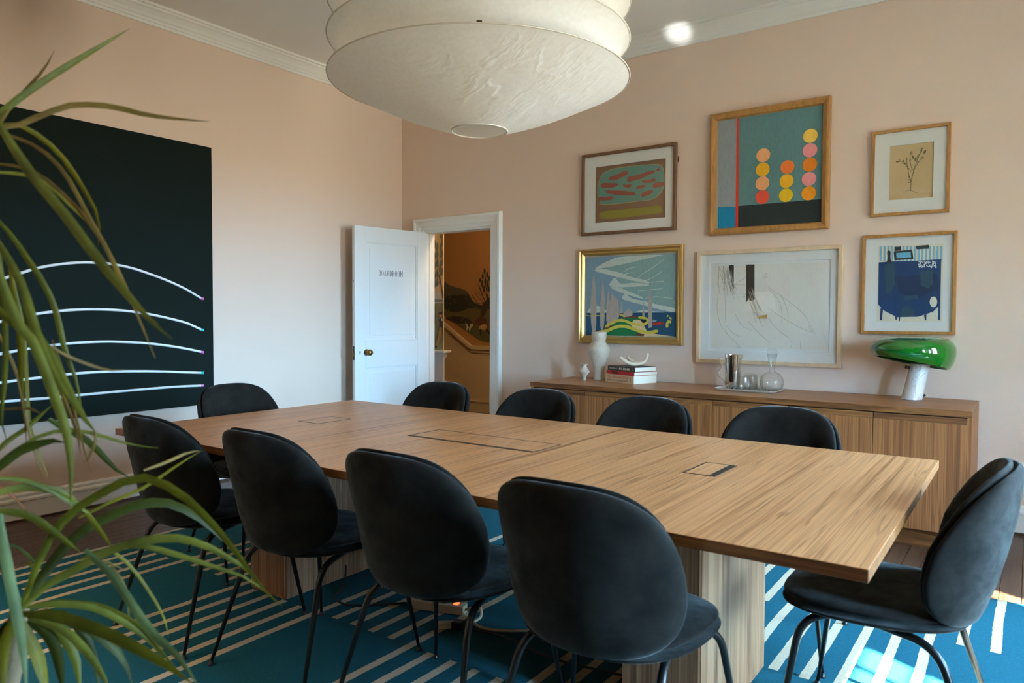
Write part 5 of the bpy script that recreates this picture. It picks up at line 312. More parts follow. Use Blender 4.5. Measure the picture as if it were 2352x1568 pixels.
for z0, z1 in ((0.25, 0.80), (1.02, RT - 0.125)):
    p = dbox(MB(), ST, DW - ST, z0, z1, -TH + 0.010, -0.012).build('panel', m_door, door)
    dbox(MB(), ST + 0.052, DW - ST - 0.052, z0 + 0.052, z1 - 0.052, -0.012, -0.007).build('raised_field', m_door, p, bev=0.003)
    mb = MB()
    for u0, u1, a, c in ((ST, ST + 0.016, z0, z1), (DW - ST - 0.016, DW - ST, z0, z1), (ST, DW - ST, z0, z0 + 0.016), (ST, DW - ST, z1 - 0.016, z1)): dbox(mb, u0, u1, a, c, -0.013, -0.003)
    mb.build('bead', m_door, p, bev=0.003)
# lettering in a slab serif, one stroke figure per letter
def slab(ch):
    V = lambda x, y0=0, y1=1: (x, y0, x, y1); Hh = lambda y, x0, x1: (x0, y, x1, y)
    sf = lambda x: [Hh(0.03, x - .15, x + .15), Hh(0.97, x - .15, x + .15)]
    if ch == 'B': return [V(.15)] + sf(.15) + [Hh(.97, .15, .5), (.5, .97, .62, .85), V(.62, .62, .85), (.62, .62, .5, .52), Hh(.52, .15, .5), (.5, .52, .68, .4), V(.68, .15, .4), (.68, .15, .5, .03), Hh(.03, .15, .5)]
    if ch == 'O': return [V(.1, .25, .75), V(.68, .25, .75), (.1, .75, .28, .97), (.28, .97, .5, .97), (.5, .97, .68, .75), (.1, .25, .28, .03), (.28, .03, .5, .03), (.5, .03, .68, .25)]
    if ch == 'A': return [(.1, 0.03, .38, .97), (.38, .97, .68, .03), Hh(.35, .2, .58), Hh(.03, 0, .22), Hh(.03, .55, .8), Hh(.97, .25, .42)]
    if ch == 'R': return [V(.15)] + sf(.15) + [Hh(.97, .15, .5), (.5, .97, .64, .85), V(.64, .65, .85), (.64, .65, .5, .52), Hh(.52, .15, .5), (.42, .52, .62, .03), Hh(.03, .58, .78)]
    if ch == 'D': return [V(.15)] + sf(.15) + [Hh(.97, .15, .45), (.45, .97, .68, .75), V(.68, .25, .75), (.68, .25, .45, .03), Hh(.03, .15, .45)]
    return [V(.08), V(.74), (.08, .97, .4, .35), (.4, .35, .74, .97)] + [Hh(.03, -.04, .2), Hh(.03, .62, .86), Hh(.97, -.04, .12), Hh(.97, .7, .86)]
mb = MB(); TXT = 'BOARDROOM'; cw, chh = 0.0295, 0.052
u_mid, z_mid = 0.40, 1.622
for i, ch in enumerate(TXT):
    for x0, y0, x1, y1 in slab(ch):
        # reading direction runs from the free edge to the hinge
        ua = u_mid + ((len(TXT) / 2 - i) * cw - x0 * cw * 0.98); ub = u_mid + ((len(TXT) / 2 - i) * cw - x1 * cw * 0.98)
        za = z_mid + (y0 - .5) * chh; zb = z_mid + (y1 - .5) * chh
        A = HINGE + ud * ua + Vector((0, 0, za)); B = HINGE + ud * ub + Vector((0, 0, zb)); dv = (B - A).normalized()
        wd = 0.0019 if abs(x0 - x1) < 0.02 else 0.0011
        mb.obox((A + B) / 2 - nd * 0.0066, (B - A) / 2 + dv * wd / 3, dv.cross(nd) * wd / 1.0, nd * 0.0006)
mb.build('lettering', m_ink, door, label='BOARDROOM in small black serif capitals')
# knob, key hole, mortise lock
kc = HINGE + ud * (DW - 0.118) + Vector((0, 0, 0.925))
axis = nd.to_track_quat('Z', 'Y').to_matrix()
kn = MB().lathe([(0, 0), (0.026, 0), (0.027, 0.004), (0.012, 0.007), (0.010, 0.03), (0.018, 0.034), (0.027, 0.046), (0.028, 0.056), (0.022, 0.068), (0, 0.072)], kc, 28, axis=axis).build('door_knob', m_brass, door, smooth=True, label='round brass door knob')
kp = HINGE + ud * (DW - 0.052) + Vector((0, 0, 0.92))
MB().obox(kp + nd * 0.001, ud * 0.004, nd * 0.001, (0, 0, 0.012)).lathe([(0, 0), (0.007, 0), (0.007, 0.002), (0, 0.002)], kp + Vector((0, 0, 0.010)), 12, axis=axis).build('keyhole', m_black, door)
lk_ = HINGE + ud * (DW + 0.0005) - nd * TH / 2 + Vector((0, 0, 0.92))
MB().obox(lk_, ud * 0.001, nd * 0.012, (0, 0, 0.06)).build('lock_plate', P('dark_bronze', S(72, 60, 48), 0.45, metal=0.8), door)
MB().obox(lk_ + Vector((0, 0, 0.62)), ud * 0.001, nd * 0.003, (0, 0, 0.006)).build('screw', m_black, door)
MB().obox(lk_ + ud * 0.004 + Vector((0, 0, -0.012)), ud * 0.005, nd * 0.006, (0, 0, 0.014)).build('latch_bolt', m_brass, door)

# ------------------------------------------------------------------ windows of the right wall
for i, (a, c) in enumerate(WINDOWS):
    wn = tag(bpy.data.objects.new('window_%d' % (i + 1), None), kind='structure'); COL.objects.link(wn); OFF[wn.name] = Vector((0, 0, 0))
    z0, z1 = WIN_Z; X = ROOM_R + 0.05
    mb = MB()
    for u0, u1, v0, v1 in ((a, a + 0.05, z0, z1), (c - 0.05, c, z0, z1), (a, c, z0, z0 + 0.06), (a, c, z1 - 0.05, z1)): mb.box(X, X + 0.05, u0, u1, v0, v1)
    mb.build('window_frame', m_trim, wn)
    MB().box(X - 0.005, X + 0.055, a, c, (z0 + z1) / 2 - 0.025, (z0 + z1) / 2 + 0.025).build('meeting_rail', m_trim, wn)
    n = max(2, round((c - a) / 0.32))
    for k in range(1, n): y = a + (c - a) * k / n; MB().box(X + 0.012, X + 0.038, y - 0.011, y + 0.011, z0, z1).build('muntin', m_trim, wn)
    for k in (0.27, 0.75): z = z0 + (z1 - z0) * k; MB().box(X + 0.012, X + 0.038, a, c, z - 0.011, z + 0.011).build('muntin', m_trim, wn)
    MB().box(X + 0.024, X + 0.027, a, c, z0, z1).build('pane', GL, wn)
    MB().box(ROOM_R - 0.06, ROOM_R + 0.05, a - 0.08, c + 0.08, z0 - 0.035, z0).build('window_sill', m_trim, wn, bev=0.004)
    mb = MB()
    for u0, u1, v0, v1 in ((a - 0.09, a, z0, z1 + 0.09), (c, c + 0.09, z0, z1 + 0.09), (a, c, z1, z1 + 0.09)): mb.box(ROOM_R - 0.025, ROOM_R, u0, u1, v0, v1)
    mb.build('window_casing', m_trim, wn, bev=0.004)

    if i == 0: MB().box(X - 0.02, X - 0.016, a, c, 2.10, z1).build('sun_mask_blind', P('sun_mask_linen', S(224, 214, 196), 0.9), wn)  # unseen blind, added to trim the sun patch on the rug
    if i == 1: MB().box(X - 0.05, X - 0.046, a, c, 1.80, z1).build('sun_mask_blind', MATS['sun_mask_linen'], wn); MB().box(X - 0.03, X - 0.01, 2.505, 2.905, z0 + 0.005, z1 - 0.005).build('sun_mask_panel', m_trim, wn)  # unseen blind and panel, added to let only thin sun strips through
# unseen wall added outside to keep the sun out of the farthest window
MB().box(ROOM_R + T, 4.6, 3.12, 3.28, -0.3, 4.8).build('wall_sun_blocker', P('sun_blocker_render', S(206, 198, 180), 0.9), kind='structure')

# ------------------------------------------------------------------ hall behind the door: stair wall with mural
m_cream = P('hall_cream', S(214, 190, 146), 0.6)
m_amber = P('mural_ground', S(176, 128, 74), 0.8)
HX0, HX1, HY1, HZ = -7.4, -3.3, 7.2, 3.2
hf = MB().box(HX0, HX1, ROOM_B, HY1 + 0.1, -0.12, -0.001).build('floor_hall', P('hall_floor', S(52, 36, 26), 0.6), kind='structure')
MB().box(HX0, HX1, ROOM_B + T, HY1, HZ, HZ + 0.1).build('ceiling_hall', m_ceil, kind='structure')
MB().box(HX1, HX1 + 0.1, ROOM_B + T, HY1, 0, HZ).build('wall_hall_right', m_cream, kind='structure')
MB().box(HX0 - 0.1, HX0, ROOM_B + T, HY1, 0, HZ).build('wall_hall_left', m_cream, kind='structure')
MB().box(HX0, ROOM_L - T, ROOM_B + T - 0.02, ROOM_B + T, 0, HZ).build('wall_hall_near', m_cream, kind='structure')
hw = MB().box(HX0, HX1, HY1, HY1 + 0.1, 0, HZ).build('wall_hall_back', m_amber, kind='structure')
# wainscot below the stepped rail, rail and skirting
rail = [(HX0, 1.93), (-5.752, 0.872), (HX1, 0.872)]
MB().prism([(HX0, 0), (HX1, 0), (HX1, 0.872), (-5.752, 0.872), (HX0, 1.93)], (0, HY1 - 0.012, 0), (1, 0, 0), (0, 0, 1), (0, 0.012, 0)).build('wainscot', m_cream, hw)
def rail_strip(name, pts, h0, h1, d0, d1, m):
    poly = [(x, z + h0) for x, z in pts] + [(x, z + h1) for x, z in pts[::-1]]
    return MB().prism(poly, (0, HY1 - d1, 0), (1, 0, 0), (0, 0, 1), (0, d1 - d0, 0)).build(name, m, hw, bev=0.004)
rail_strip('chair_rail', rail, -0.05, 0.0, 0.012, 0.05, m_cream); rail_strip('chair_rail', rail, -0.09, -0.05, 0.012, 0.028, m_cream)
rail_strip('skirting', [(HX0, 1.16), (-5.83, 0.17), (HX1, 0.17)], -0.14, 0.0, 0.012, 0.028, m_cream); rail_strip('skirting', [(HX0, 1.16), (-5.83, 0.17), (HX1, 0.17)], -0.012, 0.012, 0.012, 0.036, m_cream)
PAL = {'hillfar': (92, 84, 64), 'bush': (52, 56, 42), 'reed': (104, 92, 54), 'dark': (58, 46, 32), 'ground': (92, 90, 52), 'trunk': (64, 52, 36), 'foliage': (60, 60, 42), 'coat': (92, 54, 34), 'breeches': (196, 158, 96), 'boot': (38, 30, 24), 'dogwhite': (206, 192, 152),
       'reedlight': (150, 148, 112), 'sky3': (214, 210, 192), 'grey3': (150, 156, 150), 'reed3': (104, 104, 78), 'grey4': (128, 130, 112), 'trunk3': (128, 112, 86), 'coat3': (90, 84, 80), 'hat3': (92, 78, 64), 'skin3': (204, 150, 78), 'white3': (232, 230, 220),
       'teal': (96, 134, 134), 'grey': (150, 158, 160), 'cyan': (6, 128, 166), 'black': (26, 36, 34), 'red': (206, 52, 24), 'peach': (242, 170, 112), 'yellow': (242, 176, 24), 'coral': (228, 80, 52), 'orange': (238, 118, 44), 'lemon': (236, 190, 16), 'straw': (246, 198, 84), 'pink': (238, 148, 148), 'amber': (222, 122, 8), 'gold': (238, 146, 10),
       'brown': (136, 102, 74), 'sage': (104, 156, 142), 'cream2': (196, 178, 122), 'brick': (156, 76, 56), 'olive': (148, 140, 40),
       'skyblue': (124, 152, 164), 'skyteal': (134, 164, 156), 'cloud': (194, 204, 190), 'sea': (16, 70, 98), 'green': (0, 112, 60), 'sand': (222, 196, 150), 'rust': (104, 62, 44), 'stone': (174, 162, 150), 'rope': (206, 190, 74), 'ink': (24, 26, 30), 'redboat': (170, 48, 32),
       'paper': (238, 234, 220), 'charcoal': (58, 54, 46), 'pencil': (178, 170, 152), 'ochre': (206, 166, 96), 'tan': (212, 182, 134), 'stem': (104, 104, 74), 'leafgrey': (150, 142, 102),
       'paper2': (238, 230, 208), 'paleblue': (146, 194, 214), 'blue': (8, 62, 108), 'bluedark': (12, 50, 88), 'ink2': (44, 58, 58), 'sky2': (116, 190, 220), 'bluegreen': (42, 82, 100), 'white2': (236, 238, 236)}
def paint(n, rough=0.75):
    """flat paint with brushed unevenness"""
    key = 'paint_' + n
    if key in MATS: return MATS[key]
    c = S(*PAL[n]); m = P(key, c, rough, bump=0.06, bscale=400); t = m.node_tree; lk = t.links.new
    tc_ = node(t, 'ShaderNodeTexCoord'); mp = node(t, 'ShaderNodeMapping'); mp.inputs['Scale'].default_value = (1.0, 1.0, 0.35); x = node(t, 'ShaderNodeTexNoise'); x.inputs['Scale'].default_value = 70; x.inputs['Detail'].default_value = 5
    k_ = 0.03 if n in ('paper', 'paper2', 'tan') else 0.09
    rr_ = ramp(t, [(0.3, tuple(v * (1 - k_) for v in c[:3]) + (1,)), (0.5, c), (0.72, tuple(min(1, v * (1 + k_ * 0.7)) for v in c[:3]) + (1,))])
    lk(tc_.outputs['Object'], mp.inputs[0]); lk(mp.outputs[0], x.inputs['Vector']); lk(x.outputs['Fac'], rr_.inputs[0]); lk(rr_.outputs[0], t.nodes['Principled BSDF'].inputs['Base Color'])
    return m
def chaikin(p, n=2):
    for _ in range(n):
        q = []
        for a, b_ in zip(p, p[1:] + p[:1]): q += [(a[0] * .75 + b_[0] * .25, a[1] * .75 + b_[1] * .25), (a[0] * .25 + b_[0] * .75, a[1] * .25 + b_[1] * .75)]
        p = q
    return p
def flat_print(polys, o, ux, uz, parent, name='print', step=0.00035, rough=0.75, smooth=False):
    """layers of flat paint, each a hair proud of the one below"""
    mb = MB(); names = []; o = Vector(o); ux = Vector(ux); uz = Vector(uz); nrm = ux.cross(uz)
    for i, (c, pts) in enumerate(polys):
        if c not in names: names.append(c)
        if smooth and len(pts) > 5 and c not in ('charcoal', 'blue', 'paper', 'sand'): pts = chaikin([tuple(q_) for q_ in pts])
        d = nrm * (step * (1 + min(i, 10) + 0.12 * max(0, i - 10))); n0 = len(mb.v)
        mb.v += [tuple(o + ux * a + uz * b_ + d) for a, b_ in pts]; mb.face(range(n0, n0 + len(pts)), names.index(c))
    mats = [paint(n, rough) for n in names]
    return mb.build(name, mats, parent)
def orient(polys):
    r = []
    for c, p in polys:
        a = sum(p[i][0] * p[(i + 1) % len(p)][1] - p[(i + 1) % len(p)][0] * p[i][1] for i in range(len(p)))
        r.append((c, p if a > 0 else p[::-1]))
    return r
flat_print(orient(D_MURAL), (0, HY1 - 0.001, 0), (1, 0, 0), (0, 0, 1), hw, 'mural_print', smooth=True)
SX = -4.985; SY = 5.75
sw = MB().box(HX0, SX, SY, SY + 0.012, 0, HZ).build('wall_hall_short', P('mural_cream', S(226, 204, 160), 0.75), kind='structure')
flat_print(orient(D_MURAL2), (0, SY - 0.0005, 0), (1, 0, 0), (0, 0, 1), sw, 'mural_print', smooth=True)
MB().box(HX0, SX + 0.006, SY - 0.006, SY + 0.014, 0, 0.83).build('dado', m_trim, sw)
for z0, z1, d in ((0.79, 0.815, 0.014), (0.815, 0.845, 0.026), (0.845, 0.862, 0.04), (0.862, 0.885, 0.055)): MB().box(HX0, SX + d, SY - d, SY + 0.012 + d, z0, z1).build('dado_cap', m_trim, sw, bev=0.003)
hl = bpy.data.lights.new('hall_fill_light', 'POINT'); hl.energy = 27; hl.color = (1.0, 0.80, 0.54); hl.shadow_soft_size = 0.12  # unseen point light without a fixture, added to light the hall
ho = bpy.data.objects.new('hall_fill_light', hl); COL.objects.link(ho); ho.location = (-3.75, 5.55, 2.55)
# ------------------------------------------------------------------ rug
RX0, RX1, RY0, RY1 = -3.992, 0.62, -1.2, 3.813
def rug_material():
    m = bpy.data.materials.new('striped_wool'); m.use_nodes = True; n = m.node_tree; b = n.nodes['Principled BSDF']; lk = n.links.new
    t = node(n, 'ShaderNodeTexCoord'); wv = node(n, 'ShaderNodeTexNoise'); wv.inputs['Scale'].default_value = 26.0; wv.inputs['Detail'].default_value = 3
    wl = node(n, 'ShaderNodeTexNoise'); wl.inputs['Scale'].default_value = 2.2; wl.inputs['Detail'].default_value = 1
    s = node(n, 'ShaderNodeSeparateXYZ'); lk(t.outputs['Object'], s.inputs[0]); lk(t.outputs['Object'], wv.inputs['Vector']); lk(t.outputs['Object'], wl.inputs['Vector'])
    def M(op, a, b_=None, c=None):
        x = node(n, 'ShaderNodeMath', operation=op)
        for i, v in enumerate((a, b_, c)):
            if v is None: continue
            if isinstance(v, (int, float)): x.inputs[i].default_value = v
            else: lk(v, x.inputs[i])
        return x.outputs[0]
    wob = M('ADD', M('MULTIPLY', M('SUBTRACT', wv.outputs['Fac'], 0.5), 0.006), M('MULTIPLY', M('SUBTRACT', wl.outputs['Fac'], 0.5), 0.016))
    X = M('ADD', M('ADD', s.outputs['X'], wob), 3.974); kf = M('DIVIDE', X, 0.10535); k = M('ROUND', kf)
    on = M('LESS_THAN', M('ABSOLUTE', M('SUBTRACT', kf, k)), 0.163)
    Yy = M('DIVIDE', M('SUBTRACT', 3.812, M('ADD', s.outputs['Y'], M('MULTIPLY', wob, 0.8))), 0.6155); r = M('FLOOR', Yy)
    blk = M('FLOOR', M('DIVIDE', k, 5.0)); full = M('LESS_THAN', M('ABSOLUTE', M('SUBTRACT', M('DIVIDE', k, 5.0), M('ROUND', M('DIVIDE', k, 5.0)))), 0.05)
    par = M('FLOORED_MODULO', M('ADD', blk, r), 2.0)
    fr = M('MULTIPLY', on, M('MAXIMUM', full, par))
    pile = node(n, 'ShaderNodeTexNoise'); pile.inputs['Scale'].default_value = 420; pile.inputs['Detail'].default_value = 2; lk(t.outputs['Object'], pile.inputs['Vector'])
    ra = ramp(n, [(0.3, S(22, 72, 85)), (0.7, S(32, 98, 114))]); lk(pile.outputs['Fac'], ra.inputs[0])
    rc = ramp(n, [(0.3, S(180, 164, 138)), (0.7, S(208, 193, 166))]); lk(pile.outputs['Fac'], rc.inputs[0])
    mx = node(n, 'ShaderNodeMix', data_type='RGBA'); lk(fr, mx.inputs[0]); lk(ra.outputs[0], mx.inputs[6]); lk(rc.outputs[0], mx.inputs[7]); lk(mx.outputs[2], b.inputs['Base Color'])
    b.inputs['Roughness'].default_value = 0.95; b.inputs['Specular IOR Level'].default_value = 0.1
    u = node(n, 'ShaderNodeBump'); u.inputs['Strength'].default_value = 0.35; u.inputs['Distance'].default_value = 0.003; lk(pile.outputs['Fac'], u.inputs['Height']); lk(u.outputs[0], b.inputs['Normal'])
    return m
mb = MB(); NX, NY = 92, 100
def rug_z(x, y):
    # gentle ripples near the left chairs
    d = math.exp(-((x + 3.15) / 0.10) ** 2) * math.exp(-((y - 1.62) / 0.3) ** 2)
    return 0.0085
for top in (1, 0):
    for j in range(NY + 1):
        for i in range(NX + 1):
            x = RX0 + (RX1 - RX0) * i / NX; y = RY0 + (RY1 - RY0) * j / NY; mb.v.append((x, y, rug_z(x, y) if top else 0.0004))
N1 = (NX + 1) * (NY + 1)
for j in range(NY):
    for i in range(NX):
        a = j * (NX + 1) + i; mb.face((a, a + 1, a + NX + 2, a + NX + 1)); 
edge = [i for i in range(NX + 1)] + [j * (NX + 1) + NX for j in range(1, NY + 1)] + [NY * (NX + 1) + i for i in range(NX - 1, -1, -1)] + [j * (NX + 1) for j in range(NY - 1, 0, -1)]
for a, c in zip(edge, edge[1:] + edge[:1]): mb.face((a, a + N1, c + N1, c))
mb.build('rug', rug_material(), smooth=True, label='large teal blue wool rug with staggered beige pinstripes under the table', cat='rug')

# ------------------------------------------------------------------ conference table
wood('table_veneer', 'Y', [(0.25, S(148, 92, 50)), (0.40, S(188, 128, 78)), (0.52, S(214, 154, 102)), (0.64, S(197, 136, 86)), (0.78, S(226, 177, 125))], across=48, along=0.45, fine=170, rough=0.34, fine_amt=0.24, dist=0.12, lines=0.40, line_scale=27)
wood('table_edge', 'X', [(0.3, S(118, 70, 34)), (0.55, S(150, 96, 50)), (0.75, S(172, 118, 66))], across=30, along=0.8, fine=160, rough=0.4)
wood('pedestal_veneer', 'Z', [(0.28, S(118, 78, 50)), (0.45, S(156, 112, 78)), (0.62, S(178, 136, 100)), (0.75, S(146, 102, 68))], across=36, along=0.3, fine=170, rough=0.4, dist=0.1, lines=0.35, line_scale=16)
TX0, TX1, TY0, TY1, TZ = -3.283, -0.2515, 1.583, 2.958, 0.742
tb = thing('conference_table', 'long wooden boardroom table with cross grain top on two box pedestals', 'table', (-1.767, 2.27, 0))
mb = MB().box(TX0, TX1, TY0, TY1, TZ - 0.0285, TZ)
for i, f in enumerate(mb.f): mb.m[i] = 0 if i in (0, 1) else 1
mb.build('table_top', [MATS['table_veneer'], MATS['table_edge']], tb, bev=0.0015)
for x0, x1 in ((-2.852, -2.604), (-0.987, -0.740)):
    p = MB().box(x0 + 0.004, x1 - 0.004, 1.969, 2.583, 0.0088, TZ - 0.0287).build('pedestal', MATS['pedestal_veneer'], tb, bev=0.001)
    for ya in (1.965, 2.583): MB().box(x0 + 0.002, x1 - 0.006, ya, ya + 0.004, 0.02, TZ - 0.03).build('face_panel', MATS['pedestal_veneer'], p)
    MB().box(x1 - 0.004, x1, 1.971, 2.581, 0.012, TZ - 0.03).build('face_panel', MATS['pedestal_veneer'], p); MB().box(x0, x0 + 0.004, 1.971, 2.581, 0.012, TZ - 0.03).build('face_panel', MATS['pedestal_veneer'], p)
m_gun = P('gunmetal', S(96, 92, 86), 0.35, metal=0.9)
def hatch(x0, x1, y0, y1, lids, slot):
    z = TZ; t = 0.0045
    h = MB().box(x0, x1, y0, y0 + t, z, z + 0.0012).box(x0, x1, y1 - t, y1, z, z + 0.0012).box(x0, x0 + t, y0 + t, y1 - t, z, z + 0.0012).box(x1 - t, x1, y0 + t, y1 - t, z, z + 0.0012).build('power_hatch', m_gun, tb, label='flush metal rimmed cable hatch')
    MB().box(x0 + t, x1 - t, y0 + t, y1 - t, z, z + 0.0002).build('hatch_shade_plate', m_black, h)  # flat black plate, its colour stands for the shade in the lid gaps
    sx0, sx1, sy0, sy1 = slot; MB().box(sx0, sx1, sy0, sy1, z + 0.0002, z + 0.0006).build('brush_slot', m_black, h)
    for a, c, d, e_ in lids: MB().box(a, c, d, e_, z + 0.0002, z + 0.001).build('hatch_lid', MATS['table_veneer'], h)
hatch(-2.822, -2.680, 2.208, 2.412, [(-2.815, -2.687, 2.215, 2.405)], (-2.69, -2.688, 2.215, 2.405))
xs = [-2.110, -1.955, -1.80, -1.645, -1.494]
hatch(-2.120, -1.486, 2.216, 2.418, [(a + 0.0008, c - 0.0008, y0 + 0.0008, y1 - 0.0008) for a, c in zip(xs, xs[1:]) for y0, y1 in ((2.236, 2.325), (2.325, 2.411))], (-2.113, -1.493, 2.222, 2.234))
hatch(-0.905, -0.797, 2.222, 2.430, [(-0.898, -0.822, 2.229, 2.423)], (-0.821, -0.803, 2.227, 2.425))

# ------------------------------------------------------------------ chairs
def velvet():
    m = bpy.data.materials.new('charcoal_velvet'); m.use_nodes = True; n = m.node_tree; b = n.nodes['Principled BSDF']; lk = n.links.new
    t = node(n, 'ShaderNodeTexCoord'); oi = node(n, 'ShaderNodeObjectInfo'); ad = node(n, 'ShaderNodeVectorMath', operation='ADD'); lk(t.outputs['Object'], ad.inputs[0]); lk(oi.outputs['Location'], ad.inputs[1])
    x = node(n, 'ShaderNodeTexNoise'); x.inputs['Scale'].default_value = 13; x.inputs['Detail'].default_value = 8; x.inputs['Roughness'].default_value = 0.68; x.inputs['Distortion'].default_value = 0.25; lk(ad.outputs[0], x.inputs['Vector'])
    f = node(n, 'ShaderNodeTexNoise'); f.inputs['Scale'].default_value = 500; f.inputs['Detail'].default_value = 2; lk(t.outputs['Object'], f.inputs['Vector'])
    ra = ramp(n, [(0.35, S(18, 15, 12)), (0.65, S(32, 27, 22))]); lk(x.outputs['Fac'], ra.inputs[0]); lk(ra.outputs[0], b.inputs['Base Color'])
    mr = node(n, 'ShaderNodeMapRange'); mr.inputs['From Min'].default_value = 0.35; mr.inputs['From Max'].default_value = 0.65; mr.inputs['To Min'].default_value = 0.08; mr.inputs['To Max'].default_value = 0.35; lk(x.outputs['Fac'], mr.inputs['Value']); lk(mr.outputs[0], b.inputs['Sheen Weight'])
    b.inputs['Sheen Roughness'].default_value = 0.42; b.inputs['Sheen Tint'].default_value = S(196, 208, 208); b.inputs['Roughness'].default_value = 0.85; b.inputs['Specular IOR Level'].default_value = 0.15
    u = node(n, 'ShaderNodeBump'); u.inputs['Strength'].default_value = 0.15; u.inputs['Distance'].default_value = 0.002; lk(f.outputs['Fac'], u.inputs['Height']); lk(u.outputs[0], b.inputs['Normal'])
    return m
m_velvet = velvet(); m_leg = P('leg_black', S(22, 23, 23), 0.32, metal=0.3, spec=0.6)
def interp(x, tab):
    if x <= tab[0][0]: return tab[0][1]
    for (a, u), (b_, v) in zip(tab, tab[1:]):
        if x <= b_: t = (x - a) / (b_ - a); t = t * t * (3 - 2 * t) * 0.35 + t * 0.65; return u + (v - u) * t
    return tab[-1][1]
LEAN = [(0.36, -0.150), (0.42, -0.183), (0.50, -0.214), (0.57, -0.236), (0.66, -0.257), (0.74, -0.272), (0.80, -0.280), (0.87, -0.286)]
def back_pt(a, b_):
    z = 0.655 + 0.214 * b_; RC = 0.275
    Lh = a * (0.300 - 0.012 * b_ - 0.010 * b_ * b_); ph = Lh / RC
    wrap = 1.0 - 0.35 * max(0, b_)
    return Vector((RC * math.sin(ph), interp(z, LEAN) + RC * (1 - math.cos(ph)) * wrap, z))
def seat_pt(a, b_):
    y = 0.045 + 0.240 * b_; x = a * (0.240 + 0.010 * b_)
    return Vector((x, y, 0.444 + 0.014 * a * a + 0.010 * max(0, -b_) - 0.004 * max(0, b_) ** 2))
def cushion(fn, n_exp, scale, thick_f, thick_r, shift, fwd, rings=12, seg=56, pw=6):
    """closed upholstered slab following the sheet fn; front/rear half thickness, rounded rim"""
    mb = MB(); e_ = 1e-3
    def sup(th):
        c, s = math.cos(th), math.sin(th); return (math.copysign(abs(c) ** (2 / n_exp), c), math.copysign(abs(s) ** (2 / n_exp), s))
    def pt(r, th, side):
        a, b_ = sup(th); a *= r * scale; b_ *= r * scale; p = fn(a, b_)
        nrm = (fn(a + e_, b_) - fn(a - e_, b_)).cross(fn(a, b_ + e_) - fn(a, b_ - e_)).normalized()
        if nrm.dot(fwd) < 0: nrm = -nrm
        k = (1 - r ** pw) ** 0.5
        return p + nrm * (shift + (thick_f * k if side else -thick_r * k))
    rr = [1 - (1 - i / rings) ** 1.8 for i in range(rings + 1)]
    ids = {}
    for side in (1, 0):
        for i, r in enumerate(rr):
            if i == 0: ids[side, 0] = [len(mb.v)]; mb.v.append(tuple(pt(0, 0, side))); continue
            if i == rings and side == 0: ids[0, i] = ids[1, i]; continue
            ids[side, i] = []
            for k in range(seg): ids[side, i].append(len(mb.v)); mb.v.append(tuple(pt(r, 2 * math.pi * k / seg, side)))
    for side in (1, 0):
        for i in range(rings):
            A, B = ids[side, i], ids[side, i + 1]
            for k in range(seg):
                k2 = (k + 1) % seg
                f = (A[0], B[k], B[k2]) if i == 0 else (A[k], B[k], B[k2], A[k2])
                mb.face(f if side else f[::-1])
    return mb
def make_chair():
    t = thing('velvet_chair', 'x', 'chair', (0, 0, 0), 'velvet chairs around the boardroom table')
    F_, U_ = Vector((0, 1, 0.2)), Vector((0, 0, 1))
    cushion(back_pt, 2.75, 0.985, 0.009, 0.016, 0.0, F_, pw=20).build('back_shell', m_velvet, t, smooth=True)
    cushion(lambda a, b_: back_pt(a, b_) + Vector((0, 0, 0.004)), 2.75, 0.985, 0.026, 0.005, 0.0150, F_, pw=9).build('back_pad', m_velvet, t, smooth=True)
    cushion(seat_pt, 2.7, 1.0, 0.006, 0.024, -0.008, U_, pw=3).build('seat_shell', m_velvet, t, smooth=True)
    cushion(seat_pt, 2.7, 0.985, 0.026, 0.012, 0.014, U_, pw=4).build('seat_pad', m_velvet, t, smooth=True)
    for sx in (-1, 1):
        for pts in ([(sx * 0.2475, -0.2565, 0.017), (sx * 0.192, -0.130, 0.414), (sx * 0.125, 0.13, 0.430)], [(sx * 0.2735, 0.2565, 0.017), (sx * 0.216, 0.195, 0.424), (sx * 0.105, 0.05, 0.426)]):
            P_ = fillet(pts, 0.07, 7); n = len(P_); L0 = [(p - P_[0]).length for p in P_]; mx = max(L0)
            lg = MB().tube(P_, [0.0058 + 0.005 * min(1, l / 0.36) for l in L0], 10).build('leg', m_leg, t, smooth=True)
            f = Vector(pts[0]); MB().lathe([(0, 0.0), (0.012, 0.0), (0.0125, 0.003), (0.008, 0.008), (0.006, 0.016), (0, 0.016)], (f.x, f.y, 0.0092), 14).build('foot_glide', m_leg, lg, smooth=True)
    return t
chair0 = make_chair()
CH = [  # x, y of the foot centre, heading of the chair front (degrees from +y), label
    (-2.695, 1.665, 0, 'charcoal velvet chair on the near side at the far left, behind the plant leaves'),
    (-2.085, 1.700, 0, 'charcoal velvet chair on the near side, second from the left'),
    (-1.4515, 1.694, 0, 'charcoal velvet chair on the near side, second from the right'),
    (-0.868, 1.672, 0, 'charcoal velvet chair on the near side, largest and closest to the camera'),
    (-2.705, 2.880, 180, 'charcoal velvet chair on the far side, in front of the doorway'),
    (-2.035, 2.880, 180, 'charcoal velvet chair on the far side, in front of the left end of the sideboard'),
    (-1.437, 2.880, 180, 'charcoal velvet chair on the far side, below the stack of books'),
    (-0.828, 2.880, 180, 'charcoal velvet chair on the far side, nearest the right end of the table'),
    (-3.305, 2.33, -90, 'charcoal velvet chair at the far left end of the table, beside the black painting'),
    (-0.300, 2.29, 90, 'charcoal velvet chair at the right end of the table, its back lit blue by daylight')]
for i, (x, y, a, lab) in enumerate(CH):
    c = chair0 if i == 0 else copy_tree(chair0)
    c.location = (x, y, 0); c.rotation_euler = (0, 0, math.radians(a)); c['label'] = lab

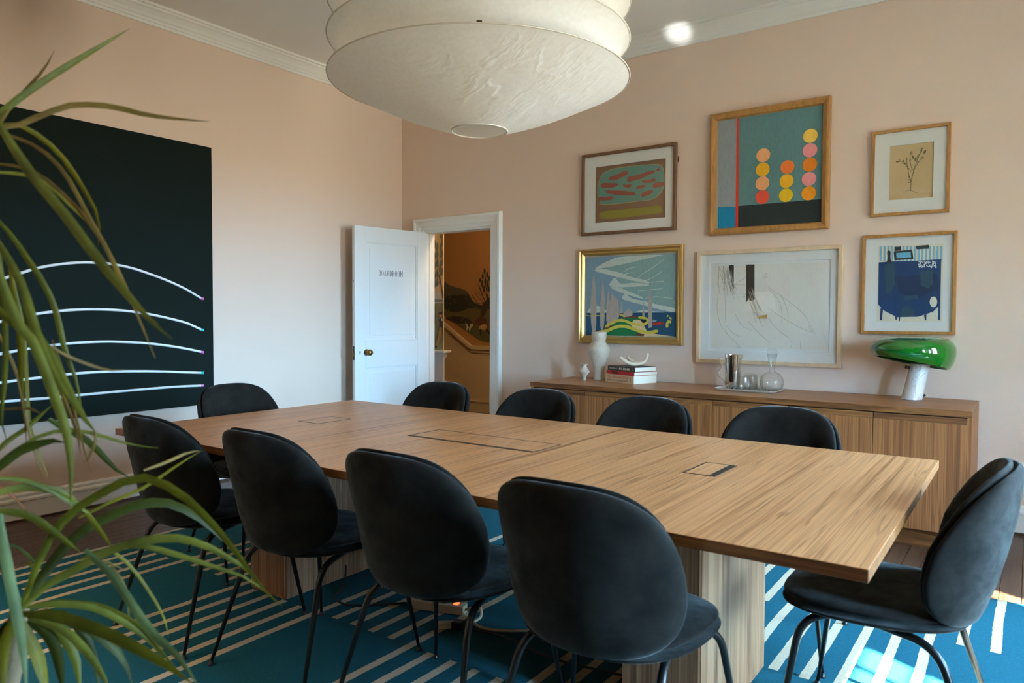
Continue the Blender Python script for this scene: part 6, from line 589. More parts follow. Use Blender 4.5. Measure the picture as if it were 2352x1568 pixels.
# ------------------------------------------------------------------ sideboard
wood('credenza_door', 'Z', [(0.26, S(104, 60, 32)), (0.42, S(142, 88, 48)), (0.56, S(168, 110, 64)), (0.74, S(132, 80, 44))], across=44, along=0.3, fine=200, rough=0.42, fine_amt=0.32, dist=0.1, lines=0.3, line_scale=22)
wood('credenza_top', 'X', [(0.3, S(150, 98, 56)), (0.6, S(170, 116, 70)), (0.8, S(160, 106, 60))], across=10, along=0.4, fine=120, rough=0.34, fine_amt=0.12, dist=0.4)
wood('credenza_edge', 'X', [(0.3, S(84, 48, 24)), (0.5, S(128, 80, 42)), (0.7, S(160, 106, 58))], across=26, along=1.4, fine=140, rough=0.4, dist=1.5)
CX0, CX1, CY0, CY1, CZ = -2.978, -0.234, 4.418, 5.04, 0.763
cr = thing('credenza', 'long walnut sideboard with flush doors below the framed pictures', 'sideboard', (-1.6, 4.73, 0))
mb = MB().box(CX0 - 0.008, CX1, CY0, CY1, CZ - 0.034, CZ)
for i in range(6): mb.m[i] = 0 if i in (0, 1) else 1
mb.build('worktop', [MATS['credenza_top'], MATS['credenza_edge']], cr, bev=0.001)
MB().box(CX0, CX0 + 0.02, CY0, CY1, 0.105, CZ - 0.034).build('side_panel', MATS['credenza_door'], cr); MB().box(CX1 - 0.02, CX1, CY0 - 0.0, CY1, 0.105, CZ - 0.034).build('side_panel', MATS['credenza_door'], cr)
MB().box(CX0 + 0.02, CX1 - 0.02, CY0 + 0.03, CY1, 0.105, CZ - 0.034).build('carcass', P('dark_gap', S(30, 20, 14), 0.8), cr)
MB().box(CX0 + 0.05, CX1 - 0.05, CY0 + 0.06, CY1, 0.0, 0.105).build('plinth', MATS['credenza_edge'], cr)
sm = [CX0 + 0.02, -2.525, -2.066, -1.610, -1.152, -0.697, CX1 - 0.02]
for a, c in zip(sm, sm[1:]):
    d = MB().box(a + 0.0015, c - 0.0015, CY0, CY0 + 0.022, 0.108, CZ - 0.072).build('door', MATS['credenza_door'], cr, bev=0.0008)
    MB().box(a + 0.0015, c - 0.0015, CY0 + 0.0005, CY0 + 0.022, CZ - 0.0718, CZ - 0.0395).build('pull_edge', MATS['credenza_edge'], d, bev=0.002)

# ------------------------------------------------------------------ framed pictures
def ring_frame(mb, x0, x1, z0, z1, yw, prof, m=0):
    """mitred frame: prof = (inset from the outer edge, stand-off from the wall)"""
    rings = []
    for ins, d in prof:
        rings.append([len(mb.v) + i for i in range(4)])
        mb.v += [(x0 + ins, yw - d, z0 + ins), (x1 - ins, yw - d, z0 + ins), (x1 - ins, yw - d, z1 - ins), (x0 + ins, yw - d, z1 - ins)]
    for A, B in zip(rings, rings[1:]):
        for i in range(4): j = (i + 1) % 4; mb.face((A[i], A[j], B[j], B[i]), m)
    return mb
def picture(name, label, x0, x1, z0, z1, prof, fmat, backd, cat='picture'):
    t = thing(name, label, cat, ((x0 + x1) / 2, ROOM_B, z0))
    ring_frame(MB(), x0, x1, z0, z1, ROOM_B - 0.003, prof).build('frame', fmat, t, autos=30)
    ins = prof[-1][0]
    MB().box(x0 + ins - 0.002, x1 - ins + 0.002, ROOM_B - backd, ROOM_B - 0.004, z0 + ins - 0.002, z1 - ins + 0.002).build('backing_board', P('backing', S(180, 170, 150), 0.8), t)
    return t
wood('frame_oak', 'Z', [(0.3, S(158, 108, 54)), (0.6, S(184, 132, 70)), (0.8, S(166, 116, 60))], across=30, along=4, fine=150, rough=0.4, fine_amt=0.12)
wood('frame_walnut', 'Z', [(0.3, S(98, 66, 42)), (0.6, S(124, 88, 58)), (0.8, S(108, 74, 48))], across=30, along=4, fine=150, rough=0.42, fine_amt=0.12)
wood('frame_maple', 'Z', [(0.3, S(214, 184, 146)), (0.6, S(226, 198, 160)), (0.8, S(218, 188, 150))], across=20, along=4, fine=150, rough=0.45, fine_amt=0.05)
m_gilt = P('gilt', S(208, 174, 108), 0.38, metal=0.8, bump=0.04, bscale=90)
m_mat = P('mount_board', S(240, 240, 234), 0.85); m_bevel = P('mount_bevel', S(250, 250, 246), 0.7)
def mat_board(t, x0, x1, z0, z1, hx0, hx1, hz0, hz1, d):
    """window mount with a cut opening"""
    mb = MB()
    for a, c, e_, f in ((x0, hx0, z0, z1), (hx1, x1, z0, z1), (hx0, hx1, z0, hz0), (hx0, hx1, hz1, z1)): mb.box(a, c, ROOM_B - d - 0.003, ROOM_B - d, e_, f)
    mb.build('mount', m_mat, t)
def pane(t, x0, x1, z0, z1, d): MB().add([(x0, ROOM_B - d, z0), (x1, ROOM_B - d, z0), (x1, ROOM_B - d, z1), (x0, ROOM_B - d, z1)], [(0, 1, 2, 3)]).build('glazing', PG, t)
PX = ((1, 0, 0), (0, 0, 1))
box_prof = lambda w, dep, rec: [(0, 0), (0, dep - 0.002), (0.002, dep), (w - 0.002, dep), (w, dep - 0.002), (w, rec)]
# dots
t = picture('framed_painting', 'oak framed abstract painting of stacked coloured discs on teal', -1.884, -1.083, 1.823, 2.678, [(0, 0), (0, 0.034), (0.006, 0.044), (0.018, 0.048), (0.03, 0.042), (0.042, 0.036), (0.047, 0.024), (0.05, 0.018)], MATS['frame_oak'], 0.018)
pr = flat_print(orient([(c, p) for c, p in D_DOTS]), (0, ROOM_B - 0.0185, 0), *PX, t, 'canvas')
for c, (x, z), r in D_DISCS:
    mb = MB(); mb.v = [(x + r * math.cos(a), ROOM_B - 0.0185 - 0.003, z + r * math.sin(a)) for a in [2 * math.pi * k / 36 for k in range(36)]]; mb.face(range(36))
    mb.build('painted_disc', paint(c), pr)
# abstract with walnut frame
t = picture('framed_print', 'walnut framed abstract print with red marks on a teal cloud shape', -2.930, -2.138, 1.885, 2.522, box_prof(0.022, 0.034, 0.014), MATS['frame_walnut'], 0.012)
xs = [p[0] for p in D_ABSTRACT[0][1]]; zs = [p[1] for p in D_ABSTRACT[0][1]]
hx = (sum(sorted(xs)[:2]) / 2, sum(sorted(xs)[2:]) / 2); hz = (sum(sorted(zs)[:2]) / 2, sum(sorted(zs)[2:]) / 2)
flat_print(orient(D_ABSTRACT), (0, ROOM_B - 0.013, 0), *PX, t, step=0.0002, smooth=True)
mat_board(t, -2.910, -2.158, 1.905, 2.502, hx[0], hx[1], hz[0], hz[1], 0.0165); pane(t, -2.910, -2.158, 1.905, 2.502, 0.022)
MB().tube([(-2.130, ROOM_B - 0.006, 2.42), (-2.128, ROOM_B - 0.01, 2.40), (-2.130, ROOM_B - 0.006, 2.38)], 0.004, 6).build('hanging_wire', m_black, t)
# gilt frame
t = picture('framed_seascape', 'gold framed painting of pale spires and a striped sky over blue sea', -2.955, -2.074, 1.037, 1.777, [(0, 0), (0, 0.03), (0.004, 0.036), (0.014, 0.038), (0.02, 0.031), (0.027, 0.028), (0.031, 0.033), (0.038, 0.034), (0.043, 0.028), (0.05, 0.022), (0.054, 0.016)], m_gilt, 0.014)
flat_print(orient(D_COAST), (0, ROOM_B - 0.0142, 0), *PX, t, 'canvas', step=0.00018, smooth=True)
# pale drawing
t = picture('framed_drawing', 'pale maple framed pencil drawing with two dark bars behind the pitcher', -1.966, -0.992, 0.918, 1.714, box_prof(0.026, 0.036, 0.012), MATS['frame_maple'], 0.009)
x0, x1, z0, z1 = -1.942, -1.016, 0.942, 1.690
MB().box(x0, x1, ROOM_B - 0.0115, ROOM_B - 0.009, z0, z1).build('inner_mount', m_mat, t)
flat_print(orient(D_DRAWING), (0, ROOM_B - 0.0118, 0), *PX, t, step=0.0001, smooth=True)  # amber patch is a warm reflection in the glazing, painted into the print
q = D_DRAWING[0][1]; hx = (q[0][0] - 0.015, q[1][0] + 0.020); hz = (q[3][1] - 0.018, q[0][1] + 0.012)
mat_board(t, x0, x1, z0, z1, hx[0], hx[1], hz[0], hz[1], 0.0150)
mb = MB(); ring_frame(mb, hx[0] - 0.003, hx[1] + 0.003, hz[0] - 0.003, hz[1] + 0.003, ROOM_B, [(0, 0.0184), (0.004, 0.0150)]); mb.build('mount_bevel', m_bevel, t)
pane(t, x0, x1, z0, z1, 0.026)
# botanical
t = picture('framed_botanical', 'small oak framed botanical drawing on tan paper', -0.838, -0.411, 1.878, 2.408, box_prof(0.018, 0.028, 0.012), MATS['frame_oak'], 0.010)
q = D_BOTANICAL[0][1]; xs = sorted(p[0] for p in q); zs = sorted(p[1] for p in q)
flat_print(orient(D_BOTANICAL), (0, ROOM_B - 0.0105, 0), *PX, t, step=0.0001)
mat_board(t, -0.822, -0.427, 1.894, 2.392, (xs[0] + xs[1]) / 2, (xs[2] + xs[3]) / 2, (zs[0] + zs[1]) / 2, (zs[2] + zs[3]) / 2, 0.0135); pane(t, -0.822, -0.427, 1.894, 2.392, 0.020)
# blue still life
t = picture('framed_still_life', 'oak framed blue print of a round table, above the green lamp', -0.879, -0.364, 1.143, 1.764, box_prof(0.019, 0.028, 0.012), MATS['frame_oak'], 0.010)
MB().box(-0.862, -0.381, ROOM_B - 0.0125, ROOM_B - 0.010, 1.160, 1.747).build('mount', m_mat, t)
flat_print(orient(D_STILL), (0, ROOM_B - 0.0128, 0), *PX, t, step=0.0001, smooth=True); pane(t, -0.862, -0.381, 1.160, 1.747, 0.020)

# ------------------------------------------------------------------ black painting with light lines
t = thing('black_painting', 'huge black painting with five thin white arcs on the left wall', 'painting', (ROOM_L, 1.9, 0.59))
BY0, BY1, BZ0, BZ1 = 0.55, 3.070, 0.592, 2.462
MB().box(ROOM_L + 0.002, ROOM_L + 0.042, BY0, BY1, BZ0, BZ1).build('canvas', P('matte_black', S(22, 31, 28), 0.9, spec=0.15), t, bev=0.002)
m_line = P('line_white', S(236, 240, 240), 0.5); m_pk = P('end_pink', S(226, 120, 190), 0.5); m_cy = P('end_cyan', S(60, 214, 206), 0.5)
def catmull(pts, k=5):
    P_ = [Vector(p) for p in pts]; P_ = [P_[0] * 2 - P_[1]] + P_ + [P_[-1] * 2 - P_[-2]]; out = []
    for a, b_, c, d in zip(P_, P_[1:], P_[2:], P_[3:]):
        for i in range(k):
            t_ = i / k; out.append(0.5 * (2 * b_ + (c - a) * t_ + (2 * a - 5 * b_ + 4 * c - d) * t_ * t_ + (3 * b_ - a - 3 * c + d) * t_ ** 3))
    return out + [P_[-2]]
for i, A in enumerate(D_ARCS):
    # carry the arc on to the hidden left part of the canvas
    d = Vector((A[0][0] - A[1][0], A[0][1] - A[1][1])).normalized(); ex = []
    y, z, sl = A[0][0], A[0][1], d
    cv = Vector((A[1][0] - A[2][0], A[1][1] - A[2][1])).normalized(); bend = d.angle_signed(cv) if d.length and cv.length else 0
    while y > BY0 + 0.12: y += sl.x * 0.12; z += sl.y * 0.12; sl = Matrix.Rotation(0.02 + 0.012 * (4 - i), 2) @ sl; ex.insert(0, (y, z))
    ex = [e_ for e_ in ex if e_[1] > BZ0 + 0.02 and e_[0] > BY0 + 0.02]
    pts = catmull([Vector((ROOM_L + 0.046, y, z)) for y, z in ex + [tuple(a) for a in A]])
    ln = MB().tube(pts, 0.0088, 8).build('light_line', m_line, t, smooth=True)
    e_ = pts[-1]; MB().tube([e_ - Vector((0, 0.004, 0)), e_ + Vector((0, 0.016, -0.004 if i < 3 else 0))], 0.0102, 8).build('line_end', (m_pk, m_cy)[i % 2], ln, smooth=True)
# ------------------------------------------------------------------ paper pendant lamp
def paper():
    m = bpy.data.materials.new('washi_paper'); m.use_nodes = True; n = m.node_tree; n.nodes.clear(); lk = n.links.new
    o = node(n, 'ShaderNodeOutputMaterial'); d = node(n, 'ShaderNodeBsdfDiffuse'); tr = node(n, 'ShaderNodeBsdfTranslucent'); mx = node(n, 'ShaderNodeMixShader'); mx.inputs[0].default_value = 0.42
    t = node(n, 'ShaderNodeTexCoord'); x = node(n, 'ShaderNodeTexNoise'); x.inputs['Scale'].default_value = 60; x.inputs['Detail'].default_value = 5; lk(t.outputs['Object'], x.inputs['Vector'])
    ra = ramp(n, [(0.3, S(243, 241, 234)), (0.7, S(250, 248, 243))]); lk(x.outputs['Fac'], ra.inputs[0]); lk(ra.outputs[0], d.inputs[0]); lk(ra.outputs[0], tr.inputs[0])
    vo = node(n, 'ShaderNodeTexNoise'); vo.inputs['Scale'].default_value = 4.5; vo.inputs['Detail'].default_value = 3; vo.inputs['Distortion'].default_value = 0.25
    mp = node(n, 'ShaderNodeMapping'); mp.inputs['Rotation'].default_value = (0, 0, 0.6); mp.inputs['Scale'].default_value = (1.0, 2.4, 2.0); lk(t.outputs['Object'], mp.inputs[0]); lk(mp.outputs[0], vo.inputs['Vector'])
    rd = node(n, 'ShaderNodeMath', operation='SUBTRACT'); rd.inputs[1].default_value = 0.5; lk(vo.outputs['Fac'], rd.inputs[0]); ab_ = node(n, 'ShaderNodeMath', operation='ABSOLUTE'); lk(rd.outputs[0], ab_.inputs[0])
    pk = node(n, 'ShaderNodeMapRange'); pk.inputs['From Max'].default_value = 0.07; pk.inputs['To Min'].default_value = 1.0; pk.inputs['To Max'].default_value = 0.0; lk(ab_.outputs[0], pk.inputs['Value'])
    # creases gather on the sideboard side of the lamp, low on the cone
    sx = node(n, 'ShaderNodeSeparateXYZ'); lk(t.outputs['Object'], sx.inputs[0]); mk = node(n, 'ShaderNodeMapRange'); mk.inputs['From Min'].default_value = -0.05; mk.inputs['From Max'].default_value = 0.25; lk(sx.outputs['X'], mk.inputs['Value'])
    zk = node(n, 'ShaderNodeMapRange'); zk.inputs['From Min'].default_value = -1.17; zk.inputs['From Max'].default_value = -1.22; lk(sx.outputs['Z'], zk.inputs['Value'])
    ml = node(n, 'ShaderNodeMath', operation='MULTIPLY'); lk(pk.outputs[0], ml.inputs[0]); lk(mk.outputs[0], ml.inputs[1]); m3 = node(n, 'ShaderNodeMath', operation='MULTIPLY'); lk(ml.outputs[0], m3.inputs[0]); lk(zk.outputs[0], m3.inputs[1])
    uu = node(n, 'ShaderNodeBump'); uu.inputs['Strength'].default_value = 0.17; uu.inputs['Distance'].default_value = 0.02; lk(m3.outputs[0], uu.inputs['Height'])
    u = node(n, 'ShaderNodeBump'); u.inputs['Strength'].default_value = 0.08; u.inputs['Distance'].default_value = 0.004; lk(x.outputs['Fac'], u.inputs['Height']); lk(uu.outputs[0], u.inputs['Normal']); lk(u.outputs[0], d.inputs['Normal'])
    lk(d.outputs[0], mx.inputs[1]); lk(tr.outputs[0], mx.inputs[2]); lk(mx.outputs[0], o.inputs[0]); return m
m_paper = paper(); m_wire = P('lamp_wire', S(214, 206, 190), 0.6); m_clip = P('clip_brass', S(104, 78, 44), 0.4, metal=0.7)
PCX, PCY = -1.783, 2.272
WZ = [2.161, 2.303, 2.445, 2.587, 2.729]; WR = 0.583; BR, BZ = 0.110, 1.972
pl = thing('paper_pendant', 'huge white pleated paper pendant lamp hanging over the table', 'pendant lamp', (PCX, PCY, CEIL))
import mathutils
def crumple(x, y, z, k):
    v = Vector((x * 3.1 + y * 1.3, y * 3.1 - x * 1.3, z * 6)); n1 = mathutils.noise.noise(v); r1 = 1 - abs(mathutils.noise.noise(v * 1.9 + Vector((3, 7, 1)))) * 2
    return k * (0.55 * n1 + 0.75 * max(0, r1 - 0.55) * 2)
seg = 144
def shade(prof, name, crum=0.0):
    mb = MB(); rings = []
    for r, z in prof:
        rings.append(len(mb.v))
        for i in range(seg):
            a = 2 * math.pi * i / seg; x, y = r * math.cos(a), r * math.sin(a); d = 0
            if crum:
                tt = (z - BZ) / (WZ[0] - BZ); env = max(0, math.sin(math.pi * min(1, max(0, tt)))) ** 0.5
                # the paper is crushed on the side that faces the sideboard lamp
                az = 0.25 + 0.75 * max(0, math.cos(a - math.radians(-38)))
                d = crumple(x, y, z, crum) * env * az
            mb.v.append((PCX + x * (1 - d * 0.3), PCY + y * (1 - d * 0.3), z + d))
    for A, B in zip(rings, rings[1:]):
        for i in range(seg): j = (i + 1) % seg; mb.face((A + i, A + j, B + j, B + i))
    return mb.build(name, m_paper, pl, smooth=True)
cone = [(BR + (WR - BR) * (t / 26), BZ + (WZ[0] - BZ) * (t / 26) - 0.012 * math.sin(math.pi * t / 26)) for t in range(27)]
shade(cone, 'lower_cone', 0.005)
for a, b_ in zip(WZ, WZ[1:]):
    shade([(WR - 0.052 * math.sin(math.pi * k / 12) ** 0.75, a + (b_ - a) * k / 12) for k in range(13)], 'pleat')
shade([(WR + (0.09 - WR) * k / 14, WZ[-1] + 0.21 * k / 14 + 0.03 * math.sin(math.pi * k / 14)) for k in range(15)], 'upper_cone')
for r, z, w_ in [(WR, z, 0.0026) for z in WZ] + [(BR, BZ, 0.0032), (0.09, WZ[-1] + 0.21, 0.003)]:
    n = 96; pts = [(PCX + r * math.cos(2 * math.pi * i / n), PCY + r * math.sin(2 * math.pi * i / n), z) for i in range(n + 1)]
    MB().tube(pts, w_, 6, cap=False).build('wire_ring', m_wire, pl, smooth=True)
for a in (-52, 38, 128, 218):
    c = Vector((PCX + (WR + 0.002) * math.cos(math.radians(a)), PCY + (WR + 0.002) * math.sin(math.radians(a)), WZ[0] + 0.004)); u_ = Vector((-math.sin(math.radians(a)), math.cos(math.radians(a)), 0))
    MB().obox(c, u_ * 0.009, u_.cross(Vector((0, 0, 1))) * 0.003, (0, 0, 0.003)).build('clip', m_clip, pl, bev=0.0015)
MB().tube([(PCX, PCY, WZ[-1] + 0.19), (PCX, PCY, CEIL - 0.02)], 0.003, 6).build('cord', P('cord_white', S(220, 216, 208), 0.6), pl)
MB().lathe([(0, -0.028), (0.05, -0.026), (0.055, 0.0), (0, 0.0)], (PCX, PCY, CEIL), 24).build('ceiling_rose', m_trim, pl, smooth=True)

# ------------------------------------------------------------------ things on the sideboard
def crackle():
    m = P('crackle_glaze', S(214, 208, 196), 0.28); n = m.node_tree; b = n.nodes['Principled BSDF']; lk = n.links.new
    t = node(n, 'ShaderNodeTexCoord'); x = node(n, 'ShaderNodeTexVoronoi', feature='DISTANCE_TO_EDGE'); x.inputs['Scale'].default_value = 260
    ns = node(n, 'ShaderNodeTexNoise'); ns.inputs['Scale'].default_value = 60; mxv = node(n, 'ShaderNodeMix', data_type='VECTOR'); mxv.inputs[0].default_value = 0.012
    lk(t.outputs['Object'], ns.inputs['Vector']); lk(t.outputs['Object'], mxv.inputs[4]); lk(ns.outputs['Color'], mxv.inputs[5]); lk(mxv.outputs[1], x.inputs['Vector'])
    ra = ramp(n, [(0.02, S(158, 146, 128)), (0.2, S(224, 210, 188))]); lk(x.outputs['Distance'], ra.inputs[0]); lk(ra.outputs[0], b.inputs['Base Color']); return m
m_crk = crackle(); m_stone = P('stoneware', S(180, 164, 146), 0.6, bump=0.12, bscale=80)
v = thing('crackle_vase', 'tall white crackle glazed vase with a bulbous shoulder beside the books', 'vase', (-2.68, 4.90, CZ))
MB().lathe([(0, 0), (0.040, 0), (0.043, 0.004), (0.040, 0.012), (0.039, 0.035), (0.041, 0.075), (0.050, 0.115), (0.066, 0.16), (0.080, 0.20), (0.084, 0.228), (0.078, 0.255), (0.062, 0.278), (0.051, 0.29), (0.0495, 0.298), (0.055, 0.312), (0.0575, 0.335), (0.057, 0.362), (0.055, 0.366), (0.050, 0.362), (0.048, 0.33), (0.043, 0.30), (0.045, 0.285), (0, 0.28)], v.location, 40).build('vase_body', m_crk, v, smooth=True)
v = thing('stoneware_bud_vase', 'tiny flared stoneware bud vase at the left end of the sideboard', 'vase', (-2.745, 4.79, CZ))
MB().lathe([(0, 0), (0.015, 0), (0.016, 0.004), (0.014, 0.012), (0.016, 0.026), (0.024, 0.042), (0.036, 0.054), (0.0435, 0.062), (0.0435, 0.066), (0.036, 0.078), (0.024, 0.096), (0.018, 0.108), (0.019, 0.114), (0.030, 0.121), (0.031, 0.123), (0.028, 0.123), (0.014, 0.113), (0.014, 0.1), (0, 0.09)], v.location, 32).build('vase_body', m_stone, v, smooth=True)
# books: spine faces the room, turned a little
m_pages = P('page_block', S(232, 224, 204), 0.9, bump=0.2, bscale=300)
def book(name, label, c, ux, uy, w_, d_, z0, th, cover, hard=0.0025, over=0.004):
    """ux along the spine, uy away from the spine"""
    t = thing(name, label, 'book', (c.x, c.y, z0)); o = c.copy(); o.z = 0
    M_ = lambda a, b_, z: o + ux * a + uy * b_ + Vector((0, 0, z))
    MB().obox(M_(0, 0.002, z0 + th / 2), ux * (w_ / 2 - over), uy * (d_ / 2 - over), (0, 0, th / 2 - hard)).build('page_block', m_pages, t)
    for z in (z0 + hard / 2, z0 + th - hard / 2): MB().obox(M_(0, 0, z), ux * w_ / 2, uy * d_ / 2, (0, 0, hard / 2)).build('cover_board', cover, t, bev=0.0006)
    MB().obox(M_(0, -d_ / 2 + hard / 2, z0 + th / 2), ux * w_ / 2, uy * hard / 2, (0, 0, th / 2)).build('spine', cover, t, bev=0.0008)
    return t, M_
bu = Vector((0.287, -0.104, 0)).normalized(); bv = Vector((0.062, 0.242, 0)).normalized()
bv = (bv - bu * bv.dot(bu)).normalized()
fc = Vector((-2.295, 4.715, 0))                       # near right foot of the pile
z = CZ
t, M_ = book('museum_book', 'thick cream book at the bottom of the pile on the sideboard', fc - bu * 0.150 + bv * 0.115, bu, bv, 0.300, 0.23, z, 0.058, P('cover_cream', S(218, 190, 150), 0.6), hard=0.002, over=0.002)
text_mesh('The HIRSHHORN', 0.030, M_(-0.02, -0.1155, z + 0.037), bu, (0, 0, 1), t, P('print_rose', S(196, 120, 92), 0.7), font_scale_x=0.95)
text_mesh('MUSEUM AND SCULPTURE GARDEN', 0.0145, M_(-0.02, -0.1155, z + 0.014), bu, (0, 0, 1), t, P('print_grey', S(140, 124, 104), 0.7), font_scale_x=0.92)
MB().obox(M_(0.118, -0.1155, z + 0.028), bu * 0.0012, bv * 0.0003, (0, 0, 0.018)).obox(M_(0.112, -0.1155, z + 0.045), bu * 0.007, bv * 0.0003, (0, 0, 0.001)).build('imprint', MATS['print_grey'], t)
z += 0.0582; red = P('cover_red', S(186, 22, 26), 0.45)
t, M_ = book('red_book', 'slim red hardback in the middle of the pile on the sideboard', fc - bu * 0.146 + bv * 0.120, bu, bv, 0.292, 0.235, z, 0.027, red)
MB().obox(M_(-0.055, -0.118, z + 0.0135), bu * 0.032, bv * 0.0003, (0, 0, 0.010)).build('spine_label', P('print_dark_red', S(110, 16, 20), 0.6), t)
z += 0.0272
t, M_ = book('olive_book', 'dark olive hardback with white title on top of the pile', fc - bu * 0.138 + bv * 0.112, bu, bv, 0.285, 0.215, z, 0.034, P('cover_olive', S(62, 56, 38), 0.55))
mwt = P('print_white', S(226, 222, 206), 0.6)
text_mesh('M.C. ESCHER', 0.021, M_(0.035, -0.1080, z + 0.0165), bu, (0, 0, 1), t, mwt, font_scale_x=0.92, bold=0.0006)
text_mesh('THE WORLD OF', 0.0125, M_(-0.082, -0.1080, z + 0.0165), bu, (0, 0, 1), t, mwt, font_scale_x=0.9)
MB().obox(M_(0.118, -0.1080, z + 0.0165), bu * 0.0006, bv * 0.0003, (0, 0, 0.009)).build('imprint', mwt, t)
z += 0.0342
# bone like ceramic piece
bc = M_(0.03, 0.0, 0); bc.z = z
sc = thing('ceramic_sculpture', 'white curved ceramic bone shaped piece lying on the books', 'sculpture', bc)
vr = Vector((0.8139, 0.5809, 0)); vf = Vector((-0.58, 0.8135, 0))
pts = [(-0.105, 0.0, 0.062), (-0.085, 0.0, 0.048), (-0.055, 0.0, 0.027), (-0.02, 0, 0.014), (0.02, 0, 0.0145), (0.055, 0, 0.022), (0.08, 0, 0.042), (0.088, 0, 0.068), (0.094, 0, 0.088)]
pp = catmull([bc + vr * a + vf * b_ + Vector((0, 0, c)) for a, b_, c in pts], 4); n = len(pp)
rr = [0.0075 + 0.0068 * math.sin(math.pi * min(1, (i + 2) / (n * 0.85))) + (0.003 if i > n * 0.75 else 0) for i in range(n)]
pp = [p for p in pp]
zmin = min(p.z - r for p, r in zip(pp, rr)); pp = [p + Vector((0, 0, z - zmin + 0.0005)) for p in pp]
MB().tube([pp[0] - (pp[1] - pp[0]).normalized() * 0.006] + pp + [pp[-1] + (pp[-1] - pp[-2]).normalized() * 0.006], [0.003] + rr + [0.006], 14).build('curved_bar', P('bisque', S(220, 202, 176), 0.55, bump=0.05, bscale=60), sc, smooth=True)
q = [bc + vr * a + vf * b_ + Vector((0, 0, c)) for a, b_, c in ((0.03, 0.01, 0.018), (0.0, 0.045, 0.026), (-0.02, 0.07, 0.042), (-0.034, 0.085, 0.058))]
qq = catmull(q, 4); MB().tube(qq, [0.011 + 0.003 * i / len(qq) for i in range(len(qq))], 12).build('short_prong', MATS['bisque'], sc, smooth=True)
# tray
TRX0, TRX1, TRY0, TRY1 = -1.705, -1.300, 4.672, 4.968
tr = thing('serving_tray', 'white rectangular tray with a dark woven pattern on the sideboard', 'tray', ((TRX0 + TRX1) / 2, (TRY0 + TRY1) / 2, CZ))
def rrect(x0, x1, y0, y1, r, n=6):
    o = []
    for cx, cy, a0 in ((x1 - r, y1 - r, 0), (x0 + r, y1 - r, 90), (x0 + r, y0 + r, 180), (x1 - r, y0 + r, 270)):
        for k in range(n + 1): a = math.radians(a0 + 90 * k / n); o.append((cx + r * math.cos(a), cy + r * math.sin(a)))
    return o
mb = MB(); rs = []
for ins, zz in ((0.022, 0.0), (0.012, 0.002), (0.002, 0.011), (0.0, 0.0135), (0.003, 0.0138), (0.013, 0.0055), (0.024, 0.003)):
    rs.append(len(mb.v)); pts = rrect(TRX0 + ins, TRX1 - ins, TRY0 + ins, TRY1 - ins, 0.035 - ins * 0.6); nn = len(pts); mb.v += [(x, y, CZ + zz) for x, y in pts]
for A, B in zip(rs, rs[1:]):
    for i in range(nn): j = (i + 1) % nn; mb.face((A + i, A + j, B + j, B + i))
mb.face([rs[0] + i for i in range(nn)][::-1]); mb.face([rs[-1] + i for i in range(nn)])
mb.build('tray_body', P('tray_white', S(222, 216, 204), 0.4), tr, smooth=True, autos=35)
mb = MB()
for i in range(13):
    for j in range(9):
        x = TRX0 + 0.035 + i * 0.028; y = TRY0 + 0.032 + j * 0.028; zz = CZ + 0.0034
        if (i + j) % 2: vs = [(x, y, zz), (x + 0.020, y + 0.004, zz), (x + 0.022, y + 0.017, zz), (x + 0.002, y + 0.013, zz)]
        else: vs = [(x + 0.002, y, zz), (x + 0.015, y - 0.002, zz), (x + 0.017, y + 0.021, zz), (x + 0.004, y + 0.023, zz)]
        mb.add(vs, [(0, 1, 2, 3)])
mb.build('weave_pattern', P('tray_black', S(38, 34, 32), 0.45), tr)
ZT_ = CZ + 0.0032
m_chrome = P('polished_steel', S(214, 212, 208), 0.06, metal=1.0)
pc = Vector((-1.622, 4.828, ZT_)); pt = thing('steel_pitcher', 'polished steel water pitcher with a wavy handle on the tray', 'pitcher', pc)
mb = MB(); n = 48; rs = []
spd = Vector((0.8139, 0.5809, 0))
for r, zz in ((0.0, 0.0), (0.047, 0.0), (0.049, 0.003), (0.050, 0.05), (0.051, 0.12), (0.052, 0.18), (0.0525, 0.212), (0.053, 0.226), (0.051, 0.227), (0.050, 0.21), (0.048, 0.1), (0.046, 0.006), (0.0, 0.005)):
    rs.append(len(mb.v)); f = max(0, (zz - 0.15) / 0.08) ** 2 if zz < 0.23 else 0
    for i in range(n):
        a = 2 * math.pi * i / n; d = Vector((math.cos(a), math.sin(a), 0)); k = max(0, d.dot(spd)) ** 10
        mb.v.append(tuple(pc + d * (r + (0.021 * f * k if r > 0.01 else 0)) + Vector((0, 0, zz))))
for A, B in zip(rs, rs[1:]):
    for i in range(n): j = (i + 1) % n; mb.face((A + i, A + j, B + j, B + i))
mb.build('pitcher_body', m_chrome, pt, smooth=True, autos=50)
hp = [(-0.051, 0.208), (-0.072, 0.206), (-0.086, 0.204), (-0.092, 0.196), (-0.084, 0.172), (-0.074, 0.150), (-0.086, 0.130), (-0.104, 0.108), (-0.098, 0.088), (-0.074, 0.066), (-0.054, 0.052), (-0.052, 0.042), (-0.060, 0.026), (-0.070, 0.034)]
hc = catmull([pc + spd * a + Vector((0, 0, c)) for a, c in hp], 4); mb = MB(); sd_ = Vector((-0.58, 0.8135, 0)) * 0.0085
for i, p in enumerate(hc):
    tg = (hc[min(i + 1, len(hc) - 1)] - hc[max(i - 1, 0)]).normalized(); nn_ = tg.cross(sd_).normalized() * 0.0012
    mb.v += [tuple(p - sd_ - nn_), tuple(p + sd_ - nn_), tuple(p + sd_ + nn_), tuple(p - sd_ + nn_)]
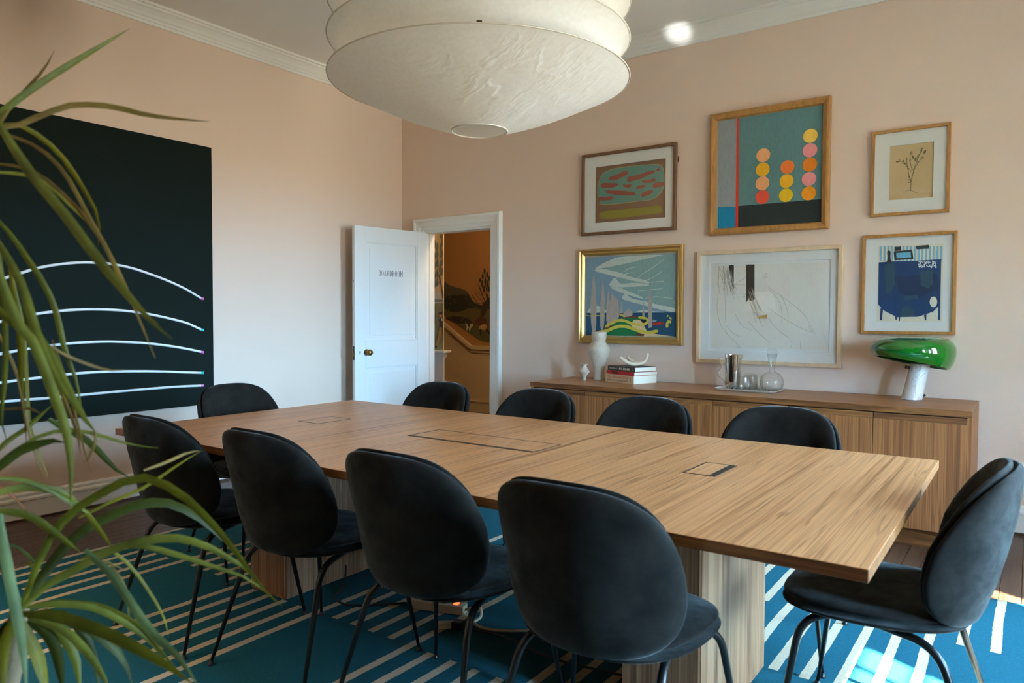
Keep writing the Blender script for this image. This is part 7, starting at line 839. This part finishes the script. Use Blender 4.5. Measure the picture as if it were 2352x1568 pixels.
for i in range(len(hc) - 1):
    for j in range(4): k = (j + 1) % 4; mb.face((4 * i + j, 4 * i + k, 4 * i + 4 + k, 4 * i + 4 + j))
mb.build('handle', m_chrome, pt, smooth=True, autos=40)
CG = glass('clear_glass', (0.985, 0.99, 0.987, 1), 0.85, f0=0.05)
def tumbler(c, label):
    t = thing('tumbler', label, 'glass', c, 'tumblers upside down on the tray')
    MB().lathe([(0.044, 0.0), (0.0445, 0.001), (0.041, 0.07), (0.0385, 0.094), (0.036, 0.101), (0.030, 0.104), (0, 0.104), (0, 0.092), (0.030, 0.092), (0.0355, 0.086), (0.0385, 0.07), (0.042, 0.0), (0.044, 0.0)], c, 36).build('glass_wall', CG, t, smooth=True)
    for z_ in (0.088, 0.080): MB().lathe([(0.0395, z_ - 0.002), (0.0412, z_), (0.0395, z_ + 0.002)], c, 36).build('ridge', CG, t, smooth=True)
tumbler(Vector((-1.520, 4.742, ZT_)), 'clear tumbler upside down on the tray, the front one of three')
tumbler(Vector((-1.502, 4.835, ZT_)), 'clear tumbler upside down on the tray, the middle one of three')
tumbler(Vector((-1.492, 4.925, ZT_)), 'clear tumbler upside down on the tray, the rear one of three')
cc = Vector((-1.376, 4.872, ZT_)); ca = thing('glass_carafe', 'round clear glass carafe with a ball stopper on the tray', 'carafe', cc)
outer = [(0, 0), (0.045, 0), (0.062, 0.008), (0.073, 0.030), (0.075, 0.055), (0.068, 0.085), (0.050, 0.107), (0.030, 0.117), (0.020, 0.124), (0.0185, 0.132), (0.022, 0.165), (0.028, 0.21), (0.0325, 0.238)]
MB().lathe(outer + [(r - 0.0022 if r > 0.01 else 0, z_ + (0.004 if z_ < 0.01 else 0)) for r, z_ in outer[::-1]], cc, 44).build('carafe_body', CG, ca, smooth=True)
MB().lathe([(0, 0.212), (0.012, 0.215), (0.023, 0.226), (0.0315, 0.242), (0.032, 0.256), (0.026, 0.27), (0.014, 0.278), (0, 0.28)], cc, 32).build('stopper', CG, ca, smooth=True)

# green lamp
def marble():
    m = P('white_marble', S(226, 224, 220), 0.22); n = m.node_tree; b = n.nodes['Principled BSDF']; lk = n.links.new
    t = node(n, 'ShaderNodeTexCoord'); x = node(n, 'ShaderNodeTexNoise'); x.inputs['Scale'].default_value = 9; x.inputs['Detail'].default_value = 8; x.inputs['Distortion'].default_value = 1.6; lk(t.outputs['Object'], x.inputs['Vector'])
    ra = ramp(n, [(0.0, S(236, 234, 230)), (0.485, S(230, 228, 224)), (0.503, S(190, 188, 184)), (0.52, S(232, 230, 226)), (1.0, S(238, 237, 233))]); lk(x.outputs['Fac'], ra.inputs[0]); lk(ra.outputs[0], b.inputs['Base Color']); return m
lp = Vector((-0.562, 4.86, CZ)); lm = thing('mushroom_lamp', 'glossy green mushroom table lamp on a slanted marble stem', 'lamp', lp)
ax = (vr * 0.225 + Vector((0, 0, 1)) ).normalized(); top = lp + ax * 0.215
mb = MB(); n = 40
for k, (r, s) in enumerate(((0, 0), (0.0545, 0), (0.056, 0.002), (0.054, 0.5), (0.0525, 1.0), (0, 1.0))):
    for i in range(n):
        a = 2 * math.pi * i / n; p = lp + Vector((0, 0, 0.002)) + (top - lp) * s + Vector((math.cos(a), math.sin(a), 0)) * r; mb.v.append(tuple(p))
for k in range(5):
    for i in range(n): j = (i + 1) % n; mb.face((k * n + i, k * n + j, k * n + n + j, k * n + n + i))
mb.build('marble_stem', marble(), lm, smooth=True, autos=50)
MB().lathe([(0, 0), (0.054, 0), (0.054, 0.003), (0, 0.003)], lp, 32).build('felt_pad', m_black, lm)
cs = lp + Vector((0, 0, 0.218)) - vr * 0.012
tilt = lambda deg: Matrix.Rotation(math.radians(deg), 3, vf)
mb = MB(); n = 64; prof = [(0.200, 0.0, 12.0), (0.205, 0.004, 11.8), (0.219, 0.030, 9.5), (0.226, 0.060, 6.5), (0.225, 0.088, 4.0), (0.214, 0.114, 2.0), (0.192, 0.134, 0.8), (0.160, 0.146, 0.2), (0.110, 0.153, 0.0), (0.05, 0.156, 0.0), (0.0, 0.1565, 0.0)]
inner = [(max(0, r - 0.005), z_ - 0.005, d) for r, z_, d in prof[::-1] if z_ > 0.02] + [(0.196, 0.0, 12.0)]
prof = [tuple(q_) for q_ in catmull([Vector(q_) for q_ in prof], 3)]; prof = [(max(0, a_), b_, c_) for a_, b_, c_ in prof]
inner = [(max(0, r - 0.005), z_ - 0.005, d) for r, z_, d in prof[::-1] if z_ > 0.02] + [(0.196, 0.0, 12.0)]
rs = []
for r, z_, d in prof + inner + prof[:1]:
    M3 = tilt(d); rs.append(len(mb.v))
    for i in range(n): a = 2 * math.pi * i / n; mb.v.append(tuple(cs + M3 @ Vector((r * math.cos(a), r * math.sin(a), 0)) + ax * 0.0 + Vector((0.0, 0, z_)) + vr * z_ * 0.12))
for A, B in zip(rs, rs[1:]):
    for i in range(n): j = (i + 1) % n; mb.face((A + i, A + j, B + j, B + i))
mb.build('lamp_shade', P('green_enamel', S(2, 100, 24), 0.12, coat=1.0, spec=0.6), lm, smooth=True)
MB().tube([top - vr * 0.064 - Vector((0, 0, 0.022)), top - vr * 0.088 - Vector((0, 0, 0.017))], 0.009, 12).build('switch', m_black, lm, smooth=True)
MB().tube(catmull([lp + vr * a + vf * b_ + Vector((0, 0, c)) for a, b_, c in ((0.05, 0.03, 0.012), (0.072, 0.02, 0.012), (0.082, 0.035, 0.004), (0.098, 0.06, 0.014), (0.115, 0.07, 0.022), (0.13, 0.09, 0.012), (0.125, 0.13, 0.004))], 5), 0.0035, 8).build('flex', m_black, lm, smooth=True)

# ------------------------------------------------------------------ under the table
m_beige = P('beige_plastic', S(206, 190, 158), 0.5); RZ = 0.0092
pw = Vector((0.9, 0.27, 0)).normalized(); pn = Vector((-pw.y, pw.x, 0)); pc_ = Vector((-2.0, 2.275, RZ))
ps = thing('power_strip', 'beige power strip with a glowing red switch on the rug under the table', 'power strip', pc_)
MB().obox(pc_ + Vector((0, 0, 0.019)), pw * 0.125, pn * 0.024, (0, 0, 0.019)).build('strip_body', m_beige, ps, bev=0.004)
for k in (-0.085, -0.05):
    o_ = MB().obox(pc_ + pw * k + Vector((0, 0, 0.0383)), pw * 0.014, pn * 0.016, (0, 0, 0.0006)).build('outlet_face', P('ivory', S(224, 210, 180), 0.5), ps)
    MB().obox(pc_ + pw * (k - 0.005) + Vector((0, 0, 0.0391)), pw * 0.001, pn * 0.005, (0, 0, 0.0003)).obox(pc_ + pw * (k + 0.005) + Vector((0, 0, 0.0391)), pw * 0.001, pn * 0.005, (0, 0, 0.0003)).build('slot', m_black, o_)
for k in (-0.01, 0.03): MB().obox(pc_ + pw * k + Vector((0, 0, 0.05)), pw * 0.014, pn * 0.014, (0, 0, 0.012)).build('plug', m_black, ps, bev=0.003)
MB().obox(pc_ + pw * 0.085 + Vector((0, 0, 0.0395)), pw * 0.009, pn * 0.012, (0, 0, 0.0015)).build('switch', P('red_glow', S(200, 30, 10), 0.4, emit=(1, 0.12, 0.03, 1), estr=2.5), ps)
MB().tube(catmull([pc_ + pw * 0.125 + Vector((0, 0, 0.018)), pc_ + pw * 0.16 + Vector((0, 0, 0.03)), pc_ + pw * 0.19 + Vector((0, 0, 0.034)), pc_ + pw * 0.205 - pn * 0.03 + Vector((0, 0, 0.012)), pc_ + pw * 0.20 - pn * 0.09 + Vector((0, 0, 0.007)), pc_ + pw * 0.30 - pn * 0.12 + Vector((0, 0, 0.007)), pc_ + pw * 0.5 - pn * 0.05 + Vector((0, 0, 0.007))], 6), 0.006, 8).build('supply_cord', m_beige, ps, smooth=True)
ad = thing('power_adapter', 'small pale adapter lying on the rug beside the power strip', 'adapter', (-1.86, 2.16, RZ))
MB().obox((-1.86, 2.16, RZ + 0.012), pw.lerp(pn, 0.3).normalized() * 0.028, pn.lerp(-pw, 0.3).normalized() * 0.016, (0, 0, 0.012)).build('adapter_body', m_beige, ad, bev=0.003)
MB().obox((-1.815, 2.185, RZ + 0.016), pw * 0.022, pn * 0.02, (0, 0, 0.016)).build('adapter_brick', m_black, ad, bev=0.004)
def cable(label, pts, r=0.0045):
    MB().tube(catmull([Vector(p) for p in pts], 6), r, 8).build('cable', P('cable_black', S(18, 18, 18), 0.45), smooth=True, label=label, cat='cable')
cable('black cable looping over the rug beside the left pedestal', [(-2.595, 2.30, RZ + 0.06), (-2.52, 2.22, RZ + 0.0075), (-2.44, 2.10, RZ + 0.0075), (-2.33, 2.08, RZ + 0.0075), (-2.22, 2.16, RZ + 0.0075), (-2.15, 2.24, RZ + 0.0075)])
cable('black cable running across the rug to the right pedestal', [(-1.79, 2.20, RZ + 0.0075), (-1.6, 2.22, RZ + 0.0075), (-1.4, 2.18, RZ + 0.0075), (-1.2, 2.2, RZ + 0.0075), (-1.0, 2.24, RZ + 0.0075)])
# outlet in the left baseboard
ot = thing('wall_outlet', 'double wall socket set in the white baseboard of the left wall', 'socket', (ROOM_L + 0.018, 2.275, 0.07))
MB().box(ROOM_L + 0.018, ROOM_L + 0.021, 2.215, 2.335, 0.028, 0.10).build('cover_plate', m_trim, ot, bev=0.001)
for y in (2.252, 2.300):
    f = MB().lathe([(0, 0), (0.0165, 0), (0.0165, 0.0015), (0, 0.0015)], (ROOM_L + 0.021, y, 0.064), 20, axis=Matrix.Rotation(math.radians(90), 3, 'Y')).build('socket_face', P('socket_white', S(226, 222, 212), 0.4), ot)
    mb = MB()
    for dy in (-0.006, 0.006): mb.box(ROOM_L + 0.0224, ROOM_L + 0.0230, y + dy - 0.0014, y + dy + 0.0014, 0.062, 0.071)
    mb.box(ROOM_L + 0.0224, ROOM_L + 0.0230, y - 0.002, y + 0.002, 0.052, 0.057).build('slot', m_black, f)

# added spot lamp above the rug, imitating a sun glint on the cornice
gl = bpy.data.lights.new('glint_helper_spot', 'SPOT'); gl.energy = 700; gl.spot_size = math.radians(3.0); gl.spot_blend = 0.9; gl.color = (0.95, 0.98, 1.0); gl.shadow_soft_size = 0.02
go = bpy.data.objects.new('glint_helper_spot', gl); COL.objects.link(go); go.location = (-0.1, 2.75, 0.35); go.rotation_euler = (Vector((-2.10, 5.0, 3.275)) - go.location).to_track_quat('-Z', 'Y').to_euler()

# ------------------------------------------------------------------ floor lamp behind the camera (seen in the picture glass)
fp = Vector((-3.25, -0.75, 0)); fm = thing('floor_lamp', 'tall floor lamp with a warm fabric shade, only seen reflected in the picture glass', 'lamp', fp)
MB().lathe([(0, 0), (0.15, 0), (0.15, 0.012), (0.02, 0.022), (0, 0.022)], fp, 32).build('lamp_base', m_black, fm, smooth=True, autos=40)
MB().tube([fp + Vector((0, 0, 0.02)), fp + Vector((0, 0, 1.45))], 0.009, 10).build('pole', m_brass, fm, smooth=True)
MB().lathe([(0.25, 1.32), (0.245, 1.325), (0.16, 1.62), (0.155, 1.62), (0.24, 1.32), (0.25, 1.32)], fp, 40).build('fabric_shade', m_paper, fm, smooth=True)
bl = bpy.data.lights.new('floor_lamp_bulb', 'POINT'); bl.energy = 160; bl.color = (1.0, 0.74, 0.48); bl.shadow_soft_size = 0.05
bo = bpy.data.objects.new('floor_lamp_bulb', bl); COL.objects.link(bo); bo.location = fp + Vector((0, 0, 1.47))

# ------------------------------------------------------------------ potted dracaena in the foreground
def leaf_mat(i, c):
    m = bpy.data.materials.new('leaf_%d' % i); m.use_nodes = True; n = m.node_tree; n.nodes.clear(); lk = n.links.new
    o = node(n, 'ShaderNodeOutputMaterial'); p = node(n, 'ShaderNodeBsdfPrincipled'); tr = node(n, 'ShaderNodeBsdfTranslucent'); mx = node(n, 'ShaderNodeMixShader'); mx.inputs[0].default_value = 0.4
    t = node(n, 'ShaderNodeTexCoord'); x = node(n, 'ShaderNodeTexNoise'); x.inputs['Scale'].default_value = 14; x.inputs['Detail'].default_value = 4; lk(t.outputs['Object'], x.inputs['Vector'])
    hi = tuple(min(1, v * 1.5) for v in c[:3]) + (1,); lo = tuple(v * 0.65 for v in c[:3]) + (1,)
    ra = ramp(n, [(0.3, lo), (0.5, c), (0.75, hi)]); lk(x.outputs['Fac'], ra.inputs[0]); lk(ra.outputs[0], p.inputs['Base Color']); lk(ra.outputs[0], tr.inputs[0])
    p.inputs['Roughness'].default_value = 0.55; p.inputs['Specular IOR Level'].default_value = 0.3; lk(p.outputs[0], mx.inputs[1]); lk(tr.outputs[0], mx.inputs[2]); lk(mx.outputs[0], o.inputs[0]); return m
LM = [leaf_mat(i, S(*c)) for i, c in enumerate([(92, 92, 20), (118, 94, 40), (106, 106, 38), (104, 96, 10), (56, 62, 12), (130, 82, 48), (100, 118, 72)])]
pb = Vector((-1.29, 0.36, 0)); dr = thing('potted_dracaena', 'tall dracaena plant with long arching green leaves in the left foreground', 'plant', pb)
MB().lathe([(0, 0.0095), (0.13, 0.0095), (0.135, 0.02), (0.165, 0.32), (0.17, 0.34), (0.155, 0.34), (0.15, 0.30), (0, 0.30)], pb, 40).build('pot', P('pot_clay', S(210, 204, 192), 0.5), dr, smooth=True, autos=40)
MB().lathe([(0, 0.318), (0.148, 0.306)], pb, 30).build('soil', P('soil', S(50, 38, 28), 0.95, bump=0.6, bscale=80), dr)
m_cane = P('cane_bark', S(118, 98, 70), 0.8, bump=0.4, bscale=60)
MB().tube(catmull([pb + Vector((0.02, 0.02, 0.28)), Vector((-1.27, 0.40, 0.5)), Vector((-1.245, 0.44, 0.70)), Vector((-1.236, 0.452, 0.80))], 5), [0.02 - 0.0004 * i for i in range(16)], 10).build('cane', m_cane, dr, smooth=True)
MB().tube(catmull([pb + Vector((-0.05, 0.0, 0.28)), Vector((-1.33, 0.38, 0.7)), Vector((-1.325, 0.42, 1.1)), Vector((-1.318, 0.445, 1.54))], 6), [0.021 - 0.0004 * i for i in range(19)], 10).build('cane', m_cane, dr, smooth=True)
random.seed(21)
eye = Vector((0, 0, EYE))
for pts, wd, ci in D_LEAVES:
    P_ = [Vector(p) for p in pts]; n = len(P_); mb = MB(); tw0 = random.uniform(-0.6, 0.6)
    for i, p in enumerate(P_):
        t_ = (P_[min(i + 1, n - 1)] - P_[max(i - 1, 0)]).normalized(); vd = (p - eye).normalized(); lat = t_.cross(vd).normalized(); nn_ = lat.cross(t_).normalized()
        s = i / (n - 1); ww = wd * 0.44 * (min(1, 0.55 + s * 2.2)) * (1 - max(0, (s - 0.55) / 0.45) ** 1.7 * 0.94)
        tw = tw0 * (0.3 + s); l2 = (lat * math.cos(tw) + nn_ * math.sin(tw)); n2 = l2.cross(t_).normalized()
        ww *= 1.0 / max(0.7, abs(math.cos(tw)))
        for k, dz in ((-1, 0.30), (-0.5, 0.12), (0, 0), (0.5, 0.12), (1, 0.30)): mb.v.append(tuple(p + l2 * ww * k + n2 * ww * dz))
    for i in range(n - 1):
        for k in range(4): a = 5 * i + k; mb.face((a, a + 1, a + 6, a + 5))
    mb.build('leaf', LM[ci], dr, smooth=True)
